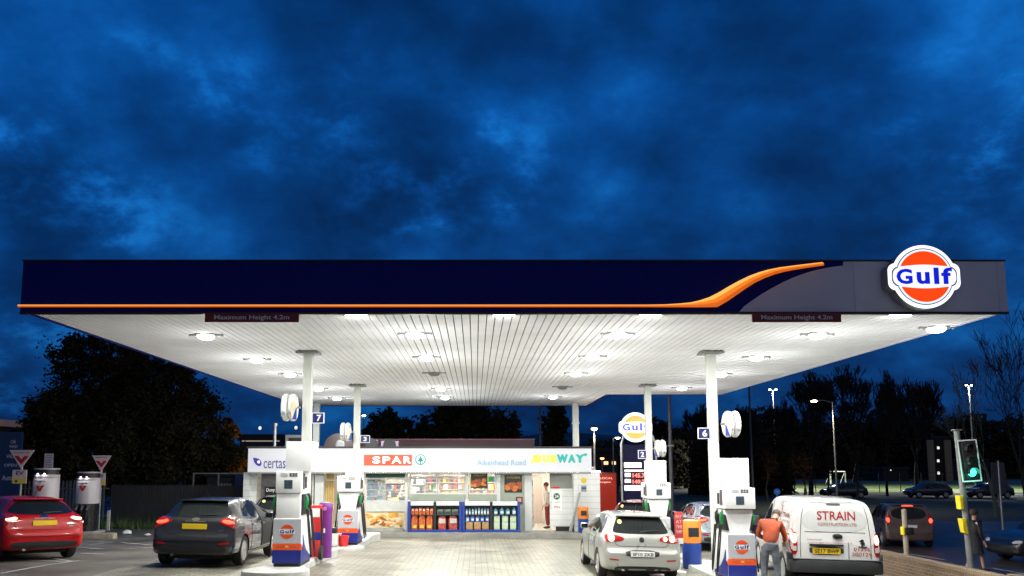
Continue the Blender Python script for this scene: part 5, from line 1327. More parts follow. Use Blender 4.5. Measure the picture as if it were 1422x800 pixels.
    for st_, z0, z1 in (('STRAIN', 1.44, 1.56), ('CONSTRUCTION', 1.34, 1.39)):
        m2 = MB(); m2.text(st_, -1.18, -.52, z0, z1, 0, .001, .004)
        for v in m2.bm.verts: v.co = Vector((v.co.y, -v.co.x, v.co.z))
        for v in m2.bm.verts:
            h = bvh.ray_cast(Vector((-4, v.co.y, v.co.z)), Vector((1, 0, 0)))
            if h[0]: v.co.x = h[0].x - .009
        m2.build('side_lettering', lred, t)
    PT('windscreen', glassd, clip_smooth([(-.66, 1.22), (.66, 1.22), (.58, 1.78), (-.58, 1.78)], 1), '-y')
    for s in (-1, 1): PT('headlight', lampclear, clip_smooth([(s*.5, .74), (s*.80, .76), (s*.78, .92), (s*.56, .88)][::s], 1), '-y')
    mb = MB(); mb.box(-.65, .65, .3, 4.0, .18, .27, .02); mb.build('underbody', gap, t)
    return t
van()
# ------------------------------------------------------------------ people
def skin_mesh(name, chains, m, parent, sub=2, root=0):
    """chains: lists of (point, radius); a point repeated in a later chain joins it to the earlier one"""
    vs, es, rs, key = [], [], [], {}
    def vid(p, r):
        k = tuple(round(c, 4) for c in p)
        if k not in key: key[k] = len(vs); vs.append(p); rs.append(r)
        return key[k]
    for ch in chains:
        prev = None
        for p, r in ch:
            i = vid(p, r)
            if prev is not None and prev != i: es.append((prev, i))
            prev = i
    me = bpy.data.meshes.new(name); me.from_pydata([Vector(v) for v in vs], es, [])
    o = bpy.data.objects.new(name, me); COL.objects.link(o)
    md = o.modifiers.new('skin', 'SKIN'); md.use_smooth_shade = True
    if not me.skin_vertices: 
        pass
    sv = me.skin_vertices[0].data
    for i, r in enumerate(rs):
        sv[i].radius = r if isinstance(r, tuple) else (r, r); sv[i].use_root = (i == root)
    ms = o.modifiers.new('sub', 'SUBSURF'); ms.levels = ms.render_levels = sub
    dg = bpy.context.evaluated_depsgraph_get(); m2 = bpy.data.meshes.new_from_object(o.evaluated_get(dg))
    bpy.data.objects.remove(o)
    for p in m2.polygons: p.use_smooth = True
    m2.name = name; m2.materials.clear(); m2.materials.append(m)
    o = bpy.data.objects.new(name, m2); COL.objects.link(o); o.parent = parent; WM[o] = WM[parent]
    return o
skinm = mat('skin', (.50, .28, .20), .5, var=.08)
shoem = mat('shoe', (.05, .045, .04), .6)
def hand(chains, wrist, d, up, side, r=.0095):
    """palm and five bent fingers, added to the body's chains"""
    d = Vector(d).normalized(); up = Vector(up).normalized(); lat = d.cross(up).normalized()*side
    w_ = Vector(wrist); palm = w_ + d*.055
    chains.append([(tuple(w_), .026), (tuple(palm), (.034, .018))])
    for k, ln in enumerate((.072, .08, .075, .058)):
        b = palm + d*.03 + lat*(.027-.018*k)
        k1 = b + d*ln*.45 - up*.010; k2 = k1 + d*ln*.25 - up*.025; k3 = k2 - up*.022 - d*.004
        chains.append([(tuple(palm), (.034, .018)), (tuple(b), r), (tuple(k1), r*.95), (tuple(k2), r*.9), (tuple(k3), r*.8)])
    t0 = w_ + d*.03 + lat*.03
    chains.append([(tuple(palm), (.034, .018)), (tuple(t0), .011), (tuple(t0 + d*.03 + lat*.018 - up*.012), .010), (tuple(t0 + d*.05 + lat*.008 - up*.03), .009)])
def person(label, loc, rotz, J, top, bottom, hairm, scale=1, sleeves=True, skirt=False, bare=False, hair=.105, group=None):
    """J: joints (metres, local, facing +y)"""
    t = thing('person', label, 'person', loc, (0, 0, rotz), group)
    pel, chest, neck, head = J['pelvis'], J['chest'], J['neck'], J['head']
    ab = tuple(lerp(a, b, .5) for a, b in zip(pel, chest))
    hd = Vector(head) - Vector(neck); hu = hd.normalized()
    b = [[(pel, (.13, .10)), (ab, (.125, .095)), (chest, (.145, .105)), (neck, .056), (tuple(Vector(neck)+hu*.07), .058), (tuple(Vector(neck)+hu*.13), (.07, .085)), (tuple(Vector(neck)+hu*.20), (.078, .095)), (tuple(Vector(neck)+hu*.275), (.05, .06))]]
    for s in 'lr':
        b.append([(chest, (.145, .105)), (J['sh'+s], .055), (J['el'+s], .040), (J['wr'+s], .026)])
        hand(b, J['wr'+s], Vector(J['wr'+s]) - Vector(J['el'+s]), J.get('up'+s, (0, 0, 1)), 1 if s == 'l' else -1)
        b.append([(pel, (.13, .10)), (J['hip'+s], .085), (J['kn'+s], .056), (J['an'+s], .038)])
    body = skin_mesh('body', b, skinm, t)
    # ears, nose, eyes
    f = Vector(J.get('face', (0, 1, 0))).normalized(); sd_ = f.cross(hu).normalized(); hc = Vector(neck) + hu*.185
    mb = MB(); mb.ball(hc + f*.10 - hu*.02, .016, n=2)
    for s in (-1, 1): mb.ball(hc + sd_*s*.078, .024, (.5, .8, 1.3), 2)
    mb.build('ears_and_nose', skinm, body, smooth=True)
    mb = MB()
    for s in (-1, 1): mb.ball(hc + f*.086 + sd_*s*.03 + hu*.01, .011)
    mb.ball(hc + f*.088 - hu*.06, .014, (1.5, .6, .5)); mb.build('eyes_and_mouth', mat('dark_brown', (.05, .025, .02), .4), body, smooth=True)
    mb = MB(); mb.ball(hc + hu*.035 - f*.022, hair, (.86, .98, .96), 3); mb.build('hair', hairm, body, smooth=True)
    c = [[(tuple(lerp(a, b_, -.12) for a, b_ in zip(pel, chest)), (.165, .125)), (ab, (.168, .135)), (chest, (.185, .15)), (tuple(lerp(a, b_, .55) for a, b_ in zip(chest, neck)), (.13, .12)), (tuple(lerp(a, b_, .92) for a, b_ in zip(chest, neck)), .082)]]
    for s in 'lr':
        arm = [(chest, (.185, .15)), (J['sh'+s], .080), (J['el'+s], .060)]
        if sleeves: arm.append((tuple(lerp(a, b_, .9) for a, b_ in zip(J['el'+s], J['wr'+s])), .044))
        c.append(arm)
    skin_mesh('jumper' if sleeves else 'top', c, top, body)
    if skirt:
        pl = Vector(pel); mb = MB(); mb.lathe([(.15, .12), (.185, 0), (.22, -.25), (.24, -.42), (.225, -.425), (.13, .11)], 20, tuple(pl)); mb.build('shorts', bottom, body, smooth=True)
    else:
        c = [[(tuple(Vector(pel)+Vector((0, 0, .06))), (.15, .118)), (pel, (.155, .125))]]
        for s in 'lr': c.append([(pel, (.155, .125)), (J['hip'+s], .105), (J['kn'+s], .078), (tuple(lerp(a, b_, .93) for a, b_ in zip(J['kn'+s], J['an'+s])), .066)])
        skin_mesh('trousers', c, bottom, body)
    for s in 'lr':
        a = Vector(J['an'+s]); mb = MB(); mb.ball(a + Vector((0, .06, -.045)), .06, (.85, 2.1, .75), 2)
        for v in mb.bm.verts: v.co.z = max(v.co.z, a.z-.085)
        mb.build('shoe', shoem, body, smooth=True)
    return t
J0 = dict(pelvis=(0, 0, .93), chest=(0, .03, 1.30), neck=(0, .05, 1.48), head=(0, .07, 1.66), shl=(-.19, .03, 1.41), shr=(.19, .03, 1.41), ell=(-.25, .0, 1.12), elr=(.25, .0, 1.12), wrl=(-.24, .12, .88), wrr=(.24, .12, .88),
          hipl=(-.09, 0, .86), hipr=(.09, 0, .86), knl=(-.11, .02, .48), knr=(.11, .02, .48), anl=(-.12, -.02, .085), anr=(.12, -.02, .085))
# man refuelling the van: stooped forward, both hands at the filler
J1 = dict(J0, pelvis=(0, -.02, .94), chest=(.06, .14, 1.27), neck=(.10, .29, 1.41), head=(.14, .43, 1.51), shl=(-.16, .18, 1.37), shr=(.22, .17, 1.35), ell=(-.25, .24, 1.09), elr=(.30, .24, 1.07), wrl=(-.05, .42, .98), wrr=(.28, .44, .95), face=(.1, .8, -.55), hipl=(-.09, 0, .86), hipr=(.09, 0, .86), knl=(-.13, .03, .48), knr=(.12, .03, .48), anl=(-.14, -.02, .085), anr=(.13, -.02, .085))
pz = P(1069, 750, 17.1); pz.z = G(pz.x, 17.1)
jeans = mat('jeans', (.11, .125, .15), .85, var=.45, scale=8, bump=1.0)
person('man in an orange jumper and grey jeans bending over to refuel the white van', (pz.x, 17.1, pz.z+.005), R(-22), J1, mat('orange_jumper', (.40, .075, .028), .85, var=.35, scale=7, bump=1.0), jeans, mat('grey_hair', (.13, .09, .065), .8, var=.3, scale=30), hair=.10)
pz = Vector((14.55, 23.5, G(14.55, 23.5)))
J2 = dict(J0, ell=(-.24, .05, 1.14), wrl=(-.18, .20, 1.0), anl=(-.10, -.22, .12), knl=(-.10, .02, .48), anr=(.10, .18, .085), knr=(.10, .12, .48))
person('pedestrian in dark shorts and black top beside the traffic light', (pz.x, pz.y, pz.z+.01), R(-80), J2, mat('black_top', (.014, .014, .016), .8), mat('dark_shorts', (.03, .03, .035), .8), mat('brown_hair', (.06, .03, .02), .7), skirt=True, hair=.115)
px_ = q(760.5, 690, YS+.9)[0]
person('shop worker in a white top and maroon trousers half hidden by the doorway', (px_, YS+.9, FL+.005), R(75), J0, mat('white_blouse', (.75, .68, .6), .7), mat('maroon_trousers', (.18, .012, .02), .7), mat('dark_red_hair', (.10, .01, .015), .7))

# ------------------------------------------------------------------ forecourt items
# purple post
p = XG(451.5, 19.0); g = p.z+.125; hp = zat(697, 19.0)-g
t = thing('service_post', 'purple rounded air and water service post beside the front left pump', 'service post', (p.x, 19.0, g)); 
purple = mat('purple_paint', (.16, .025, .22), .4, var=.1)
mb = MB(); rp_ = .155
mb.lathe([(rp_*.98, 0), (rp_, .03), (rp_, hp*.78), (rp_*1.06, hp*.86), (rp_*1.08, hp*.95), (rp_*.85, hp*.99), (0, hp)], 28); mb.build('body', purple, t, smooth=True)
mb = MB(); mb.box(-.02, .02, -rp_-.02, -rp_+.02, hp*.45, hp*.53, .005); mb.build('coin_slot', white, t)
mb = MB(); mb.lathe([(.0, -rp_-.05), (.045, -rp_-.05), (.05, -rp_+.02)], 14, (0, 0, hp*.88), 'y'); mb.build('gauge', mat('gauge_lilac', (.45, .2, .5), .4), t)
# red and blue dispenser plus trolley wheel behind the pump
p = XG(438.5, 18.75); g = p.z+.125
t = thing('towel_dispenser', 'red and dark blue paper towel dispenser between pump and purple post', 'dispenser', (p.x, 18.75, g))
mb = MB(); mb.box(-.13, .13, -.12, .12, 0, .42, .015); mb.build('bucket_bay', red, t, smooth=True)
mb = MB(); mb.box(-.125, .125, -.115, .115, .421, .60, .01); mb.build('band', blue, t, smooth=True)
mb = MB(); mb.box(-.13, .13, -.12, .12, .601, 1.22, .015); mb.build('case', red, t, smooth=True)
mb = MB(); mb.box(-.10, .10, -.125, -.1205, .95, 1.15, .0); mb.build('label', white, t)
t = thing('hose_trolley', 'small black wheeled hose trolley leaning beside the purple post', 'trolley', (p.x+.18, 18.45, G(p.x+.18, 18.45)+.125))
mb = MB(); mb.lathe([(.09, -.03), (.16, -.035), (.16, .035), (.09, .03)], 24, (0, 0, .16), 'x'); tw = mb.build('wheel', rubber, t, smooth=True); mb = MB(); mb.lathe([(.0, -.02), (.09, -.02), (.09, .02), (0, .02)], 16, (0, 0, .16), 'x'); mb.build('hub', steel, tw)
mb = MB(); mb.tube([(0, 0, .16), (.0, .05, .7), (-.03, .06, 1.15)], .025, 8); mb.build('handle', black, t, smooth=True)
def bucket(X, Y, z, m, lab, r=.16, h=.30):
    t = thing('bucket', lab, 'bucket', (X, Y, z), group='water buckets by the pumps')
    mb = MB(); mb.lathe([(0, 0), (r*.78, 0), (r, h), (r*1.05, h), (r*1.05, h-.02), (r*.99, h-.025)], 24); mb.lathe([(r*.95, h-.01), (r*.74, .02), (0, .02)], 24); mb.build('body', m, t, smooth=True)
    mb = MB(); mb.tube([(r*1.02*math.cos(a), -.03-.02*math.sin(a), h-.02-.06*math.sin(a)) for a in [math.pi*k/10 for k in range(11)]], .006, 6); mb.build('handle', white, t)
    mb = MB(); mb.tube([(-.05, .02, h*.3), (-.10, .0, h*1.12)], .012, 6); mb.box(-.16, -.05, -.02, .03, h*1.1, h*1.18, .008); mb.build('squeegee', white, t)
PX, PY = pp[2]
bucket(P(477, 745, PY-.32).x, PY-.32, pumpz[2]+.002, red, 'red water bucket with a squeegee in front of the rear left pump')
p = XG(462, 22.75)
t = thing('sand_bin', 'small white and dark lidded bin on the island left of the red bucket', 'sand bin', (p.x, 22.75, G(p.x, 22.75)+.125)); mb = MB(); mb.box(-.14, .14, -.14, .14, 0, .34, .03); mb.build('body', mat('sandbin_white', (.6, .6, .56), .6, var=.2), t, smooth=True); mb = MB(); mb.box(-.12, .12, -.12, .12, .341, .5, .03); mb.build('lid', dark, t, smooth=True)
# red leaflet holder on a post
p = XG(943.5, 19.4); zt2 = zat(711, 19.4)
t = thing('leaflet_stand', 'red notice with white lettering on a white post beside the silver hatchback', 'notice stand', (p.x, 19.4, p.z)); 
mb = MB(); mb.tube([(0, .05, 0), (0, .05, zt2-p.z-.05)], .03, 8); mb.lathe([(.16, 0), (.16, .04), (.03, .06)], 16, (0, .05, 0)); mb.build('post', white, t, smooth=True)
mb = MB(); mb.box(-.10, .10, -.01, .015, zt2-p.z-.62, zt2-p.z, .006); bd = mb.build('panel', mat('notice_red2', (.55, .05, .05), .4, var=.1), t)
mb = MB()
for k in range(4): mb.text(('PAY', 'AT', 'THE', 'PUMP')[k], -.075, .075, zt2-p.z-.15-.12*k, zt2-p.z-.07-.12*k, -.0105, .002, .01)
mb.build('lettering', mat('notice_pink', (.75, .5, .48), .5), bd)
mb = MB(); mb.box(-.10, .10, -.012, .018, zt2-p.z-.76, zt2-p.z-.625, .006); mb.build('tray', white, t)

# ------------------------------------------------------------------ left side: chargers, signs, fence
chw = mat('charger_white', (.55, .50, .51), .35, var=.06)
vred = mat('emblem_red', (.42, .01, .02), .4)
def ev(px, py_top, py_bot, Y, r, lab, split):
    p = P(px, py_bot, Y); ht = P(px, py_top, Y).z-p.z
    gzz = G(p.x, Y)
    t = thing('car_charger', lab, 'car charger', (p.x, Y, gzz), group='cylindrical car chargers by the fence')
    h = p.z+ht-gzz
    mb = MB(); mb.lathe([(r, split), (r, h*.845), (r*.985, h*.85), (r*.985, h*.855), (r, h*.86), (r, h-.22), (0, h-.22)], 40); up_ = mb.build('body', chw, t, smooth=True)
    mb = MB(); mb.lathe([(r*.94, h-.219), (r*.94, h-.05), (0, h-.05)], 36); mb.build('lamp_band', black, t, smooth=True)
    mb = MB(); mb.lathe([(r*1.0, h-.049), (r*1.0, h-.01), (0, h)], 36); mb.build('cap', chw, t, smooth=True)
    lam = glow('charger_lamp', (1, 1, 1), 6)
    mb = MB()
    for s in (-1, 1): a = -math.pi/2 + s*.28; mb.ball((r*.985*math.cos(a), r*.985*math.sin(a), h-.19), .018)
    mb.build('lamp', lam, t)
    for s in (-1, 1):
        ld = bpy.data.lights.new('charger_lamp', 'SPOT'); ld.energy = 2.5; ld.spot_size = R(120); ld.shadow_soft_size = .02; lo = bpy.data.objects.new('charger_lamp', ld); COL.objects.link(lo); lo.parent = t
        a = -math.pi/2 + s*.28; lo.location = (r*1.12*math.cos(a), r*1.12*math.sin(a), h-.17); lo.rotation_euler = (R(14), 0, 0)
    M = Matrix.Translation((0, -r-.004, split+ (h-split)*.48))
    mb = MB(); mb.poly([(-.13, .10), (-.06, .10), (0, .0), (.06, .10), (.13, .10), (.03, -.09), (-.03, -.09)], 'xz', -.006, .03, M=M); mb.poly([(-.03, .09), (.03, .09), (.0, .04)], 'xz', -.006, .03, M=M); mb.build('emblem', vred, t)
    mb = MB(); mb.text('InstaVolt', -.17, .17, h*.80, h*.825, -r-.0, .012, .01); mb.build('lettering', mat('charger_grey', (.12, .1, .11), .5), t)
    mb = MB(); mb.lathe([(r*.9, .08), (r*.9, split-.001), (0, split-.001)], 32); mb.build('socket_bay', mat('charger_dark', (.02, .02, .022), .25, var=.3, scale=18), t, smooth=True)
    mb = MB(); mb.box(-r*1.25, r*1.25, -r*1.15, r*1.15, -.05, .079, .02); mb.build('plinth', concrete, t)
    for k in range(3):
        x = -.2+.2*k; mb = MB(); mb.tube([(x, -r*.9-.02, split-.25), (x*1.1, -r-.14, split-.5), (x*.8, -r-.12, .35), (x*.5, -r-.16, .18), (x*1.4, -r-.05, .3), (x*1.2, -r*.9, .6)], .018, 6); mb.build('cable', hosem, t, smooth=True)
        mb = MB(); mb.tube([(x, -r*.86, split-.12), (x, -r-.06, split-.22)], .035, 8); mb.box(x-.05, x+.05, -r*.97, -r*.84, split-.12, split-.02, .01); mb.build('plug', mat('plug_grey', (.12, .12, .12), .4), t, smooth=True)
ev(119, 655, 741, 29.0, .40, 'white car charger with open dark sockets beside the white post', 1.05)
ev(60.5, 650, 741, 27.2, .40, 'white car charger behind the red hatchback with a paper notice above it', 1.0)
def tri(px0, px1, py0, py1, Y, bx0, bx1, by0, by1, lab):
    a = P(px0, py0, Y); b = P(px1, py1, Y); cx_ = (a.x+b.x)/2; g = G(cx_, Y)
    t = thing('triangle_sign', lab, 'sign', (cx_, Y, g), group='triangle charger signs by the fence')
    wd_ = b.x-a.x; top_ = a.z-g; bot_ = b.z-g
    mb = MB(); mb.poly(clip_smooth([(-wd_/2-.02, top_+.01), (wd_/2+.02, top_+.01), (0, bot_-.06)], 1)[:] if False else [(-wd_/2, top_), (wd_/2, top_), (0, bot_)], 'xz', -.02, .01, .006); mb.build('panel', mat('sign_pinkwhite', (.62, .50, .50), .45, var=.05), t)
    s_ = wd_*.5; cz_ = lerp(top_, bot_, .42)
    mb = MB(); mb.poly([(-.30*wd_, cz_+.08*wd_), (-.12*wd_, cz_+.08*wd_), (0, cz_-.06*wd_), (.12*wd_, cz_+.08*wd_), (.30*wd_, cz_+.08*wd_), (0, cz_-.26*wd_)], 'xz', -.024, -.0205); mb.build('emblem', vred, t)
    mb = MB(); mb.text('InstaVolt', -.3*wd_, .3*wd_, top_-.13*wd_, top_-.06*wd_, -.0205, .003, .02); mb.build('lettering', mat('sign_grey', (.25, .12, .14), .5), t)
    c0 = P(bx0, by0, Y); c1 = P(bx1, by1, Y); h_ = c0.z-c1.z
    mb = MB(); mb.box(c0.x-cx_, c1.x-cx_, -.02, .01, c1.z-g, c0.z-g, .004); bd_ = mb.build('lower_panel', mat('sign_pinkwhite', ()), t)
    mb = MB(); mb.box(c0.x-cx_+.01, c1.x-cx_-.01, -.023, -.0205, c1.z-g+.01, c1.z-g+.36*h_); mb.build('yellow_band', mat('sign_yellow_paint', (.75, .55, .06), .45), bd_)
    mb = MB(); mb.text('EV', c0.x-cx_+.25*(c1.x-c0.x), c1.x-cx_-.2*(c1.x-c0.x), c1.z-g+.62*h_, c1.z-g+.9*h_, -.0205, .003, .03); mb.ball((c0.x-cx_+.3*(c1.x-c0.x), -.022, c1.z-g+.17*h_), .05, (1, .1, 1)); mb.build('print', mat('print_dark', (.08, .05, .09), .5), bd_)
    mb = MB(); mb.tube([(0, .035, 0), (0, .035, bot_+.25)], .035, 10); mb.build('post', steel, t, smooth=True)
tri(13.5, 47, 625, 651, 26.5, 18, 36.5, 652.5, 671.5, 'larger white triangle sign with a red emblem at the far left')
tri(128, 154, 632.5, 655.5, 30.0, 135, 146, 657, 674, 'smaller white triangle sign with a red emblem beside the right hand charger')
a = P(62, 630, 28.5); b = P(73, 650, 28.5); g = G(a.x, 28.5)
t = thing('paper_notice', 'tall white printed notice on a post above the left charger', 'notice', ((a.x+b.x)/2, 28.5, g)); mb = MB(); mb.box(a.x, b.x, 28.5, 28.52, b.z-.2, a.z, .003); mb.build('panel', mat('notice_pale', (.5, .46, .5), .5), t, True)
mb = MB()
for k in range(6): mb.box(a.x+.04, b.x-.04, 28.496, 28.4995, a.z-.09-.08*k, a.z-.06-.08*k)
mb.build('printed_lines', mat('print_grey', (.2, .18, .22), .5), t, True)
mb = MB(); mb.tube([((a.x+b.x)/2, 28.56, g), ((a.x+b.x)/2, 28.56, b.z+.3)], .03, 8); mb.build('post', steel, t, True)
# blue banner
a = P(2, 607, 31); b = P(26, 690, 31)
t = thing('banner_sign', 'dark blue banner sign with white lettering at the left edge', 'banner', ((a.x+b.x)/2, 31, 0)); mb = MB(); mb.box(a.x-.4, b.x, 31, 31.08, .8, a.z+.2, .01); mb.build('panel', mat('banner_blue', (.008, .03, .10), .5, var=.2, emit=(.01, .05, .16), es=.03), t, True)
mb = MB()
for s_, x0, x1, y0, y1 in (('CAR', 15, 22, 611, 616), ('WASH', 13, 24, 618, 622), ('VALET', 9, 23, 631, 636), ('OPEN', 6, 23, 644, 648), ('Auto', 3, 17, 660, 667)):
    c0, c1 = P(x0, y0, 31), P(x1, y1, 31); mb.text(s_, c0.x, c1.x, c1.z, c0.z, 31-.0005, .004, .01)
mb.build('lettering', mat('banner_letter', (.5, .52, .6), .5), t, True)
mb = MB(); mb.tube([(a.x+.1, 31.15, -.2), (a.x+.1, 31.15, a.z+.1)], .05, 8); mb.tube([(b.x-.15, 31.15, -.2), (b.x-.15, 31.15, a.z+.1)], .05, 8); mb.build('posts', steel, t, True)
# palisade fence
fm = mat('fence_pale', (.16, .16, .165), .5, .5, var=.25); fd = mat('fence_dark', (.022, .022, .024), .6, var=.3)
def fence(x0, x1, Y, zb_, zt_f, m, step, wd_, lab):
    t = thing('palisade_fence', lab, 'fence', ((x0+x1)/2, Y, zb_))
    mb = MB(); n = int((x1-x0)/step)
    for k in range(n):
        x = x0+k*step; h_ = zt_f
        mb.poly([(x, zb_+.05), (x+wd_, zb_+.05), (x+wd_, h_-.08), (x+wd_*.5, h_), (x, h_-.08)], 'xz', Y, Y+.02)
    mb.build('pales', m, t, True)
    mb = MB()
    for z_ in (zb_+.35, zt_f-.35): mb.box(x0, x1, Y+.021, Y+.06, z_-.025, z_+.025)
    mb.build('rail', m, t, True)
    for k in range(int((x1-x0)/2.75)+1):
        mb = MB(); mb.box(x0+k*2.75, x0+k*2.75+.1, Y+.061, Y+.16, zb_-.2, zt_f-.05); mb.build('post', m, t, True)
Yf = 33.0
xl = P(-90, 660, Yf).x; xm = P(152, 660, Yf).x; xr_ = P(345, 660, Yf).x
fence(xl, xm, Yf, 0, zat(666.5, Yf), fm, .155, .075, 'grey steel palisade fence behind the car chargers')
fence(xm+.1, xr_, Yf, 0, zat(672.5, Yf), fd, .12, .108, 'dark close boarded fence behind the dark grey hatchback')
# white marker post and kerb stone
p = PG(150, 737); t = thing('marker_post', 'thin white marker post with a blue top at the end of the kerb stone', 'post', p); mb = MB(); mb.box(-.055, .055, -.03, .03, 0, .75, .012); mb.build('post', mat('marker_white', (.5, .48, .48), .5), t); mb = MB(); mb.box(-.058, .058, -.033, .033, .7505, .86, .01); mb.build('cap', blue, t)
a = PG(113, 748); b = PG(159, 748); t = at_base(MB().box(a.x-3, b.x, a.y, a.y+.3, a.z-.1, a.z+.17, .03).build('kerb_stone', mat('kerb_stone', (.35, .31, .22), .85, var=.3, bump=.3), smooth=True), (b.x-2, a.y, a.z)); tag(t, 'long pale kerb stone in front of the car chargers', 'kerb stone')
# litter and weeds by the fence
rnd = random.Random(8); mb = MB()
for k in range(900):
    x = rnd.uniform(P(120, 740, 31.5).x, P(235, 740, 31.5).x); y = rnd.uniform(30.6, 32.9); z = gz(x, y); a = rnd.uniform(0, 6.28); h_ = rnd.uniform(.05, .28)*(1 if rnd.random() < .7 else 1.8); d = Vector((math.cos(a), math.sin(a), 0))*.025
    v = [mb.bm.verts.new(Vector((x, y, z))+d), mb.bm.verts.new(Vector((x, y, z))-d), mb.bm.verts.new(Vector((x+rnd.uniform(-.1, .1), y+rnd.uniform(-.1, .1), z+h_)))]; mb.bm.faces.new(v)
tag(mb.build('weeds', mat('weed_green', (.05, .09, .02), .8, var=.4)), 'rough weeds growing along the foot of the fence', 'weeds', kind='stuff')
for (px, py, lab, m_) in ((176, 742, 'crumpled white bag lying by the fence foot', white), (205, 745, 'small crumpled pale wrapper lying on the car park', mat('paper', (.6, .6, .58), .7))):
    p = PG(px, py); mb = MB(); mb.ball((0, 0, .05), .12 if px < 200 else .07, (1.5, 1, .7), 2)
    for v in mb.bm.verts: v.co += Vector((rnd.uniform(-.02, .02), rnd.uniform(-.02, .02), rnd.uniform(-.02, .02))); v.co.z = max(0, v.co.z)
    o = mb.build('litter', m_); o.location = p + Vector((0, 0, .005)); tag(o, lab, 'litter')
# frame, container and shed beside the shop
xa, xb = P(268, 656, 36).x, P(345, 656, 36).x; zz = zat(656.5, 36)
t = thing('yard_frame', 'thin dark steel frame over the yard left of the shop', 'frame', ((xa+xb)/2, 36, 0))
mb = MB(); mb.box(xa, xb, 36, 36.06, zz-.06, zz); mb.build('beam', steel, t, True)
for x in (xa, lerp(xa, xb, .45), xb-.06): mb = MB(); mb.box(x, x+.06, 36.0, 36.06, 0, zz-.061); mb.build('post', steel, t, True)
xa, xb = P(327, 660, 37).x, P(346, 660, 37).x
t = thing('container', 'blue corrugated steel container left of the shop', 'container', ((xa+xb)/2, 37, 0)); mb = MB()
for k in range(8): x = lerp(xa, xb, k/8); mb.box(x, x+(xb-xa)/16, 36.97, 36.999, .1, zat(660, 37)-.05)
mb.build('ribs', mat('container_blue', (.05, .10, .22), .5, var=.2), t, True); mb = MB(); mb.box(xa, xb, 37, 40, 0, zat(659, 37)); mb.build('case', mat('container_blue', ()), t, True)
xa, xb = P(296, 676, 38).x, P(326, 676, 38).x
t = thing('shed', 'dark shed with a pale lettered board left of the blue container', 'shed', ((xa+xb)/2, 38, 0)); mb = MB(); mb.box(xa-.3, xb, 38, 40, 0, zat(662, 38)); mb.build('wall', fd, t, True); mb = MB(); mb.box(xa-.4, xb+.1, 37.9, 40.1, zat(662, 38)+.005, zat(662, 38)+.12); mb.build('roof', dark, t, True)
mb = MB(); c0, c1 = P(301, 670.5, 37.97), P(323, 676, 37.97); mb.box(c0.x, c1.x, 37.96, 37.985, c1.z, c0.z); bd_ = mb.build('board', mat('board_dark', (.05, .05, .05), .5), t, True); mb = MB(); mb.text('CAR WASH', c0.x+.03, c1.x-.03, c1.z+.04, c0.z-.04, 37.9595, .003, .02); mb.build('lettering', mat('board_letter', (.6, .6, .6), .5), bd_, True)
# house at the left edge
xa = P(-60, 585, 45).x; xb = P(11, 585, 45).x
t = thing('house', 'pale lit eave of a building at the far left edge', 'house', ((xa+xb)/2, 45, 0)); mb = MB(); mb.box(xa-3, xb-.25, 45, 52, 0, zat(592, 45)); mb.build('wall', mat('house_brown', (.10, .075, .06), .8), t, True); mb = MB(); mb.box(xa-3.3, xb, 44.6, 52.4, zat(592, 45)+.005, zat(583, 45)); mb.build('eave', mat('eave_glow', (.4, .32, .28), .6, emit=(1, .6, .45), es=.05), t, True)  # light on the eave is put in as a faint glow of its material
mb = MB(); c0, c1 = P(0, 620, 44.97), P(2.5, 626, 44.97); mb.box(c0.x-.3, c1.x, 44.97, 44.995, c1.z, c0.z); mb.build('window', glow('warm_window', (1, .75, .4), 1.2), t, True)
# ------------------------------------------------------------------ price totem, road furniture
YT = 31.0
C = P(880, 594, YT); Cb = XG(882, YT)
tt = round_sign('totem_sign', 'round orange and white lit sign with blue lettering on the price totem', (C.x, YT-.2, C.z), .535, 1.25, (1, .26, .015), False, .18)
t = thing('price_totem', 'tall dark blue price totem with red digits between the rear right pump and the shop', 'price totem', (C.x+.2, YT, G(C.x, YT)))
a, b = P(864.5, 617, YT), P(910, 712, YT)
mb = MB(); mb.box(a.x, b.x, YT-.12, YT+.12, G(C.x, YT)+.15, a.z, .02); mb.build('panel', mat('totem_navy', (.004, .004, .030), .6, spec=.15), t, True)
for px in (863.2, 911): x = P(px, 640, YT).x; mb = MB(); mb.tube([(x, YT, G(x, YT)-.2), (x, YT, a.z), (x+(.12 if px < 900 else -.12), YT, C.z-.3)], .05, 10); mb.build('pole', steel, t, True, True)
def tb_(px0, px1, py0, py1, m, nm, d=.128): a, b = P(px0, py0, YT-.12), P(px1, py1, YT-.12); mb = MB(); mb.box(a.x, b.x, YT-d, YT-.1205, b.z, a.z, .0); return mb.build(nm, m, t, True)
pk = glow('label_lit', (1, .86, .86), 1.0)
for r_ in ((866.5, 891, 642.3, 649.5), (867, 893.5, 652.3, 655), (867.5, 876, 656.8, 662.3), (867.5, 876, 665.3, 670.5), (867, 889.5, 674, 681.3)): tb_(*r_, pk, 'price_label')
for s_, y0, y1 in (('145.7', 656.3, 664.2), ('149.7', 665.2, 673)):
    o = tb_(877, 896.5, y0, y1, mat('digit_board', (.06, .004, .005), .4), 'digit_board')
    a, b = P(878.5, y0+1, YT-.13), P(895.5, y1-1, YT-.13); mb = MB(); mb.text(s_, a.x, b.x, b.z, a.z, YT-.129, .003, .02); mb.build('digits', glow('digit_red', (1, .16, .13), 1.6), o, True)
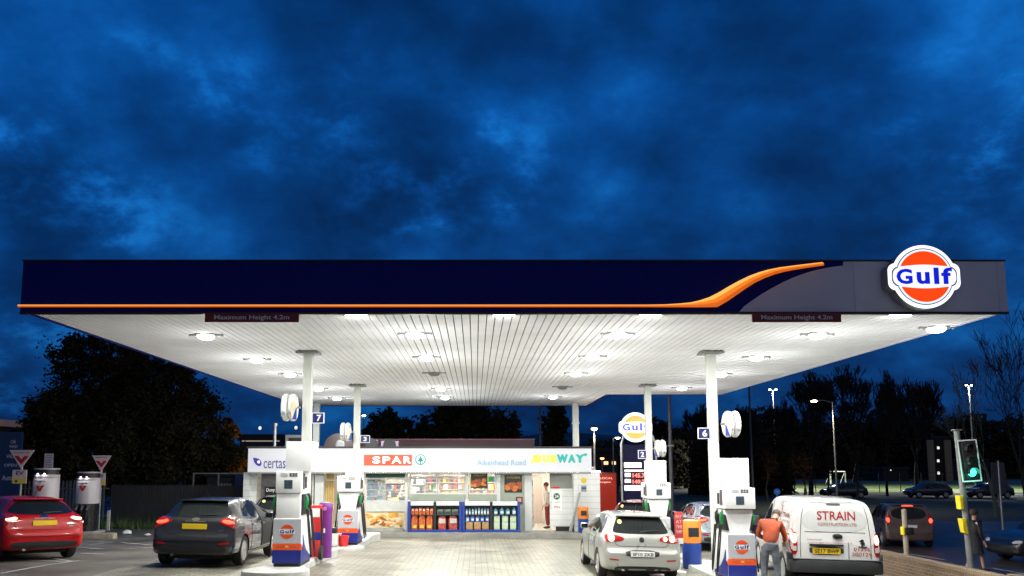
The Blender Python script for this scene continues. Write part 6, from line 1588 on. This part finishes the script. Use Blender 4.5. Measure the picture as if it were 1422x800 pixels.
# red lit panel, round sign and street lamp behind the pier
Yr = 34.0
a, b = P(829, 657.5, Yr), P(856, 700, Yr)
t = thing('lit_panel', 'tall red lit advertising panel between the shop and the price totem', 'lit panel', ((a.x+b.x)/2, Yr, G(5, Yr))); mb = MB(); mb.box(a.x-.04, b.x+.04, Yr, Yr+.3, G(5, Yr), a.z+.05, .02); mb.build('case', dark, t, True)
mb = MB(); mb.box(a.x, b.x, Yr-.006, Yr-.0005, G(5, Yr)+.3, a.z, .0); f_ = mb.build('face', glow('panel_red', (.85, .05, .018), .2, (.2, .015, .008)), t, True)
mb = MB()
for s_, x0, x1, y0, y1 in (('LOCAL', 833, 851, 662.5, 665.5), ('bargains', 833, 848, 668, 671.5)):
    c0, c1 = P(x0, y0, Yr), P(x1, y1, Yr); mb.text(s_, c0.x, c1.x, c1.z, c0.z, Yr-.0065, .002, .01)
mb.build('lettering', glow('panel_pink', (1, .45, .4), .8), f_, True)
def pole_at(t, x, y, z0, z1, r, m=steel, nm='pole', lean=0): mb = MB(); mb.tube([(x, y, z0), (x+lean*.5, y, (z0+z1)/2), (x+lean, y, z1)], [r*1.2, r, r*.75], 12); return mb.build(nm, m, t, True, True)
def street_lamp(px, py, Y, col, e, lab, arm=0, head=.22, pole_px=None, power=0, twin=False, z0=None):
    a = P(px, py, Y); x = P(pole_px, py, Y).x if pole_px else a.x
    g = G(x, Y) if z0 is None else z0
    t = thing('street_lamp', lab, 'street lamp', (x, Y, g), group='lit street lamps')
    k = max(1, Y/40)
    pole_at(t, x, Y, g-.1, a.z-.05, .055*k**.5)
    if pole_px: mb = MB(); mb.tube([(x, Y, a.z-.1), (lerp(x, a.x, .5), Y, a.z+.06), (a.x, Y, a.z+.04)], .035, 8); mb.build('arm', steel, t, True, True)
    m = glow('street_lamp_glow_%02d' % int(px % 97), col, e)
    for s in ((-1, 1) if twin else (0,)):
        mb = MB(); mb.box(a.x-head+s*head*1.4, a.x+head+s*head*1.4, Y-.12*k, Y+.15*k, a.z+.02, a.z+.10, .02); mb.build('lamp_head', dark, t, True, True)
        mb = MB(); mb.ball((a.x+s*head*1.4, Y-.05, a.z-.01), head*.62, (1, .8, .45), 2); mb.build('lamp_lens', m, t, True, True)
    if power:
        ld = bpy.data.lights.new('lamp_beam', 'SPOT'); ld.energy = power; ld.color = col; ld.spot_size = R(150); ld.spot_blend = .6; ld.shadow_soft_size = .15
        lo = bpy.data.objects.new('lamp_beam', ld); COL.objects.link(lo); lo.parent = t; lo.location = (a.x-x, -.1, a.z-g-.25)
    return t
street_lamp(825, 595.5, 36, (1, .80, .45), 30, 'warm street lamp on a thin pole right of the shop', power=250)
a = P(822.5, 653, 33.9); t = thing('round_road_sign', 'small round white road sign on a thin post by the shop pier', 'road sign', (a.x, 33.9, G(a.x, 33.9)))
mb = MB(); mb.lathe([(0, -.02), (.14, -.02), (.14, 0), (0, 0)], 28, (0, -.04, a.z-G(a.x, 33.9)), 'y'); mb.build('disc', mat('sign_lilac', (.45, .40, .48), .5), t); mb = MB(); mb.lathe([(.07, -.026), (.09, -.026), (.09, -.0205), (.07, -.0205)], 28, (0, -.04, a.z-G(a.x, 33.9)), 'y'); mb.build('ring', mat('print_grey', (.2, .18, .22), .5), t); mb = MB(); mb.tube([(0, 0, 0), (0, 0, a.z-G(a.x, 33.9)+.15)], .03, 8); mb.build('post', steel, t)
street_lamp(857.5, 608, 62, (1, .9, .6), 22, 'small distant street lamp left of the round totem sign', head=.3, pole_px=851)
street_lamp(836, 636.5, 75, (1, .35, .08), 22, 'distant orange street lamp above the red lit panel', head=.28)
street_lamp(1073, 541, 112, (1, .97, .88), 40, 'tall cold white floodlight mast beyond the front right pump', head=.30, twin=True, power=38000)
street_lamp(1130, 557, 60, (1, .86, .6), 45, 'warm street lamp on an arm behind the white van', head=.35, pole_px=1156, power=2400)
street_lamp(1345, 535, 108, (.95, 1, .85), 45, 'tall greenish white floodlight mast at the right behind the traffic light', head=.26, twin=True, power=38000)
street_lamp(505.5, 577, 80, (.9, .95, 1), 25, 'tiny distant street lamp beside the rear left column', head=.3)
x = P(930.5, 600, 34); t = thing('lamp_column', 'tall dark unlit lamp column rising behind the canopy near the rear right pump', 'lamp column', (x.x, 34, G(x.x, 34))); 
o = pole_at(t, x.x, 34, G(x.x, 34)-.2, zat(520, 34), .085, mat('column_dark', (.10, .10, .11), .5, .4)); mb = MB(); mb.box(x.x-.11, x.x+.11, 33.88, 34.12, zat(620, 34), zat(618, 34)); mb.build('collar', steel, t, True); mb = MB(); mb.box(x.x-.1, x.x+1.2, 33.93, 34.07, zat(520, 34)+.01, zat(520, 34)+.1, .02); mb.build('arm', steel, t, True)
x = P(1041, 560, 70); t = thing('lamp_column', 'thin distant unlit mast right of the front right column', 'lamp column', (x.x, 70, G(x.x, 70))); pole_at(t, x.x, 70, G(x.x, 70)-.2, zat(530, 70), .10, mat('column_dark', ())); mb = MB(); mb.box(x.x-.1, x.x+.9, 69.9, 70.1, zat(530, 70)+.01, zat(530, 70)+.12, .02); mb.build('arm', steel, t, True)
x = P(750, 580, 44); t = thing('lamp_column', 'thin dark pole rising behind the right half of the shop roof', 'lamp column', (x.x, 44, G(x.x, 44))); pole_at(t, x.x, 44, G(x.x, 44), zat(555, 44), .07, mat('column_dark', ())); mb = MB(); mb.box(x.x-.1, x.x+.6, 43.95, 44.05, zat(555, 44)+.01, zat(555, 44)+.1, .02); mb.build('arm', steel, t, True)

# brick walls at the right
bw = brickmat('garden_brick', (.22, .125, .07), (.15, .085, .05), (.25, .21, .15), .225, .075, .012, .85, 'yz', .35, .5)
bw2 = brickmat('garden_brick_across', (.22, .125, .07), (.15, .085, .05), (.25, .21, .15), .225, .075, .012, .85, 'xz', .35, .5)
cop = brickmat('coping_brick', (.24, .15, .08), (.18, .11, .06), (.27, .23, .17), .5, .075, .012, .85, 'xy', .3, .5)
def wall(x, y0, y1, zt_w, lab, x1=None):
    t = thing('brick_wall', lab, 'brick wall', (x, y0, G(x, y0)))
    mb = MB(); mb.box(x, x+.215, y0, y1, -1.0, zt_w-.1); mb.build('brickwork', bw, t, True)
    mb = MB(); mb.box(x-.012, x+.227, y0-.012, y1+.012, zt_w-.098, zt_w, .006); mb.build('coping', cop, t, True)
    if x1:
        mb = MB(); mb.box(x+.2155, x1, y0, y0+.215, -1.0, zt_w-.1); mb.build('brickwork', bw2, t, True); mb = MB(); mb.box(x+.229, x1, y0-.012, y0+.227, zt_w-.098, zt_w, .006); mb.build('coping', cop, t, True)
wall(10.4, 15.4, 27.5, .23, 'low brick wall running beside the white van towards the road')
wall(10.72, 12.2, 16.3, .24, 'second low brick wall at the bottom right corner nearest the camera')
# bollard post with reflector on the wall line
p = XG(1258.5, 21.0); zz = zat(708, 21)
t = thing('guard_post', 'thin pale metal post with a small yellow button box behind the brick wall', 'post', (p.x, 21, p.z)); mb = MB(); mb.tube([(0, 0, -.3), (0, 0, zz-p.z)], .065, 12); mb.lathe([(.065, zz-p.z), (.03, zz-p.z+.02), (0, zz-p.z+.03)], 12); mb.build('pole', mat('post_brown', (.30, .24, .18), .6), t, smooth=True)
mb = MB(); zz2 = zat(737, 21)-p.z; mb.box(-.10, -.055, -.09, .06, zz2-.11, zz2+.10, .01); mb.build('yellow_box', mat('box_yellow', (.75, .55, .02), .4), t); mb = MB(); mb.box(-.05, .17, -.12, -.06, zz2-.1, zz2+.09, .02); mb.build('control', dark, t, smooth=True)
# traffic light
Yl = 19.0; a = P(1325.5, 598, Yl); b = XG(1350, Yl, 790); g = G(b.x, Yl)
t = thing('traffic_light', 'leaning traffic light pole showing green with two yellow boxes', 'traffic light', (b.x, Yl, g))
mb = MB(); A = Vector((b.x, Yl, g-.2)); B = Vector((a.x+.05, Yl, a.z)); mb.tube([A, A.lerp(B, .5), B], [.075, .068, .065], 14); mb.box(B.x-.09, B.x+.09, Yl-.09, Yl+.09, B.z, B.z+.03, .01); mb.build('pole', mat('pole_grey', (.22, .22, .21), .6, .3, var=.3), t, True, True)
hx0, hx1, hz1, hz0 = P(1330, 612, Yl-.2).x, P(1357.5, 612, Yl-.2).x, zat(610.5, Yl-.2), zat(669, Yl-.2)
M = Matrix.Translation(((hx0+hx1)/2, Yl-.2, (hz0+hz1)/2)) @ Matrix.Rotation(R(-4), 4, 'Y')
w2, h2 = (hx1-hx0)/2, (hz1-hz0)/2
mb = MB(); mb.poly(clip_smooth([(-w2, -h2), (w2, -h2), (w2, h2), (-w2, h2)], 0), 'xz', -.012, .012, .004, M=M); brd_ = mb.build('backboard', black, t, True)
mb = MB()
for x0, x1, z0, z1 in ((-w2, w2, h2-.03, h2), (-w2, w2, -h2, -h2+.03), (-w2, -w2+.03, -h2+.031, h2-.031), (w2-.03, w2, -h2+.031, h2-.031)): mb.box(x0, x1, -.02, -.0125, z0, z1, M=M)
mb.build('white_border', mat('border_grey', (.8, .82, .82), .5), brd_, True)
mb = MB(); mb.box(-.15, .15, -.05, -.0125, -h2+.06, h2-.06, .015, M=M); hd_ = mb.build('signal_case', black, t, True, True)
for k, nm in enumerate(('red_lens', 'amber_lens', 'green_lens')):
    zc2 = lerp(h2-.22, -h2+.22, k/2)
    mb = MB(); mb.lathe([(0, -.075), (.07, -.070), (.10, -.054), (.10, -.0505)], 24, (0, 0, zc2), 'y', M=M)
    mb.build(nm, glow('green_signal', (.05, 1, .62), 4) if k == 2 else mat('dead_lens', (.03, .012, .01), .3), hd_, True, True)
    mb = MB(); n = 16
    vs1 = [(.115*math.cos(lerp(-.3, math.pi+.3, j/n)), .115*math.sin(lerp(-.3, math.pi+.3, j/n))) for j in range(n+1)]
    mb.poly(vs1 + [(x*.93, z*.93) for x, z in vs1[::-1]], 'xz', -.17, -.0505, M=M @ Matrix.Translation((0, 0, zc2))); mb.build('visor', black, hd_, True)
ld = bpy.data.lights.new('green_signal', 'POINT'); ld.energy = 6; ld.color = (.1, 1, .65); ld.shadow_soft_size = .08; lo = bpy.data.objects.new('green_signal', ld); COL.objects.link(lo); lo.parent = t; lo.location = ((hx0+hx1)/2-b.x, -.5, (hz0+.2)-g)
yb = mat('signal_yellow', (.80, .60, .02), .4, var=.08)
for px0, px1, py0, py1, sh in ((1329, 1335.5, 688, 707, 0), (1332.5, 1340, 720, 742, .03)):
    c0, c1 = P(px0, py0, Yl-.05), P(px1, py1, Yl-.05); mb = MB(); mb.poly([(c0.x, c0.z), (c1.x, c0.z), (c1.x+sh, c1.z), (c0.x+sh+.02, c1.z+sh*1.5)], 'xz', Yl-.14, Yl+.04, .008); o = mb.build('yellow_box', yb, t, True)
    mb = MB(); mb.box(c0.x+.02, c1.x-.02, Yl-.147, Yl-.1405, c1.z+.08, c0.z-.05); mb.build('box_front', mat('signal_amber', (.65, .42, .02), .4), o, True)
# billboards and far signs
a, b = P(1376, 642, 60), P(1398, 686, 60); t = thing('billboard', 'grey blank board on a thin post behind the traffic light', 'board', ((a.x+b.x)/2, 60, G(40, 60))); mb = MB(); mb.box(a.x, b.x, 60, 60.1, b.z, a.z, .01); mb.build('panel', mat('board_grey', (.12, .125, .13), .6), t, True); mb = MB(); mb.tube([((a.x+b.x)/2, 60.15, G(40, 60)), ((a.x+b.x)/2, 60.15, a.z-.2)], .09, 8); mb.build('post', steel, t, True)
p = P(1386, 640, 33); g = G(p.x, 33); t = thing('sign_post', 'thin grey post standing at the kerb near the black car', 'post', (p.x, 33, g)); pole_at(t, p.x, 33, g-.1, zat(640, 33), .05); mb = MB(); mb.box(p.x-.08, p.x+.08, 32.94, 33.06, zat(640, 33)+.002, zat(640, 33)+.04); mb.build('cap', dark, t, True)
p = P(1079, 683, 50); g = G(p.x, 50); t = thing('direction_sign', 'small round blue arrow sign above the white van cab', 'road sign', (p.x, 50, g)); mb = MB(); mb.lathe([(0, -.03), (.20, -.03), (.20, 0), (0, 0)], 24, (0, 0, p.z-g), 'y'); mb.build('disc', mat('sign_blue_glow', (.02, .10, .35), .4, emit=(.02, .12, .45), es=.4), t); mb = MB(); mb.poly([(-.1, -.02), (.02, -.02), (.02, -.08), (.12, 0), (.02, .08), (.02, .02), (-.1, .02)], 'xz', -.036, -.0305, M=Matrix.Translation((0, 0, p.z-g))); mb.build('arrow', white, t); mb = MB(); mb.tube([(0, .05, 0), (0, .05, p.z-g)], .04, 8); mb.build('post', steel, t)  # the disc has a blue glow put into its material
# goal on the pitch
Yg = 112; a, b = P(1153, 655, Yg), P(1174, 672, Yg); t = thing('goal', 'white football goal frame on the distant lit pitch', 'goal', ((a.x+b.x)/2, Yg, b.z)); mb = MB(); mb.tube([(a.x, Yg, b.z), (a.x, Yg, a.z), (b.x, Yg, a.z), (b.x, Yg, b.z)], .11, 6); mb.build('posts', white, t, True); mb = MB(); mb.tube([(a.x, Yg, a.z), (a.x, Yg+1.6, b.z)], .05, 5); mb.tube([(b.x, Yg, a.z), (b.x, Yg+1.6, b.z)], .05, 5); mb.build('stays', white, t, True)
# distant buildings
def block(px0, px1, py0, Y, m, lab, name='tower_block', wins=(), wm=None, z0=-.7, dp=12):
    a, b = P(px0, py0, Y), P(px1, py0, Y); t = thing(name, lab, 'building', ((a.x+b.x)/2, Y, z0))
    mb = MB(); mb.box(a.x, b.x, Y, Y+dp, z0, a.z); mb.build('wall', m, t, True); mb = MB(); mb.box(a.x-.2, b.x+.2, Y-.2, Y+dp+.2, a.z+.005, a.z+.5); mb.build('roof', fd, t, True)
    k = Y/1100
    for (x, y, ww, hh) in wins:
        c = P(x, y, Y-.03); mb = MB(); mb.box(c.x-ww*k/2, c.x+ww*k/2, Y-.05, Y-.005, c.z-hh*k/2, c.z+hh*k/2); mb.build('window', wm, t, True)
    return t
ww = glow('window_white', (1, .95, .85), 1.1); wwarm = glow('window_warm', (1, .68, .32), 1.5)
t = block(1294, 1317, 609, 164, mat('tower_grey', (.03, .028, .026), .8), 'narrow tower block with three lit stair windows far right', wins=[(1303, 622, 3, 3.5), (1303, 640, 3, 3.5), (1303.5, 657, 3, 3.5)], wm=ww, dp=2)
for px in (1291.5, 1315.5):
    a = P(px, 609, 163.4); mb = MB(); mb.box(a.x-.5, a.x+.5, 163.1, 163.9, -.7, a.z-.3); mb.build('stair_fin', mat('fin_glow', (.10, .09, .08), .8, emit=(1, .85, .7), es=.012), t, True)  # light on the fins is put in as a faint glow of the material
block(1320, 1372, 640, 172, fd, 'low dark block beside the lit stair tower', 'flats', [(1340, 652, 2, 2)], wwarm)
block(826, 858, 628, 90, mat('house_dark', (.05, .045, .045), .85), 'dark house with two bright warm windows left of the price totem', 'house', [(841.5, 643, 6, 4.5), (852.5, 643, 5, 4.5)], wwarm)
block(1226, 1262, 652, 162, fd, 'dark low house with tiny lights beyond the pitch', 'house', [(1231, 655, 1.4, 1.4), (1237, 653, 1.4, 1.4)], ww)
block(333, 392, 611, 70, mat('depot_dark', (.05, .05, .055), .8), 'low depot building with a lit eave behind the left end of the shop', 'depot', [(362, 612.5, 52, 1.3)], glow('eave_lit', (.95, .8, .65), .35))
for i, (px, py) in enumerate(((361, 594.5), (411, 594))):
    p = P(px, py, 200); t = thing('distant_lamp', ('tiny pale lamp on the dark hillside left of the flue pipe', 'tiny pale lamp on the dark hillside right of the flue pipe')[i], 'street lamp', (p.x, 200, -.7)); mb = MB(); mb.ball((p.x, 200, p.z), .42, (1, 1, 1.2), 1); mb.build('lamp_lens', glow('pale_lamp', (.9, .9, .85), 1.1), t, True); pole_at(t, p.x, 200, -.7, p.z-.4, .12, steel)

# ------------------------------------------------------------------ trees
barkd = mat('bark', (.035, .03, .025), .9, var=.4, scale=5, bump=.5)
def leafmat(n, c): return mat(n, c, .95, var=.4, scale=1.3, spec=.15)
def leafy(name, label, base, clumps, nleaf, size, ms, seed, trunk_r=.28, group=None, gapf=.35):
    """trunk and limbs reaching into clumps (offset x,y,z, radius) that carry many small leaf faces"""
    rn = random.Random(seed); t = thing(name, label, 'tree', base, group=group)
    mb = MB(); top_ = max(c[2] for c in clumps)
    mb.tube([(0, 0, -.3), (rn.uniform(-.1, .1), 0, top_*.25), (rn.uniform(-.3, .3), 0, top_*.6), (0, 0, top_*.95)], [trunk_r, trunk_r*.8, trunk_r*.5, .04], 9)
    for (x, y, z, r) in clumps:
        z0 = min(z*.55, top_*.5); mb.tube([(0, 0, z0), (x*.45+rn.uniform(-.2, .2), y*.45, lerp(z0, z, .55)), (x, y, z)], [trunk_r*.42, trunk_r*.25, .03], 6)
    mb.build('trunk', barkd, t, smooth=True)
    b = bmesh.new(); tot = sum(c[3]**2 for c in clumps)
    for ci, (x, y, z, r) in enumerate(clumps):
        n = int(nleaf*r*r/tot)
        subs = [(Vector((rn.gauss(0, 1), rn.gauss(0, 1), rn.gauss(0, 1))).normalized()*r*rn.uniform(.45, 1.02), rn.uniform(.18, .42)*r) for _ in range(30)]
        for _ in range(n):
            s_ = rn.choice(subs); d = Vector((rn.gauss(0, 1), rn.gauss(0, 1), rn.gauss(0, 1))); d = d.normalized()*abs(rn.gauss(0, .75))*s_[1]
            p = Vector((x, y, z)) + Vector((s_[0].x, s_[0].y, s_[0].z*.9)) + d
            if p.z < .5: continue
            n_ = Vector((rn.gauss(0, 1), rn.gauss(0, 1), rn.gauss(0, 1)+.5)).normalized(); u = n_.orthogonal().normalized(); v = n_.cross(u)
            a = rn.uniform(0, 6.28); u, v = u*math.cos(a)+v*math.sin(a), v*math.cos(a)-u*math.sin(a); sz = size*rn.uniform(.6, 1.3)
            q_ = [b.verts.new(p+u*sz), b.verts.new(p+v*sz*.55), b.verts.new(p-u*sz), b.verts.new(p-v*sz*.55)]
            f = b.faces.new(q_); f.material_index = rn.randrange(len(ms)) if rn.random() < .5 else ci % len(ms)
    mb = MB(); mb.bm.free(); mb.bm = b; mb.build('crown', ms, t)
    return t
lg = [leafmat('leaf_dark', (.030, .031, .012)), leafmat('leaf_olive', (.044, .039, .013)), leafmat('leaf_brown', (.05, .033, .013))]
lo_ = [leafmat('leaf_orange_lit', (.7, .27, .02)), leafmat('leaf_amber_lit', (.5, .18, .015)), leafmat('leaf_olive', ())]  # autumn leaves, with warm lamp light put into the bright oranges
def cl(Y, base, pts):
    """crown clumps given where the photograph shows them: (px, py, radius px, depth offset)"""
    o = []
    for px, py, r, dy in pts:
        p = P(px, py, Y+dy); o.append((p.x-base[0], dy, p.z-base[2], r*Y/1100))
    return o
Yt = 40; bx = P(180, 690, Yt).x; base = (bx, Yt, G(bx, Yt))
leafy('broadleaf_tree', 'large dark broadleaf tree behind the fence at the left', base,
      cl(Yt, base, [(175, 560, 62, 0), (120, 545, 50, 1), (90, 590, 52, -.5), (60, 615, 38, 1), (110, 500, 36, 0), (165, 505, 44, -1), (225, 530, 48, 1), (250, 580, 50, 0), (275, 605, 40, -1), (200, 620, 60, -1.5), (130, 630, 55, -1), (60, 650, 40, 0), (250, 640, 50, -1), (190, 470, 26, .5), (100, 478, 17, 0), (290, 560, 24, 0), (140, 470, 24, .5), (68, 560, 26, 0), (310, 625, 26, 0), (48, 615, 30, 0), (62, 590, 30, 0), (150, 590, 55, .8), (210, 580, 55, .8), (280, 640, 40, .5), (100, 640, 45, .5), (180, 660, 50, .5), (240, 540, 40, 0)]), 130000, .10, lg, 21, .35)
Yt = 42; bx = P(318, 690, Yt).x; base = (bx, Yt, G(bx, Yt))
leafy('lit_autumn_tree', 'smaller tree left of the shop with lamp light coloured into its orange autumn leaves', base, cl(Yt, base, [(318, 600, 13, 0), (310, 620, 16, 0), (322, 635, 16, 0), (305, 645, 16, .5), (330, 650, 14, 0), (316, 585, 7, 0)]), 3600, .13, lo_, 4, .12)
ld = bpy.data.lights.new('yard_lamp', 'POINT'); bpy.data.lights.remove(ld)
Yt = 58
for i, (cx_, pts, lab) in enumerate(((540, [(540, 592, 26, 0), (518, 600, 18, 0), (562, 600, 18, 0), (540, 580, 14, 0), (540, 612, 24, 0)], 'small rounded dark tree behind the shop roof by the rear left column'),
                                     (646, [(646, 590, 40, 0), (610, 592, 30, 1), (690, 592, 30, 1), (640, 577, 24, 0), (665, 580, 26, -1), (700, 605, 26, 0), (590, 606, 24, 0), (646, 612, 46, 0), (620, 576, 14, 0)], 'wide rounded dark tree behind the middle of the shop roof'),
                                     (770, [(768, 585, 15, 0), (770, 603, 17, 0), (772, 572, 12, 0), (765, 560, 9, 0), (778, 590, 12, 0), (770, 622, 18, 0)], 'narrow upright dark tree behind the right half of the shop roof'))):
    b_ = P(cx_, 660, Yt); base = (b_.x, Yt, G(b_.x, Yt)); leafy('background_tree', lab, base, cl(Yt, base, pts), (4500, 12000, 3500)[i], .2, lg, 30+i, .25, 'dark trees behind the shop roof')
# bare winter trees
def bare(name, label, base, Hh, spread, seed, depth=6, m=barkd, r0=.22, fan=.5, group=None, lean=0, leaves=None, upright=.25, kids=(2, 3), n5=4, twig=.012):
    rn = random.Random(seed); t = thing(name, label, 'tree', base, group=group); mbT, mbC = MB(), MB()
    bmT, bmC = bmesh.new(), bmesh.new(); tips = []
    def seg(b, p0, p1, r_0, r_1, n):
        d = (p1-p0).normalized(); u = d.orthogonal().normalized(); v = d.cross(u)
        A = [b.verts.new(p0+(u*math.cos(6.2832*k/n)+v*math.sin(6.2832*k/n))*r_0) for k in range(n)]; B = [b.verts.new(p1+(u*math.cos(6.2832*k/n)+v*math.sin(6.2832*k/n))*r_1) for k in range(n)]
        for k in range(n): b.faces.new((A[k], A[(k+1) % n], B[(k+1) % n], B[k]))
    def grow(p, d, ln, r, lv):
        n = 7 if lv == 0 else (5 if lv < 3 else 3); st_ = 3 if lv < 3 else 2
        for k in range(st_):
            d2 = (d + Vector((rn.gauss(0, .10), rn.gauss(0, .10), rn.gauss(0, .06)+.03))).normalized(); p2 = p + d2*ln/st_; r2 = r*(.86 if k < st_-1 else .74)
            seg(bmT if lv < 2 else bmC, p, p2, max(r, twig), max(r2, twig), n)
            if lv and lv < depth and rn.random() < .55 and k < st_-1:
                s = Vector((rn.gauss(0, 1), rn.gauss(0, 1), rn.gauss(0, .5))).normalized(); grow(p2, (d2+s*fan*1.3).normalized(), ln*.55, r2*.5, lv+2)
            p, d, r = p2, d2, r2
        if lv >= depth: tips.append(p); return
        for k in range(rn.randint(*kids)):
            s = Vector((rn.gauss(0, 1), rn.gauss(0, 1), rn.gauss(0, .35))).normalized()
            nd = (d + s*fan*rn.uniform(.6, 1.25) + Vector((0, 0, upright))).normalized(); grow(p, nd, ln*rn.uniform(.62, .86), r*rn.uniform(.55, .72), lv+1)
    grow(Vector((0, 0, -.3)), Vector((lean, 0, 1)).normalized(), Hh*.22, r0, 0)
    if leaves:
        lm, cnt, sz0 = leaves
        for p in tips:
            for _ in range(cnt):
                q0 = p + Vector((rn.gauss(0, .3), rn.gauss(0, .3), rn.gauss(0, .3))); u = Vector((rn.gauss(0, 1), rn.gauss(0, 1), rn.gauss(0, 1))).normalized()*sz0; v = u.orthogonal().normalized()*sz0*.6
                f = bmC.faces.new([bmC.verts.new(q0+u), bmC.verts.new(q0+v), bmC.verts.new(q0-u), bmC.verts.new(q0-v)]); f.material_index = 1
    zmax = max((v.co.z for v in bmC.verts), default=1); k = Hh/zmax; xs = [abs(v.co.x) for v in bmC.verts]; kx = spread/max(xs)
    for b in (bmT, bmC):
        for v in b.verts: v.co.z *= k; v.co.x *= kx; v.co.y *= kx
    mbT.bm.free(); mbT.bm = bmT; mbC.bm.free(); mbC.bm = bmC
    mbT.build('trunk', m, t, smooth=True); mbC.build('crown', [m, leaves[0]] if leaves else m, t)
    return t
specs = [  # px centre, top py, half width px, Y, seed, twig size
    (1126, 512, 40, 84, 1), (1184, 506, 44, 90, 2), (1232, 510, 36, 82, 3), (1274, 522, 40, 92, 4), (1098, 548, 34, 87, 5), (1030, 560, 34, 80, 6), (985, 560, 34, 92, 7)]
for i, (px, pt, hwp, Y, sd_) in enumerate(specs):
    b_ = P(px, 680, Y); g = G(b_.x, Y); Hh = zat(pt, Y)-g
    labs_ = ('tall bare tree nearest the warm street lamp beyond the pitch edge', 'tall dense bare tree second right of the warm street lamp', 'broad bare tree above the dark people carrier', 'shorter bare tree at the right end of the far tree row', 'bushy bare tree between the floodlight mast and the warm street lamp', 'dark bare tree just right of the front right column', 'dark bare tree behind the number 6 sign')
    bare('bare_tree', labs_[i], (b_.x, Y, g), Hh, hwp*Y/1100, sd_, 6, barkd, .40, .60, 'bare winter trees across the road', upright=.22, kids=(3, 4), twig=.035)
p_ = P(1384, 690, 48); bark2 = mat('bark_lit', (.16, .17, .12), .85, var=.3)  # lamp light on the twigs is put into this pale bark colour
bare('bare_tree', 'bare tree behind the traffic light with lamp light coloured into its pale limbs', (p_.x, 48, G(p_.x, 48)), zat(488, 48)-G(p_.x, 48), 62*48/1100, 12, 6, bark2, .17, .55, upright=.12, twig=.012)
p_ = P(1432, 690, 40)
bare('bare_tree', 'dark bare tree reaching in from the right edge', (p_.x, 40, G(p_.x, 40)), zat(425, 40)-G(p_.x, 40), 75*40/1100, 17, 6, barkd, .2, .6, upright=.1, twig=.011)
# autumn leaved trees and the dark wood beyond the road
lb = [leafmat('leaf_rust', (.06, .03, .012)), leafmat('leaf_brown', ()), leafmat('leaf_dark', ())]
def band(px0, px1, py_top, py_bot, Y, n, seed, label, ms, var=18, size=.32):
    rn = random.Random(seed); b = bmesh.new()
    heads = [(rn.uniform(px0, px1), rn.uniform(-var, var)) for _ in range(14)]
    for _ in range(n):
        px = rn.uniform(px0, px1); k = min(heads, key=lambda h: abs(h[0]-px)); tp = py_top + k[1]*.6 + abs(k[0]-px)*.45
        py = lerp(tp, py_bot, rn.random()**.72); p = P(px, py, Y+rn.uniform(-4, 4)); p += Vector((rn.gauss(0, .3), 0, rn.gauss(0, .3)))
        u = Vector((rn.gauss(0, 1), rn.gauss(0, 1), rn.gauss(0, 1))).normalized(); v = u.orthogonal().normalized(); s = size*rn.uniform(.6, 1.4)
        f = b.faces.new([b.verts.new(p+u*s), b.verts.new(p+v*s*.6), b.verts.new(p-u*s), b.verts.new(p-v*s*.6)]); f.material_index = rn.randrange(len(ms))
    mb = MB(); mb.bm.free(); mb.bm = b; o = mb.build('woodland', ms); tag(o, label, 'woodland', kind='stuff'); return o
band(900, 1420, 572, 668, 192, 26000, 3, 'dark distant woodland beyond the lit pitch', lg, 16, .75)
band(960, 1100, 600, 690, 88, 9000, 5, 'dark rust coloured thicket behind the front right pump', lb, 14, .28)
band(820, 960, 612, 672, 110, 6000, 6, 'dark distant hedge line behind the price totem', lg, 8, .4)
band(-60, 60, 600, 690, 46, 3000, 7, 'dark shrubbery at the far left edge', lg, 10, .2)
for i, (px, pt, hwp, Y, sd_) in enumerate(((1118, 640, 26, 70, 41), (1150, 632, 28, 74, 42), (1190, 630, 26, 72, 43), (1066, 632, 22, 70, 44))):
    b_ = P(px, 690, Y); g = G(b_.x, Y)
    bare('street_tree', ('small tree with a few rust leaves in front of the pitch by the lamp pole', 'small rust leaved tree just left of the goal frame', 'small dark tree between goal and people carrier', 'small rust leaved tree behind the blue arrow sign')[i], (b_.x, Y, g), zat(pt-22, Y)-g, hwp*Y/1100, sd_, 5, barkd, .22, .55, 'small trees before the pitch', leaves=(lb[0], 3, .11), upright=.1, twig=.014)
# fence along the pitch
t = thing('pitch_fence', 'thin dark mesh fence along the near edge of the lit pitch', 'fence', (60, 94, -.7)); mb = MB()
for k in range(42): mb.box(20+2.5*k, 20.07+2.5*k, 94, 94.07, -.7, 1.6)
mb.build('posts', dark, t, True)['kind'] = 'stuff'; mb = MB()
for z_ in (-.2, .4, 1.0, 1.6): mb.box(20, 123, 94.08, 94.1, z_-.02, z_+.02)
mb.build('rails', dark, t, True)
